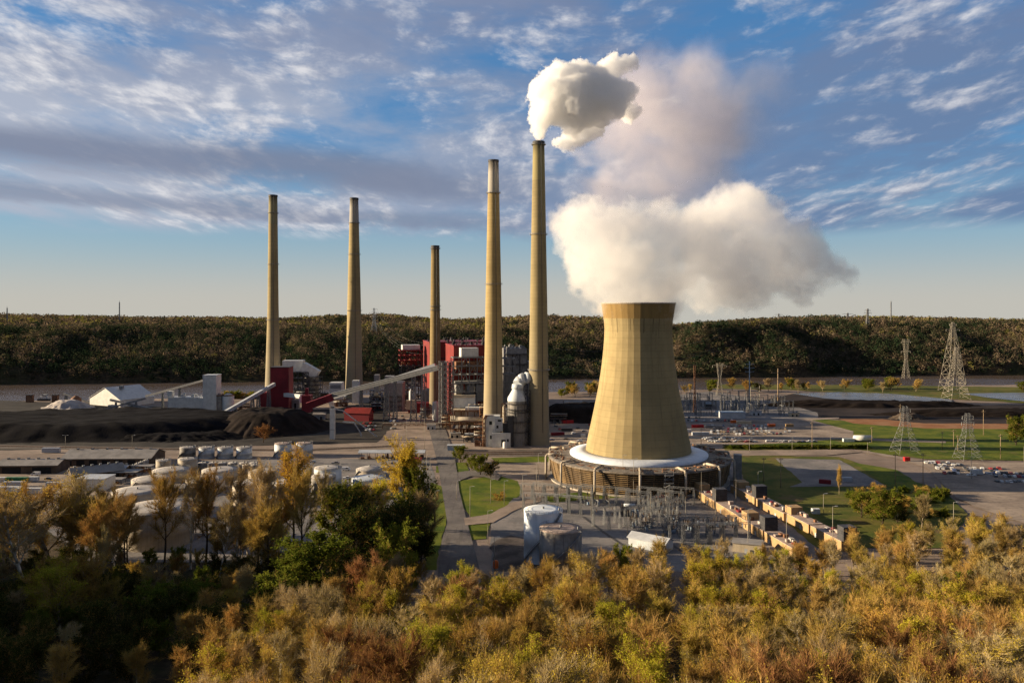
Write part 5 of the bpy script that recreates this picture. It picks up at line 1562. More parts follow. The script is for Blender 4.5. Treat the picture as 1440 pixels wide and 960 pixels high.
M['earth'] = mat('brown_earth', (0.10, 0.075, 0.055), 0.95, 0.4, 0.07, bump=0.5, fine=0.4)
heap('coal_heap', -395, 735, 235, 88, 12.5, 3, 'coal', 'huge black coal heap filling the left middle', 110, .62, R(3))
heap('coal_heap', -225, 740, 66, 68, 17, 6, 'coalb', 'brown-grey coal heap below the dark red tower', 80, .35)
heap('coal_heap', -290, 690, 80, 34, 4.5, 12, 'coal', 'low black coal spread in front of the brown-grey heap', 70, .5)
heap('gypsum_heap', A(95, 0, 890).x, 890, 32, 20, 9, 15, 'gypsum', 'pale gypsum heap left of the white gabled hall', 50, .25)
heap('ash_bank', 76, 800, 60, 40, 14, 18, 'coalb', 'dark stepped ash bank behind the cooling tower', 60, .6)
heap('ash_bank', 405, 905, 150, 26, 5, 21, 'coalb', 'dark ash bank below the light ponds at right', 70, .6)
heap('ash_bank', 520, 830, 170, 24, 5, 24, 'coalb', 'long dark ash bank beside the orange clay strip', 70, .6)
heap('clay_heap', A(1277, 0, 800).x, 800, 24, 12, 5, 27, 'orange_clay' if 'orange_clay' in M else 'earth', 'tan earth mound on the ash field at right', 40, .3)
# ------------------------------------------------------------------ quarry plant on the left bank
P = A(135, 0, 905); P.z = 0
t = thing('gypsum_hall', 'white gabled storage hall on the river bank behind the coal heap', 'industrial building', P)
c = A(172, 0, 925)
mb = MB(); mb.gable((c.x, c.y, 0), (44, 54, 8), z_(545, 905) - 8, R(62), 0, 1, .8); mb.build('hall', [M['white'], M['white']], t)
mb = MB(); q = A(171, 543, 915); mb.box((q.x, q.y, q.z - 3), (4, 4, 4)); mb.build('ridge_house', M['steel'], t)
P = A(235, 0, 862); P.z = 0
t = thing('limestone_plant', 'white limestone plant with a tall square tower beyond the coal heap', 'industrial building', P)
mb = fb(MB(), 236, 284.8, 560, 586, 862, 18, z0=0); fb(mb, 235, 242, 550, 560, 863, 6); mb.build('hall', M['white'], t)
mb = fb(MB(), 285, 304, 528, 586, 861, 15, z0=0); mb.build('tower', M['white'], t)
mb = fb(MB(), 284.6, 304.4, 527.3, 528, 860.7, 15.6); fb(mb, 236, 284.5, 559, 560, 861.7, 18.5); mb.build('roof_edge', M['lightroof'], t)
mb = MB()
for x0, x1, y0, y1 in ((247, 253, 579, 584), (256, 268, 580, 583), (275, 281, 581, 586), (287, 291, 579, 584)): fb(mb, x0, x1, y0, y1, (861.8 if x0 < 285 else 860.8), .19)
mb.build('openings', M['glassdark'], t)
units(t, 'roof_unit', 'lightroof', (A(243, 0, 864).x, 866), 30, 10, z_(559.5, 862), 12, 0, rd, 1.5, 4, hmax=3.5)
for px, mt_, lab in ((307, 'tankgrey', 'dark grey silo against the limestone plant tower'), (321, 'white', 'white silo at the right end of the limestone plant')):
    P = A(px, 0, 868); P.z = 0
    t = thing('silo', lab, 'silo', P)
    mb = MB(); mb.lathe(P, [(6.2, 0), (6.2, z_(556, 868)), (2, z_(553, 868)), (.1, z_(552.5, 868))], 28); mb.build('shell', M[mt_], t)
    mb = MB(); mb.lathe((P.x, P.y, z_(556, 868)), [(6.3, 0), (6.4, 0), (6.4, 1.2), (6.3, 1.2)], 28, caps=(False, False)); mb.build('rail', M['rust'], t)
gallery('belt_conveyor', [A(205, 557, 880), A(285, 535, 866)], 2.2, 2.2, 'steel', 'belt conveyor rising to the white limestone tower', ((.3, 2), (.6, 2.5)))
gallery('belt_conveyor', [A(155, 562, 870), A(236, 580, 862)], 2.2, 2.2, 'steel', 'grey belt conveyor slanting down right in front of the gabled hall', ((.1, 2), (.5, 2)))
gallery('belt_conveyor', [A(137, 578, 866), A(205, 560, 866)], 2.0, 2.0, 'steel', 'belt conveyor crossing over the gabled hall front', ((.8, 2),))
gallery('belt_conveyor', [A(90, 553, 930), A(128, 566, 925)], 2.2, 2.2, 'steel', 'belt conveyor with raised tip at the far left bank', ((.08, 3), (.6, 2)))
P = A(107, 0, 900); P.z = 0
t = thing('rust_tank', 'round rust coloured bin below the left conveyor', 'tank', P)
mb = MB(); mb.lathe(P, [(5.5, 0), (5.5, 9), (2, 12), (.2, 12.4)], 20); mb.build('shell', M['rust'], t)
for px, w_, lab in ((42, 7, 'rusty box by the river at far left'), (78, 6, 'second rusty box by the river at far left')):
    P = A(px, 0, 940); P.z = 0
    t = thing('bin', lab, 'bin', P, 'rusty boxes by the river')
    mb = MB(); mb.box(P, (w_, 5, 8.5)); mb.build('body', M['rust'], t)
    mb = MB(); mb.box((P.x, P.y, 8.51), (w_ + .5, 5.5, .6)); mb.build('lid', M['darksteel'], t)
P = A(62, 0, 955); P.z = 0
t = thing('towboat', 'small white towboat moored at the far left bank', 'boat', P)
mb = MB(); mb.prism([(P.x - 7, P.y - 2.5), (P.x + 6, P.y - 2.5), (P.x + 8, P.y), (P.x + 6, P.y + 2.5), (P.x - 7, P.y + 2.5)], .2, 2.6); mb.build('hull', M['darksteel'], t)
mb = MB(); mb.box((P.x - .5, P.y, 2.61), (9, 4, 2.6)); mb.box((P.x + 1, P.y, 5.22), (4.5, 3.4, 2.4)); mb.build('cabin', M['white'], t)
mb = MB(); mb.box((P.x + 1, P.y, 6.1), (4.7, 3.6, .9)); mb.build('windows', M['glassdark'], t)

# ------------------------------------------------------------------ tanks
def tank(px, hw, yroof, ybase, mt_, mr, lab, group=None, dome=.06, stair=True, name='storage_tank', sx=1):
    """hw = half width in photo pixels, yroof = row of the roof's centre, ybase = row of the base's centre"""
    P = G(px, ybase); d = P.y; r = hw * d / F; H = z_(yroof, d) - r * dome
    t = thing(name, lab, 'tank', P, group)
    mb = MB(); mb.lathe(P, [(r, 0), (r, H * .333), (r + .05, H * .334), (r + .05, H * .667), (r, H * .668), (r, H)], 48, caps=(True, False)); mb.build('shell', M[mt_], t)
    mb = MB(); mb.lathe((P.x, P.y, H), [(r + .12, -.15), (r + .12, .05), (r * .6, r * dome * .65), (.3, r * dome)], 48, caps=(False, True)); mb.build('roof', M[mr], t)
    mb = MB(); mb.lathe((P.x, P.y, H + r * dome), [(.5, -.1), (.5, .8), (.1, .9)], 10); mb.build('vent', M['galv'], t)
    mb = MB(); mb.lathe((P.x + r * .8 * sx, P.y - r * .25, H), [(.35, 0), (.35, 1.2), (.1, 1.3)], 10); mb.build('vent', M['galv'], t)
    if r > 4:
        mb = MB()
        for zz_ in (.55, 1.1): mb.lathe((P.x, P.y, H + zz_), [(r + .05, 0), (r + .12, 0), (r + .12, .08), (r + .05, .08)], 48, caps=(False, False), smooth=False)
        for k in range(28):
            a_ = k * math.pi / 14; mb.bar((P.x + (r + .08) * math.cos(a_), P.y + (r + .08) * math.sin(a_), H), (P.x + (r + .08) * math.cos(a_), P.y + (r + .08) * math.sin(a_), H + 1.15), .08)
        mb.build('handrail', M['steel'], t)
    if stair and r > 4:
        mb = MB(); n = 26
        for k in range(n):
            a_ = R(-160) + k / n * min(2.2, H / r * 1.15); z = H * k / n
            q = Vector((P.x + (r + .6) * math.cos(a_), P.y + (r + .6) * math.sin(a_), z))
            a2 = R(-160) + (k + 1) / n * min(2.2, H / r * 1.15)
            q2 = Vector((P.x + (r + .6) * math.cos(a2), P.y + (r + .6) * math.sin(a2), H * (k + 1) / n))
            mb.bar(q, q2, .9, .3); mb.bar(q + Vector((0, 0, 1.1)), q2 + Vector((0, 0, 1.1)), .12)
        mb.build('stair', M['steel'], t)
    return t
tank(764, 27.3, 714.5, 786, 'tankblue', 'tankblue', 'tall white tank with a spiral stair beside the gravel yard', dome=.05)
tank(788.5, 29.8, 740.5, 803, 'tankgrey', 'rustroof', 'stained grey tank with a rusty roof in front of the white one', dome=.05)
tank(222, 47, 709, 762, 'tankcream', 'tankroof', 'biggest cream tank, half hidden by the bare trees', dome=.07)
tank(193, 33, 687, 718, 'tankcream', 'tankroof', 'cream tank just behind the biggest one, to its left')
tank(214, 27, 671, 692, 'tankcream', 'tankroof', 'broad low cream tank third back from the wood')
tank(241, 25, 658, 674, 'tankcream', 'tankroof', 'low pale tank below the row of small grey tanks', dome=.08)
tank(310, 25, 658, 674, 'tankcream', 'tankroof', 'low pale tank right of the first, beside the small tanks', dome=.08)
tank(289, 26, 671, 690, 'tankcream', 'tankroof', 'low cream tank behind the tall sycamores', dome=.08)
tank(372, 22, 661, 690, 'tankcream', 'tankroof', 'cream tank behind the golden rounded tree')
tank(352, 24, 676, 706, 'tankcream', 'tankroof', 'cream tank low down behind the white-stemmed sycamores')
tank(405, 22, 676, 704, 'tankcream', 'tankroof', 'cream tank below the golden rounded tree')
tank(461, 19, 656, 685, 'tankwhite', 'tankroof', 'tall grey-white tank right of the golden rounded tree')
tank(455, 17, 668, 696, 'tankgrey', 'tankroof', 'grey tank in front of the tall grey-white one')
tank(520, 19, 655, 668, 'tankcream', 'tankroof', 'low domed tank next to the white van', dome=.2)
tank(518.5, 23.5, 670, 690, 'tankwhite', 'tankwhite', 'wide pale tank with a bright flat roof by the tall golden tree')
tank(398, 11.6, 622.5, 641, 'tankwhite', 'rustroof', 'white tank left of a matching pair by the rail yard')
tank(428, 11.6, 622, 640, 'tankwhite', 'rustroof', 'white tank right of a matching pair by the rail yard')
for px, lab in ((264, 'first'), (290.5, 'second'), (317, 'third'), (343.5, 'fourth')):
    tank(px, 10.6, 628, 643, 'tankgrey' if px < 270 else 'tankwhite', 'tankroof', lab + ' from the left in the back row of grey tanks', 'back row of grey tanks')
for px in (285, 300, 313, 327.5, 343, 357):
    tank(px, 6.2, 650, 661, 'tankgrey', 'tankroof', 'small grey tank in the row of six below the back row', 'row of six small grey tanks', stair=False)
tank(230, 10, 646, 664, 'tankcream', 'tankroof', 'upright cream tank right of the long warehouse')
tank(264, 13, 644, 664, 'tankcream', 'tankroof', 'larger upright cream tank next to the small grey row')
for px, yr, yb in ((171, 655, 665), (187, 654, 664), (193, 651.5, 661.5), (199, 649, 659), (205, 646.5, 656.5)):
    tank(px, 3.6, yr, yb, 'tankgrey', 'tankroof', 'narrow upright grey tank in the slanting row by the warehouse', 'slanting row of narrow grey tanks', stair=False)
for px, yr, yb in ((346, 654, 664), (358, 654, 664)):
    tank(px, 5, yr - 1, yb + 5, 'tankgrey', 'tankroof', 'small squat tank behind the bare trees', 'small squat tanks behind the bare trees', stair=False)
# the pipe gantry and slanting stair seen between the bare trees
P = G(305, 752)
t = thing('pipe_gantry', 'dark pipe gantry with slanting pale stair between the bare trees', 'pipe rack', P)
mb = MB()
for k in range(6):
    x = P.x - 12 + k * 5
    mb.bar((x, P.y, 0), (x, P.y, 7), .4); mb.bar((x, P.y + 4, 0), (x, P.y + 4, 7), .4); mb.bar((x, P.y, 7), (x, P.y + 4, 7), .35)
mb.bar((P.x - 12, P.y, 7.2), (P.x + 13, P.y, 7.2), .4); mb.bar((P.x - 12, P.y + 4, 7.2), (P.x + 13, P.y + 4, 7.2), .4)
mb.build('frame', M['darksteel'], t)
mb = MB(); mb.bar((P.x - 6, P.y - 1.6, 1), (P.x + 3, P.y - 1.6, 9), 1.2, .5); mb.bar((P.x - 14, P.y + 1.5, 7.9), (P.x + 14, P.y + 1.5, 7.9), .7, sides=8, w1=.7); mb.build('stair', M['tankroof'], t)

# ------------------------------------------------------------------ warehouses on the left
def warehouse(P, L, W, H, hr, rz, mw, mr, lab, doors=0, name='warehouse'):
    t = thing(name, lab, 'warehouse', P)
    mb = MB(); L2, W2 = L, W
    mb.gable(P, (L, W, H), hr, rz, 0, 0, 0.01); mb.build('walls', [M[mw]], t)
    mb = MB(); mb.roof(P, (L, W, H + .05), hr, rz, 0, .8)
    mb.build('roof', M[mr], t)
    cs, sn = math.cos(rz), math.sin(rz)
    for k in range(doors):
        x = -L / 2 + L * (k + .5) / doors
        mb = MB(); mb.box((P[0] + x * cs + (W / 2 + .1) * sn, P[1] + x * sn - (W / 2 + .1) * cs, .02), (L / doors * .62, .2, H * .78), rz)
        mb.build('door', M['black'], t)
    for k in range(6):
        x = -L / 2 + L * (k + .5) / 6
        mb = MB(); mb.box((P[0] + x * cs, P[1] + x * sn, H + hr + .2), (1.4, 1.4, .9), rz); mb.build('roof_vent', M['galv'], t)
    return t
p = G(148, 655); warehouse((p.x, p.y + 13, 0), 62, 26, 5.2, 4.2, R(2), 'brownwall', 'greyroof', 'long low warehouse with a patched grey roof', 7)
p = G(36, 666); warehouse((p.x, p.y + 9, 0), 40, 17, 5.5, 2.6, R(2), 'brownwall', 'greyroof', 'dark walled shed with a grey roof at the left edge', 2)
p = G(122, 676); warehouse((p.x + 2, p.y + 8, 0), 30, 15, 5, 3.4, R(38), 'brownwall', 'greyroof', 'slanted gabled shed between the trailers and the tanks', 2)
p = G(160, 668); warehouse((p.x, p.y + 5, 0), 14, 10, 4.5, 1.2, R(3), 'brownwall', 'lightroof', 'small light roofed shed behind the slanted one', 1)
P = G(125.5, 690)
t = thing('white_shed', 'plain white walled box building by the wood edge', 'shed', P)
mb = MB(); mb.box((P.x, P.y + 7, 0), (18, 14, 7)); mb.build('walls', M['white'], t)
mb = MB(); mb.box((P.x, P.y + 7, 7.003), (18.6, 14.6, .35)); mb.build('roof', M['lightroof'], t)
for px, py, w_, dpt, h, lab in ((170, 673, 20, 10, 4, 'dark flat canopy left of the cream tanks'), (158, 681, 12, 6, 3, 'small flat canopy below the dark one'), (200, 664, 12, 6, 4, 'flat pipe shelter beside the slanting row of tanks')):
    P = G(px, py)
    t = thing('canopy', lab, 'canopy', P)
    mb = MB()
    for sx in (-1, 0, 1):
        for sy in (0, 1): mb.bar((P.x + sx * w_ * .46, P.y + sy * dpt, 0), (P.x + sx * w_ * .46, P.y + sy * dpt, h), .3)
    mb.build('posts', M['darksteel'], t)
    mb = MB(); mb.box((P.x, P.y + dpt / 2, h + .003), (w_, dpt + 1, .35)); mb.build('roof', M['greyroof'], t)
    units(t, 'crate', 'rust', (P.x - w_ * .4, P.y + 1), w_ * .8, dpt - 2, .02, 7, 0, rd, .8, 2.2, hmax=2.2)
# the long blue-white roofed loading shed by the street
P = G(505, 646)
t = thing('loading_shed', 'long open shed with a pale blue-white roof beside the street', 'shed', P)
x0, x1 = A(505, 0, P.y).x, A(596, 0, P.y).x
mb = MB()
for k in range(9):
    for dy in (0, 9): mb.bar((x0 + (x1 - x0) * k / 8, P.y + dy, 0), (x0 + (x1 - x0) * k / 8, P.y + dy, 5), .35)
mb.build('posts', M['steel'], t)
mb = MB(); mb.roof(((x0 + x1) / 2, P.y + 4.5, 0), (x1 - x0, 9, 5), 1.2, 0, 0, .8); mb.build('roof', M['bluegrey'] if False else M['lightroof'], t)
units(t, 'crate', 'rust', (x0 + 1, P.y + 2), x1 - x0 - 2, 6, .02, 22, 0, rd, 1, 3, hmax=2.6)
P = G(581, 654)
t = thing('gatehouse', 'dark red roofed gatehouse by the tall golden tree', 'small building', P)
mb = MB(); mb.gable((P.x, P.y + 4, 0), (10, 8, 3.2), 1.6, 0, 0, 1, .8); mb.build('hall', [M['beige'], M['darkred']], t)
mb = MB()
for k in range(4): mb.box((P.x - 3.6 + k * 2.4, P.y - .05, 1.2), (1.2, .1, 1.2))
mb.build('windows', M['glassdark'], t)
P = G(641, 634)
t = thing('guard_house', 'small flat roofed grey block beside the rail bed', 'small building', P)
mb = MB(); mb.box((P.x, P.y + 3, 0), (13, 6, 4)); mb.build('walls', M['bluegrey'], t)
mb = MB(); mb.box((P.x, P.y + 3, 4.003), (14, 7, .4)); mb.build('roof', M['lightroof'], t)
# rails
for pts in (([(-40, 626), (240, 631), (420, 633), (560, 626.5)],), ([(640, 636), (775, 635)],), ([(640, 638.5), (775, 637.5)],)):
    q = [G(px, py, .35) for px, py in pts[0]]
    t = thing('railway_track', {626: 'railway track running along the coal heap foot', 636: 'railway track nearest the pump house', 638: 'railway track on the lawn side of the rail bed'}[int(pts[0][0][1])], 'railway track', (q[0].x, q[0].y, 0))
    for sg in (-.75, .75):
        mb = MB()
        for a, b in zip(q[:-1], q[1:]): mb.bar(a + Vector((0, sg, 0)), b + Vector((0, sg, 0)), .16, .2)
        mb.build('rail', M['rust'], t)
    mb = MB()
    for a, b in zip(q[:-1], q[1:]):
        n = int((b - a).length / 3)
        for k in range(n):
            c = a.lerp(b, k / n); mb.bar((c.x, c.y - 1.3, .2), (c.x, c.y + 1.3, .2), .5, .15)
    mb.build('sleepers', M['brownwall'], t)

# ------------------------------------------------------------------ gas turbine units: rows of tan boxes
def turbine_row(a, b, labs, n, stack_at, h=4.6):
    p0 = G(*a); p1 = G(*b); d = (p1 - p0); L = d.length; d.normalize(); rz = math.atan2(d.y, d.x)
    s = Vector((-d.y, d.x, 0))
    if s.y < 0: s = -s
    for i in range(n):
        q0 = p0 + d * (L * i / n); Ls = L / n
        c = q0 + d * (Ls / 2) + s * 4.0
        t = thing('turbine_unit', labs[i], 'generator', (c.x, c.y, 0), 'tan gas turbine units')
        mb = MB(); mb.box((c.x, c.y, 0), (Ls * .94, 7.6, h), rz); mb.build('enclosure', M['tan'], t)
        mb = MB(); mb.box((c.x, c.y, h + .003), (Ls * .95, 7.8, .25), rz); mb.build('roof', M['rustroof'], t)
        for k in range(7):
            mb = MB(); u = c + d * rd.uniform(-.42, .42) * Ls + s * rd.uniform(-2.6, 2.6); mb.box((u.x, u.y, h + .26), (rd.uniform(1.2, 3.4), rd.uniform(1, 2.4), rd.uniform(.7, 1.8)), rz); mb.build('roof_unit', (M['rust'], M['tankroof'], M['rustroof'], M['darkred'])[k % 4], t)
        for k in range(2):
            u = c - s * 3.86 + d * (-.3 + .5 * k) * Ls; mb = MB(); mb.box((u.x, u.y, .02), (1.4, .1, 2.4), rz); mb.build('door', M['lightroof'], t)
        if i in stack_at:
            u = c + d * (.42 * Ls)
            mb = MB(); mb.box((u.x, u.y, h + .26), (5.4, 6.6, 6.4), rz)
            for k in range(5): mb.box((u.x, u.y, h + .9 + k * 1.2), (5.7, 6.9, .3), rz)
            mb.build('exhaust_stack', M['darksteel'], t)
        if i % 2 == 0:
            u = c - d * (.28 * Ls)
            mb = MB(); mb.box((u.x, u.y, h + .26), (Ls * .22, 6.4, 3.6), rz); mb.build('air_intake', M['tan'], t)
turbine_row((971, 695), (1046, 743), ['tan turbine unit nearest the cooling tower', 'tan turbine unit next to the blue switchgear, second in its row'], 2, (0,))
turbine_row((1026, 692), (1103, 735), ['tan turbine unit with a black stack at the back of the middle row', 'tan turbine unit at the near end of the middle row'], 2, (0,))
turbine_row((1037, 738), (1115, 786), ['tan turbine unit nearest the control house', 'tan turbine unit in front of the wood, beside a lamp pole'], 2, (0,))
turbine_row((1098, 730), (1184, 776), ['tan turbine unit at the upper end of the outer row', 'tan turbine unit at the lower end of the outer row, by the wood'], 2, (1,))
P = G(1055, 778)
t = thing('relay_house', 'beige flat roofed relay house in front of the turbine units', 'small building', P)
mb = MB(); mb.box((P.x, P.y + 4, 0), (13, 8, 4.2), R(-18)); mb.build('walls', M['beige'], t)
mb = MB(); mb.box((P.x, P.y + 4, 4.203), (13.8, 8.8, .35), R(-18)); mb.build('roof', M['greyroof'], t)
mb = MB(); mb.box((P.x - 2, P.y - .25, .02), (1.3, .12, 2.3), R(-18)); mb.build('door', M['lightroof'], t)
for (px, py, rz) in ((1003, 699, R(-35)), (1010, 702, R(-35))):
    P = G(px, py)
    t = thing('pipe_skid', 'rust red pipe skid between the first two turbine rows', 'machinery', P, 'rust red pipe skids')
    mb = MB(); mb.box((P.x, P.y, .02), (6, 3, 1.8), rz); mb.build('body', M['rust'], t)
    mb = MB()
    for k in range(3): mb.bar((P.x - 3, P.y - 1 + k, 2.2), (P.x + 3, P.y - 2 + k, 2.2), .5, sides=8, w1=.5)
    mb.build('pipes', M['redpaint'], t)

# ------------------------------------------------------------------ near switchyard
GA = G(735, 705); GB = G(812, 728)
def gantry_proto():
    t = thing('bus_gantry', 'x', 'steel gantry', (0, 0, 0), 'steel gantries of the near switchyard')
    for sx in (-7, 0, 7):
        mb = MB(); lattice(mb, (sx, 0, 0), 9, 1.3, .7, 7, .11); mb.build('column', M['galv'], t, local=True)
    mb = girder(MB(), (-7.4, 0, 9), (7.4, 0, 9), .9, .9, 12, .10); mb.build('beam', M['galv'], t, local=True)
    for k in range(3):
        x = -5 + k * 5
        mb = MB(); mb.lathe((x, -.1, 7.4), [(.12, 0), (.28, .2), (.12, .4), (.28, .6), (.12, .8), (.28, 1.0), (.1, 1.5)], 8); mb.build('insulator', M['brownwall'], t, local=True)
    return t
gp = gantry_proto(); first = True
gant = []
for (px, py, rz) in [(748 + i * 17, 704 + i * 0.8 - (i % 2) * 2, R(-28)) for i in range(6)] + [(752 + i * 16, 718 + i * 1.2, R(-28)) for i in range(5)] + \
                     [(955 + i * 20, 752 + (i % 2) * 3, R(8)) for i in range(5)] + [(962 + i * 18, 764, R(8)) for i in range(5)] + [(905 + i * 14, 722 + i * 2, R(60)) for i in range(4)] + [(868 + i * 15, 709 + (i % 3) * 3, R(-20)) for i in range(7)] + [(850 + i * 22, 738 + (i % 2) * 5, R(30)) for i in range(5)]:
    p = G(px, py)
    lab = 'grey steel gantry in the slanting rows behind the tall white tank' if px < 850 and rz < 0 else 'grey steel gantry in the cluster before the turbine units' if rz < R(20) else 'grey steel gantry in the short row right of the transformer'
    grp = 'steel gantries ' + ('behind the white tank' if px < 850 and rz < 0 else 'before the turbine units' if rz < R(20) else 'right of the transformer')
    if first: o = gp; o.location = p; o.rotation_euler.z = rz; o['label'] = lab; o['group'] = grp; first = False
    else: o = copy_tree(gp, p, rz, None, lab, grp)
    gant.append(o)
def breaker_proto():
    t = thing('circuit_breaker', 'x', 'electrical equipment', (0, 0, 0), 'circuit breakers on the near switchyard gravel')
    mb = MB(); mb.box((0, 0, 0), (3.2, .9, .35)); 
    for x in (-1.2, 1.2): mb.bar((x, 0, .35), (x, 0, 2.3), .25)
    mb.bar((-1.8, 0, 2.4), (1.8, 0, 2.4), .3); mb.build('stand', M['galv'], t, local=True)
    for x in (-1.5, 0, 1.5):
        mb = MB(); mb.lathe((x, 0, 2.55), [(.16, 0), (.3, .2), (.16, .4), (.3, .6), (.16, .8), (.3, 1.0), (.16, 1.2), (.3, 1.4), (.1, 2.0)], 8); mb.build('bushing', M['brownwall'], t, local=True)
    mb = MB(); mb.box((0, -.75, .36), (1.0, .6, 1.2)); mb.build('cabinet', M['bluegrey'], t, local=True)
    return t
bp_ = breaker_proto(); first = True
for i in range(52):
    px = rd.uniform(815, 1030); py = rd.uniform(698, 752)
    if px < 880 and py > 728: px += 80
    if 865 < px < 905 and 700 < py < 735: continue
    if px > 965 and py < 735: continue
    p = G(px, py)
    lab = 'three pole circuit breaker standing on the near switchyard gravel'
    if first: bp_.location = p; bp_.rotation_euler.z = R(20); bp_['label'] = lab; first = False
    else: copy_tree(bp_, p, R(20) + rd.choice((0, math.pi / 2)), rd.uniform(.9, 1.4), lab)
P = G(884, 726)
t = thing('power_transformer', 'big dark transformer with blue radiators and white tank in the near switchyard', 'transformer', P)
mb = MB(); mb.box((P.x - 2, P.y + 1, 0), (4.5, 4, 5)); mb.build('body', M['darksteel'], t)
mb = MB()
for k in range(6): mb.box((P.x + 1.2 + k * .7, P.y - .8, .4), (.35, 3.2, 3.6))
mb.build('radiators', M['bluegrey'], t)
mb = MB(); mb.bar((P.x - 2.5, P.y, 6.2), (P.x + 3.5, P.y, 6.2), 1.5, sides=12, w1=1.5, smooth=True); mb.build('conservator', M['tankwhite'], t)
mb = MB()
for x in (-3.4, -2, -.6): mb.lathe((P.x + x, P.y + 1, 5.01), [(.2, 0), (.35, .3), (.2, .6), (.35, .9), (.2, 1.2), (.1, 2.2)], 8)
mb.build('bushings', M['brownwall'], t)
P = G(917, 774)
t = thing('control_house', 'long white control house with a pitched roof at the wood edge', 'small building', P)
mb = MB(); mb.gable((P.x, P.y + 4, 0), (19, 8, 4.4), 1.8, R(-38), 0, 1, .6); mb.build('hall', [M['tankwhite'], M['lightroof']], t)
P = G(851, 692)
t = thing('pressure_vessel', 'white domed upright vessel at the foot of the cooling tower', 'tank', P)
mb = MB(); mb.lathe(P, [(2.0, .8), (2.3, 1.4), (2.3, 7), (1.9, 8.3), (1.1, 9), (.1, 9.3)], 20); mb.build('shell', M['white'], t)
mb = MB()
for a_ in range(4): mb.bar((P.x + 1.6 * math.cos(a_ * 1.57), P.y + 1.6 * math.sin(a_ * 1.57), 0), (P.x + 1.6 * math.cos(a_ * 1.57), P.y + 1.6 * math.sin(a_ * 1.57), 1.3), .35)
mb.build('legs', M['steel'], t)
P = G(862, 694)
t = thing('site_hut', 'small white hut at the foot of the cooling tower', 'small building', P)
mb = MB(); mb.gable((P.x, P.y, 0), (5, 3.4, 2.4), .8, 0, 0, 1, .3); mb.build('hut', [M['white'], M['lightroof']], t)
# cable trenches
for a, b, lab in (((820, 727), (842, 744), 'dark cable trench cover beside the tall white tank'), ((932, 757), (962, 778), 'dark cable trench cover by the control house'), ((842, 744), (880, 770), 'dark cable trench cover running towards the wood')):
    mb = MB(); p0, p1 = G(*a), G(*b); mb.bar(p0 + Vector((0, 0, .25)), p1 + Vector((0, 0, .25)), 1.4, .3)
    tag(mb.build('trench_cover', M['darksteel'], None, (p0.x, p0.y, 0)), lab, 'cable trench')
# red hydrant drum by the tanks
P = G(697, 800)
t = thing('red_tank', 'small bright red tank by the black yard below the white tank', 'tank', P)
mb = MB(); mb.lathe(P, [(1.1, .6), (1.2, .9), (1.2, 3.2), (.8, 3.8), (.1, 4)], 16); mb.build('shell', M['orange'], t)
mb = MB(); mb.box((P.x, P.y, 0), (2.2, 2.2, .6)); mb.build('base', M['conc'], t)
P = G(857, 782)
# ------------------------------------------------------------------ far switchyard
rd = random.Random(21)
def yard_frame_proto():
    mb = MB()
    for sx in (-6, 6): lattice(mb, (sx, 0, 0), 12, 1.2, .7, 6, .12)
    girder(mb, (-6.5, 0, 11), (6.5, 0, 11), .9, .9, 8, .14)
    for k in range(4): mb.lathe((-4.5 + 3 * k, 2, 0), [(.2, 0), (.2, 3.5), (.35, 3.6), (.15, 6)], 6)
    return tag(mb.build('yard_gantry', M['galv'], None, (0, 0, 0), True), 'x', 'steel gantry', 'pale frames of the far switchyard')
yp = yard_frame_proto(); first = True
for i in range(44):
    py = rd.uniform(560, 586); px = rd.uniform(952, 1075 + (py - 555) * 1.5)
    p = G(px, py); lab = 'pale steel frame standing in the far switchyard beyond the cooling tower'
    if first: yp.location = p; yp['label'] = lab; first = False
    else: copy_tree(yp, p, rd.choice((0, R(90), R(10))), (1, 1, rd.uniform(.7, 1.35)), lab)
P = G(1026, 589)
t = thing('switch_house', 'pale blue-grey box building in the far switchyard', 'small building', P)
mb = MB(); mb.box((P.x + 4, P.y + 6, 0), (24, 10, 6.4), R(4)); mb.build('walls', M['lightroof'], t)
mb = MB(); mb.box((P.x + 4, P.y + 6, 6.403), (24.6, 10.6, .35), R(4)); mb.build('roof', M['bluegrey'], t)
P = G(996, 575)
t = thing('power_transformer', 'blue-grey transformer in the far switchyard', 'transformer', P)
mb = MB(); mb.box((P.x, P.y, 0), (7, 5, 5.5)); mb.build('body', M['darksteel'], t)
mb = MB(); mb.box((P.x, P.y, 5.503), (6, 4, 1.8)); mb.build('top', M['bluegrey'], t)
P = G(1012, 584)
t = thing('site_hut', 'mint green hut left of the pale box building', 'small building', P)
mb = MB(); mb.gable((P.x, P.y, 0), (8, 5, 3.4), 1, 0, 0, 1, .3); mb.build('hut', [M['lightroof'], M['bluegrey']], t)
# monopoles and crossarm poles
def pole(px, yt, yb, lab, mt_='wood', w=.8, arms=(), group=None, name='utility_pole', armw=6.0):
    P = G(px, yb); H = (yb - yt) * P.y / F
    t = thing(name, lab, 'pole', P, group)
    mb = MB(); mb.bar(P - Vector((0, 0, .3)), P + Vector((0, 0, H)), w, sides=8, w1=w * .6, smooth=True); mb.build('post', M[mt_], t)
    for f, wd in arms:
        z = H * f
        mb = MB(); mb.bar(P + Vector((-wd / 2, -.3, z)), P + Vector((wd / 2, -.3, z)), .35, .35)
        for x in (-.45, 0, .45): mb.lathe((P.x + wd * x, P.y - .3, z + .18), [(.12, 0), (.22, .2), (.1, .6)], 6)
        mb.build('crossarm', M[mt_], t)
    return t
pole(1054, 508, 566, 'tall slender grey monopole in the far switchyard', 'bluegrey', 1.6, ((.93, 10), (.84, 12), (.75, 10)))
pole(1094, 518, 568, 'tan monopole with long crossarms right of the grey one', 'wood', 1.6, ((.88, 16), (.7, 14)))
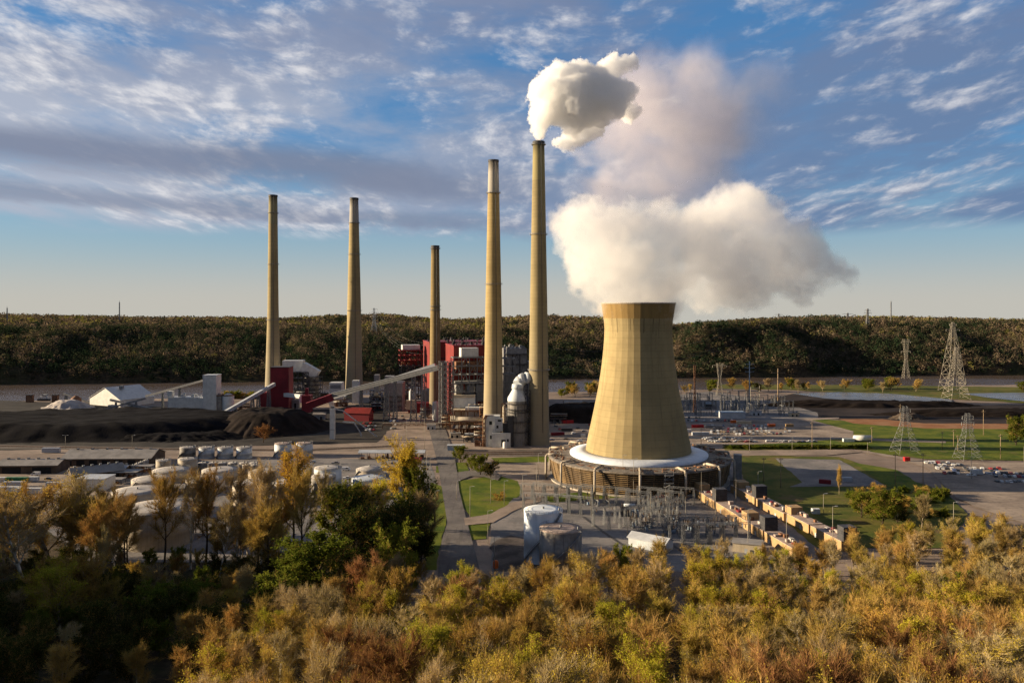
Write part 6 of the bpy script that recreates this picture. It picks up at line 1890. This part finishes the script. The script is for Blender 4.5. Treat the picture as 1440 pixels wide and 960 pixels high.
pole(1068, 542, 574, 'short twin post of the three-beam frame', 'lampmetal', 1.0)
pole(1055.5, 544, 574, 'left post of the three-beam frame', 'lampmetal', 1.0)
p0, p1 = A(1055.5, 546, G(0, 574).y), A(1068, 546, G(0, 574).y)
t = thing('beam_gantry', 'three pale beams spanning two posts in the far switchyard', 'steel gantry', (p0.x, p0.y, 0))
for dz_ in (0, -3.6, -13):
    mb = girder(MB(), p0 + Vector((.5, .7, dz_)), p1 + Vector((-.5, .7, dz_)), .8, .8, 6, .25); mb.build('beam', M['lampmetal'], t)
POLES = [(1074, 642, 679), (1098, 642, 686), (1259, 636, 684), (1298, 636, 689), (1142, 592, 632), (1383, 576, 612), (1266, 568, 606), (1226, 600, 622), (1325, 606, 632), (1341, 604, 628), (1347, 612, 634), (1407, 610, 645)]
for i, (px, yt, yb) in enumerate(POLES):
    pole(px, yt, yb, 'wooden utility pole ' + ['on the grass just right of the cooling tower', 'at the near corner of the empty lot', 'on the verge left of the road bend', 'at the road bend by the parking lot', 'in the car lot behind the cooling tower', 'on the clay strip at far right', 'by the dark ash field', 'beside the white storage trailers', 'on the lane below the clay strip', 'right of the lane pole', 'in the field behind the parking lot', 'on the lawn at the right edge'][i], 'wood', .55, ((.92, 2.6),), 'wooden utility poles')
for i, (px, yt, yb) in enumerate([(986, 600, 628), (948, 605, 634)]):
    pole(px, yt, yb, ['tan pole', 'short tan pole'][i] + ' standing at the edge of the crowded car lot', 'wood', .5)
def lamp(px, yt, yb, lab, group=None, double=False, mt_='lampmetal'):
    P = G(px, yb); H = (yb - yt) * P.y / F
    t = thing('street_lamp', lab, 'street lamp', P, group)
    mb = MB(); mb.bar(P, P + Vector((0, 0, H)), .32, sides=8, w1=.2, smooth=True); mb.build('post', M[mt_], t)
    for sg in ((-1, 1) if double else (1,)):
        mb = MB(); mb.bar(P + Vector((0, 0, H)), P + Vector((1.6 * sg, 0, H + .25)), .14)
        mb.box((P.x + 1.9 * sg, P.y, H + .15), (.9, .4, .2)); mb.build('lamp_head', M['white'], t)
    return t
LAMPS = [(757, 637, 672, 'on the lawn edge in front of the rail bed'), (754.5, 650, 690, 'left of the slanting gantries, with a pale globe'), (735, 668, 720, 'beside the gravel yard entrance'), (690, 674, 708, 'on the lawn left of the gravel yard'), (709, 676, 710, 'at the right of the lawn by the yard road'), (642, 676, 704, 'along the left edge of the lawn'), (661, 684, 728, 'at the lawn corner by the road fork'), (686, 718, 764, 'at the gravel yard corner'), (695, 755, 802, 'by the red tank'), (600, 640, 686, 'beside the gatehouse'), (605, 644, 676, 'on the left verge of the entry road'), (612, 690, 726, 'on the grass strip left of the entry road'),
         (876, 640, 694, 'at the foot of the cooling tower, left of centre'), (891, 645, 700, 'in front of the cooling tower centre'), (934, 669, 690, 'beside the cooling tower hedge'), (978, 674, 692, 'near the first turbine unit'), (1016, 648, 686, 'right of the cooling tower'), (1066, 663, 690, 'on the rough grass by the empty lot'), (1158, 694, 722, 'on the grass above the outer turbine row'), (1052, 716, 776, 'by the control house gravel'), (1106, 712, 780, 'tallest before the outer turbine row'), (1171, 712, 776, 'at the wood edge right of the turbine rows'), (1341, 706, 752, 'below the parking lot'), (1366, 642, 674, 'inside the parking lot'), (1114, 614, 636, 'on the lane behind the empty lot'), (1054, 616, 636, 'at the left of that lane'), (1168, 614, 634, 'on the hedge strip'), (1220, 622, 640, 'at the end of the hedge strip'), (1440, 628, 652, 'at the right edge above the lot'), (92, 612, 632, 'in front of the coal heap at far left'), (186, 612, 630, 'in front of the middle of the coal heap'), (572, 590, 630, 'on the rail yard left of the street'), (597, 588, 632, 'at the head of the street')]
for px, yt, yb, wh in LAMPS: lamp(px, yt, yb, 'thin street lamp ' + wh, 'street lamps about the plant', px in (1106, 1366, 92))

# ------------------------------------------------------------------ transmission towers
def pylon(px, yt, yb, lab, wb, arms=((.97, 12), (.86, 16), (.75, 12)), mt_='galv', D=None, t_=.45, waist=.55, wt_=2.6, grp='lattice transmission towers', z0=None):
    if D is None: P = G(px, yb)
    else: P = A(px, yb, D)
    H = (yb - yt) * P.y / F
    t = thing('transmission_tower', lab, 'transmission tower', P, grp)
    hw = H * waist
    mb = MB(); lattice(mb, P, hw, wb, wb * .32, 6, t_); mb.build('legs', M[mt_], t)
    mb = MB(); lattice(mb, (P.x, P.y, P.z + hw), H - hw, wb * .32, wt_, 8, t_ * .8); mb.build('mast', M[mt_], t)
    for f, wd in arms:
        z = P.z + H * f
        mb = MB()
        for sg in (-1, 1):
            e = Vector((P.x + sg * wd / 2, P.y, z))
            for y in (-wt_ / 2, wt_ / 2):
                mb.bar((P.x, P.y + y, z), e, t_ * .6); mb.bar((P.x, P.y + y, z - H * .04), e, t_ * .6)
            mb.lathe((e.x, e.y, e.z - 3), [(.2, 0), (.4, 1), (.2, 2), (.1, 3)], 6)
        mb.build('crossarm', M[mt_], t)
    return t, P, H
TP1 = pylon(1340, 453, 550, 'tallest lattice tower on the pond bank at right', 26, ((.98, 9), (.90, 18), (.84, 8)), mt_='lampmetal', t_=.36, waist=.75)
TP2 = pylon(1344.5, 488, 561, 'nearer lattice tower with wide legs, overlapping the tallest one', 24, ((.86, 12), (.76, 12), (.66, 12)), mt_='lampmetal', t_=.34, waist=.6)
pylon(1273, 571, 637, 'dim wide-legged lattice tower in the field right of the hedge', 17, ((.95, 8), (.80, 9), (.66, 8)), t_=.17, waist=.62)
pylon(1361, 581, 646, 'lattice tower in the grass behind the parking lot', 15, ((.95, 8), (.82, 9), (.70, 8)), t_=.17, waist=.62)
pylon(1274, 477, 532, 'square topped lattice tower by the river, right of the spur', 9, ((.95, 14), (.7, 14)), t_=.3, waist=.5, wt_=7, D=1200, mt_='lampmetal')
pylon(1012, 511, 556, 'gold lit lattice tower with a wide top beam beyond the far switchyard', 8, ((.95, 18),), t_=.3, waist=.5, wt_=7, mt_='lampmetal')
pylon(977, 514, 580, 'narrow rust coloured lattice mast in the far switchyard', 3, (), t_=.35, mt_='rust', wt_=2)
pylon(526, 433, 472, 'white lattice tower on the far bluff between the chimneys', 16, ((.97, 14), (.85, 18), (.72, 14)), t_=.42, D=1640, mt_='white', waist=.5)
pylon(1192, 440, 452, 'faint lattice tower on the skyline right of the steam', 10, ((.9, 26), (.6, 20)), t_=.6, D=1900, mt_='steel')
pylon(1220, 434, 462, 'lattice tower on the wooded crest at right', 10, ((.93, 12), (.8, 16)), t_=.6, D=1700, mt_='steel')
pylon(1095, 441, 452, 'faint small tower on the skyline above the spur', 8, ((.9, 20),), t_=.6, D=2100, mt_='steel')
for px, yt, yb, lab in ((168, 425, 450, 'thin mast on the skyline at left'), (10, 433, 450, 'short mast on the skyline near the left edge'), (1253, 424, 452, 'thin mast on the skyline at right')):
    P = A(px, yb, 1750); H = (yb - yt) * 1750 / F
    t = thing('radio_mast', lab, 'radio mast', P, 'masts on the skyline')
    mb = lattice(MB(), P, H, 1.6, 1.2, 12, .35); mb.build('lattice', M['steel'], t)
    mb = MB(); mb.bar(P + Vector((0, 0, H)), P + Vector((0, 0, H + 4)), .4); mb.build('aerial', M['steel'], t)
# wires strung across the river from the boiler houses and past the tower
def wire(p0, p1, sag, lab, w=.10, grp='power lines across the river'):
    p0 = Vector(p0); p1 = Vector(p1); n = 18
    pts = [p0.lerp(p1, i / n) - Vector((0, 0, sag * 4 * (i / n) * (1 - i / n))) for i in range(n + 1)]
    mb = MB(); mb.poly(pts, w, 4, smooth=False)
    return tag(mb.build('power_line', M['galv'], None, tuple(p0)), lab, 'power line', grp)
for k, (a, b) in enumerate(((440, 492), (446, 498), (452, 504), (436, 488))):
    wire(A(526 + k, a, 1640), A(600 + k * 6, b - 8, 900), 22, 'pale power line sagging from the white tower on the bluff to the boiler house')
for k, (y0, y1) in enumerate(((489, 481), (501, 491), (507, 500), (514, 507))):
    wire(A(768, y0, 800), A(1012, y1 - 8 + 6 * (k % 2), 1010), 10, 'pale power line passing behind the cooling tower', .11, 'power lines behind the cooling tower')
# ------------------------------------------------------------------ vehicles
def car_mesh(name, L, prof, win, W):
    mb = MB(); n = len(prof); h = W / 2
    vs = [(x, -h, z) for x, z in prof] + [(x, h, z) for x, z in prof]
    mb.add(vs, [tuple(range(n)), tuple(range(2 * n - 1, n - 1, -1))] + [((k + 1) % n, k, n + k, n + (k + 1) % n) for k in range(n)], 0)
    wn = len(win)
    for s in (-1, 1):
        vs = [(x, s * (h + .02), z) for x, z in win]
        mb.add(vs, [tuple(range(wn)) if s < 0 else tuple(range(wn - 1, -1, -1))], 1)
    (xa, za), (xb, zb) = win[0], win[1]
    mb.add([(xa - .22, -h * .86, za), (xa - .22, h * .86, za), (xb - .14, h * .86, zb), (xb - .14, -h * .86, zb)], [(0, 1, 2, 3)], 1)
    (xa, za), (xb, zb) = win[-1], win[-2]
    mb.add([(xa + .25, -h * .86, za), (xa + .25, h * .86, za), (xb + .16, h * .86, zb), (xb + .16, -h * .86, zb)], [(3, 2, 1, 0)], 1)
    for x in (-L * .31, L * .31):
        for s in (-1, 1): mb.bar((x, s * (h - .16), .33), (x, s * (h + .03), .33), .66, sides=12, w1=.66, mi=2)
    return mb.mesh(name, [M['paint'], M['glassdark'], M['tyre']])
CARS = {
    'car': car_mesh('car', 4.6, [(-2.3, .3), (2.3, .3), (2.3, .75), (1.3, .95), (.55, 1.45), (-.95, 1.45), (-1.75, 1.0), (-2.3, .95)], [(-1.55, 1.0), (-.9, 1.36), (.5, 1.36), (1.12, .98)], 1.8),
    'suv': car_mesh('suv', 4.7, [(-2.35, .35), (2.35, .35), (2.35, .95), (1.3, 1.12), (.7, 1.75), (-2.05, 1.75), (-2.35, 1.05)], [(-2.15, 1.1), (-1.95, 1.62), (.6, 1.62), (1.1, 1.15)], 1.9),
    'pickup': car_mesh('pickup', 5.6, [(-2.8, .4), (2.8, .4), (2.8, 1.05), (1.6, 1.15), (1.0, 1.8), (-.5, 1.8), (-.65, 1.1), (-2.8, 1.1)], [(-.52, 1.15), (-.44, 1.66), (.95, 1.66), (1.4, 1.18)], 1.95),
    'van': car_mesh('van', 5.6, [(-2.8, .35), (2.8, .35), (2.8, 1.1), (2.0, 1.3), (1.3, 2.4), (-2.8, 2.4)], [(-.2, 1.35), (-.15, 2.1), (1.25, 2.1), (1.75, 1.35)], 2.0),
}
COLS = {'white': (.75, .75, .74), 'silver': (.42, .43, .45), 'black': (.02, .02, .022), 'grey': (.12, .125, .13), 'red': (.40, .02, .02), 'blue': (.04, .08, .22), 'tan': (.35, .27, .17), 'orange': (.6, .16, .03)}
def park(px, py, lot, grp, kind=None, col=None, rz=None):
    kind = kind or rd.choices(('car', 'suv', 'pickup'), (.45, .3, .25))[0]
    col = col or rd.choices(('white', 'silver', 'black', 'grey', 'red', 'blue', 'tan'), (.32, .18, .16, .12, .12, .06, .04))[0]
    P = G(px, py, .2)
    o = link_mesh({'car': 'parked_car', 'suv': 'parked_suv', 'pickup': 'parked_pickup', 'van': 'parked_van'}[kind], CARS[kind], None, P)
    o.rotation_euler.z = rd.choice((0, math.pi)) + rd.gauss(0, .03) + (rz or 0)
    o.color = (*COLS[col], 1)
    word = {'car': 'car', 'suv': 'tall estate car', 'pickup': 'pickup truck', 'van': 'van'}[kind]
    return tag(o, '%s %s %s' % (col, word, lot), {'car': 'car', 'suv': 'car', 'pickup': 'pickup truck', 'van': 'van'}[kind], '%s %ss %s' % (col, word, grp))
# crowded lot behind the cooling tower
for py, xs in ((599.5, (1002, 1092)), (603.5, (1004, 1104)), (607.5, (1000, 1112)), (611, (996, 1100)), (621.5, (1000, 1150)), (617.5, (985, 1045)), (588, (955, 985)), (592, (968, 1030))):
    x = xs[0]
    while x < xs[1]:
        if rd.random() < .8: park(x, py + rd.uniform(-.5, .5), 'parked in the crowded lot right of the cooling tower', 'in the lot behind the cooling tower', rz=rd.choice((R(70), R(75))) if py < 612 else 0)
        x += rd.uniform(4.0, 6.5)
# right parking lot
for py, xs, p_ in ((651.5, (1302, 1336), .9), (655, (1304, 1372), .85), (659.5, (1318, 1408), .8), (663, (1342, 1404), .7), (666, (1328, 1350), 1), (671, (1400, 1446), .8), (666.5, (1380, 1446), .9), (678, (1402, 1446), .9)):
    x = xs[0]
    while x < xs[1]:
        if rd.random() < p_: park(x, py + rd.uniform(-.4, .4), 'parked in the lot at the right edge', 'in the right edge lot', rz=R(72))
        x += rd.uniform(5.0, 7.5)
park(1366, 669, 'with trailer parked alone on the pale gravel of the right lot', 'alone in the right lot', 'pickup', 'white')
P = G(1373, 668)
t = thing('box_trailer', 'white box trailer behind the pickup on the right lot', 'trailer', P)
mb = MB(); mb.box((P.x, P.y, .9), (7, 2.6, 3)); mb.build('box', M['white'], t)
mb = MB()
for x in (-.7, .7): mb.bar((P.x + x, P.y - 1.35, .45), (P.x + x, P.y + 1.35, .45), .9, sides=12, w1=.9)
mb.build('wheels', M['tyre'], t)
# cars along the plant street and by the left tanks
for py, x0, x1 in ((585, 548, 556), (589, 548, 558), (586, 566, 576), (590, 568, 580), (586, 586, 594), (593, 550, 560), (598, 552, 562), (603, 546, 556), (600, 514, 530), (605, 516, 532), (596, 512, 526)):
    x = x0
    while x < x1:
        if rd.random() < .8: park(x, py, 'parked along the plant street between the conveyors and the pipe bridge' if x > 540 else 'parked below the red gabled shed', 'along the plant street' if x > 540 else 'below the red shed', rz=R(80))
        x += 4.6
park(487, 661, 'parked by the tall grey-white tank', 'by the grey-white tank', 'van', 'white'); park(488, 673, 'parked below the van by the tanks', 'below the van', 'pickup', 'white'); park(472, 652, 'parked by the tank pair at the rail yard', 'by the rail yard tanks', 'pickup', 'grey')
park(50, 668, 'parked in front of the dark walled shed', 'by the shed', 'van', 'white')
for px, py, c_ in ((930, 700, 'red'), (1108, 716, 'red'), (940, 694, 'white')):
    park(px, py, 'parked beside the ' + ('first turbine row' if px < 1000 else 'outer turbine row'), 'by the turbines', 'pickup', c_)
for px, py in ((905, 700), (945, 746)): park(px, py, 'standing on the switchyard gravel', 'on the switchyard gravel', 'suv', 'grey')

def container(px, py, L, mt_, lab, rz=0, h=2.7, wd=2.6, name='shipping_container', cat='container', grp=None):
    P = G(px, py, .2)
    t = thing(name, lab, cat, P, grp, rz)
    mb = MB(); mb.box((0, 0, .15), (L, wd, h)); mb.build('box', M[mt_], t, local=True)
    mb = MB(); n = int(L / .7)
    for k in range(n):
        for s in (-1, 1): mb.box((-L / 2 + (k + .5) * L / n, s * (wd / 2 + .04), .3), (.28, .08, h - .3))
    mb.build('ribs', M[mt_], t, local=True)
    mb = MB()
    for y in (-.6, .6): mb.box((L / 2 + .06, y, .3), (.1, 1.1, h - .4))
    mb.build('doors', M[mt_], t, local=True)
    return t
for i, px in enumerate((12, 20, 28, 36)):
    container(px, 677, 3.2, 'green', 'green waste container in the short row at far left', grp='green waste containers', name='waste_container')
container(2, 677, 6, 'white', 'white trailer left of the green containers', name='box_trailer', cat='trailer'); container(47, 676, 6.5, 'white', 'white trailer right of the green containers', name='box_trailer', cat='trailer')
container(12, 692, 16, 'white', 'long white trailer by the wood at the left edge', name='box_trailer', cat='trailer', h=3.4); container(42, 694, 14, 'white', 'second long white trailer right of the first', name='box_trailer', cat='trailer', h=3.4)
container(20, 683, 13, 'lightroof', 'flat pale trailer behind the long white ones', name='box_trailer', cat='trailer'); container(77, 684, 10, 'lightroof', 'pale trailer near the plain white shed', name='box_trailer', cat='trailer')
P = G(22, 693); park(18, 696, 'parked between the long white trailers', 'between the trailers', 'pickup', 'black')
container(72, 636, 13, 'lightroof', 'silver rail hopper on the track before the coal heap', name='rail_wagon', cat='rail wagon', h=3.6, wd=3)
for px, py, L, mt_, lab, rz in ((981, 601, 11, 'redpaint', 'dark red container at the left of the crowded lot', .1), (1004, 602, 15, 'steel', 'long grey trailer beside the dark red container', -.25), (1031, 594.5, 5, 'orange', 'small orange container above the crowded lot', 0), (1046, 596, 14, 'beige', 'long beige container next to the small orange one', 0), (1085, 600, 6.5, 'orange', 'orange container at the far side of the crowded lot', .1), (1110, 600, 7, 'tan', 'tan flatbed box in the far row of the crowded lot', 0),
                              (985, 612, 15, 'lightroof', 'low white site cabin left of the crowded lot', .05), (965, 608, 9, 'lightroof', 'white cabin beside the cooling tower skirt', 0), (797, 595, 13, 'redpaint', 'red container between chimney and cooling tower', 0), (784, 612, 12, 'darkred', 'dark red wagon at the foot of the tallest chimney', .3), (797, 606, 10, 'darksteel', 'black container behind the dark red wagon', 0), (820, 615, 4, 'white', 'small white box by the cooling tower skirt', 0),
                              (1160, 680, 7, 'darkred', 'dark red skip on the empty lot', -.4), (1191, 677, 6, 'lightroof', 'pale blue box on the empty lot', 0), (1275, 648, 4, 'redpaint', 'small red box at the road bend', 0), (1147, 722, 4, 'white', 'white box at the top of the outer turbine row', 0)):
    container(px, py, L, mt_, lab, rz)
P = G(1213, 621)
t = thing('storage_trailer', 'big rounded white storage trailer beyond the hedge', 'trailer', P)
mb = MB(); mb.bar((P.x - 7, P.y, 3.0), (P.x + 7.5, P.y, 3.0), 5, sides=16, w1=5, smooth=True); mb.build('tank', M['white'], t)
mb = MB(); mb.box((P.x, P.y, .2), (13, 3.4, .9)); mb.build('chassis', M['darksteel'], t)
container(1193, 621, 9, 'white', 'small white trailer left of the rounded one', name='box_trailer', cat='trailer')
# hedge behind the lane
for k in range(24):
    px = 1024 + k * 8.4
    tree_at('bush0', px, 630.5 + (k % 2) * .6, 625.5, 'rounded bush in the long hedge along the lane', 'hedge bushes along the lane', z=0.0, wide=1.8, cat='bush')

# ------------------------------------------------------------------ smaller buildings and racks that fill the plant
rd = random.Random(55)
def small_building(px, py, w_, dpt, h, mw, mr, lab, gable=True, rz=0.1):
    P = G(px, py)
    t = thing('plant_shed', lab, 'shed', P)
    mb = MB()
    if gable:
        mb.gable((P.x, P.y + dpt / 2, 0), (w_, dpt, h), dpt * .16, rz, 0, 0, 0.01); mb.build('walls', M[mw], t)
        mb = MB(); mb.roof((P.x, P.y + dpt / 2, 0), (w_, dpt, h + .06), dpt * .16, rz, 0, .5); mb.build('roof', M[mr], t)
    else:
        mb.box((P.x, P.y + dpt / 2, 0), (w_, dpt, h), rz); mb.build('walls', M[mw], t)
        mb = MB(); mb.box((P.x, P.y + dpt / 2, h + .004), (w_ + .6, dpt + .6, .35), rz); mb.build('roof', M[mr], t)
        units(t, 'roof_unit', 'galv', (P.x - w_ * .35, P.y + dpt * .2), w_ * .7, dpt * .6, h + .36, 2, rz, rd, .8, 1.8, 1.4)
    cs, sn = math.cos(rz), math.sin(rz)
    for k in (-.28, .2):
        mb = MB(); mb.box((P.x + w_ * k * cs + .1 * sn, P.y + w_ * k * sn - .1 * cs - .06 + (dpt / 2) * (1 - cs), .02), (w_ * .16, .2, h * .62), rz); mb.build('door', M['black'], t)
for a in ((448, 590, 12, 9, 5, 'steel', 'greyroof', 'grey shed on the coal ground right of the heap'), (556, 577, 14, 10, 6, 'beige', 'greyroof', 'beige shed below the long conveyor trestles'),
          (545, 566, 16, 10, 9, 'steel', 'lightroof', 'tall grey shed behind the beige one'), (528, 575, 10, 8, 6, 'darkred', 'greyroof', 'dark red shed with grey roof right of the bright red one', False), (562, 563, 10, 8, 12, 'tankgrey', 'greyroof', 'narrow grey block at the foot of the red steel structure', False),
          (590, 572, 12, 8, 7, 'brownwall', 'lightroof', 'brown block with pale roof beside the shortest chimney', False), (606, 604, 8, 6, 4, 'white', 'greyroof', 'small white hut at the head of the street'),
          (640, 616, 9, 6, 4, 'beige', 'greyroof', 'beige hut in front of the elevated pipe deck', False), (664, 619, 12, 6, 5, 'tankgrey', 'lightroof', 'grey block below the elevated pipe deck', False),
          (787, 580, 16, 10, 6, 'darkred', 'greyroof', 'dark red shed behind the tallest chimney', True), (806, 572, 20, 10, 5, 'steel', 'greyroof', 'long grey shed behind the tallest chimney', True), (826, 588, 10, 8, 5, 'white', 'lightroof', 'white hut left of the cooling tower shell', False),
          (412, 574, 12, 9, 9, 'steel', 'greyroof', 'grey block right of the dark red tower foot', False), (452, 562, 14, 10, 8, 'brownwall', 'greyroof', 'brown block under the white ducts', False), (478, 566, 12, 8, 7, 'tankgrey', 'lightroof', 'grey block behind the bright red shed', False),
          (958, 617, 12, 7, 4, 'white', 'lightroof', 'white cabin right behind the cooling tower deck', False), (1064, 584, 10, 7, 4, 'lightroof', 'greyroof', 'pale cabin at the right end of the far switchyard', False), (1118, 586, 9, 7, 4, 'beige', 'greyroof', 'beige cabin on the lane end of the far switchyard', False)):
    small_building(*a[:8], a[8] if len(a) > 8 else True)
def rack(px, py, wd, dp, h, nx, nf, mt_, lab):
    P = G(px, py)
    t = thing('pipe_rack', lab, 'pipe rack', P)
    mb = frame3d(MB(), (P.x, P.y), wd, dp, h, nx, nf, .35, 0.08); mb.build('frame', M[mt_], t)
    for k in range(4):
        z = h * rd.uniform(.3, 1.0) + .6; y = P.y + dp * (.15 + .22 * k)
        mb = MB(); mb.bar((P.x - 1, y, z), (P.x + wd + 1, y, z), .8, sides=8, w1=.8, smooth=True); mb.build('pipe', M[rd.choice(('tankcream', 'rust', 'lightroof'))], t)
    units(t, 'machine', rd.choice(('rust', 'beige', 'steel')), (P.x + 1, P.y + 1), wd - 2, dp - 1, .02, 5, 0, rd, 1.2, 3, 4)
for a in ((416, 566, 20, 8, 14, 5, 3, 'darksteel', 'dark pipe rack under the white ducts'), (470, 572, 14, 8, 8, 4, 2, 'rust', 'rusty rack behind the bright red shed'), (520, 566, 24, 9, 14, 6, 3, 'darksteel', 'dark pipe rack under the middle of the long conveyor'),
          (558, 571, 14, 8, 18, 4, 4, 'rust', 'tall rusty rack left of the low dark red block'), (592, 588, 9, 7, 10, 3, 3, 'darksteel', 'dark rack by the foot of the shortest chimney'), (622, 603, 10, 8, 12, 3, 3, 'rust', 'rusty rack at the foot of the stair towers'),
          (652, 622, 14, 5, 6, 4, 2, 'darksteel', 'low dark rack in front of the elevated pipe deck'), (668, 628, 8, 6, 18, 2, 5, 'rust', 'tall rusty rack left of the white pump house'), (776, 596, 14, 8, 9, 4, 2, 'darksteel', 'dark rack right of the tallest chimney'), (716, 570, 20, 10, 22, 5, 5, 'darksteel', 'dark rack behind the absorber vessel'),
          (200, 590, 20, 6, 8, 5, 2, 'rust', 'rusty rack between gabled hall and limestone plant'), (335, 577, 12, 6, 7, 4, 2, 'rust', 'rusty rack by the silos')):
    rack(*a)
for px, py in ((782, 600), (788, 604), (796, 618), (806, 610), (812, 603), (822, 607), (830, 598), (833, 618), (776, 619), (815, 621)):
    park(px, py, 'parked on the dirt between the tallest chimney and the cooling tower', 'between chimney and cooling tower', rz=rd.choice((0, R(60))))
for px, py in ((120, 671), (100, 668), (140, 683), (68, 674), (210, 678), (330, 667), (420, 655), (440, 650), (540, 660), (552, 652), (598, 660)):
    park(px, py, 'parked in the yard between the warehouses and the tanks' if px < 300 else 'parked on the tank yard near the rail strip', 'in the warehouse yard' if px < 300 else 'on the tank yard')

for i in range(12):
    px, py = 760 + i * 25 + rd.uniform(-6, 6), rd.uniform(700, 758)
    if 720 < px < 830 and py > 725: py = 706
    P = G(px, py); H = rd.uniform(13, 19)
    t = thing('lightning_mast', 'thin bare steel mast standing among the gantries of the near switchyard', 'mast', P, 'thin masts of the near switchyard')
    mb = MB(); mb.bar(P, P + Vector((0, 0, H)), .34, sides=8, w1=.1, smooth=True); mb.build('post', M['lampmetal'], t)
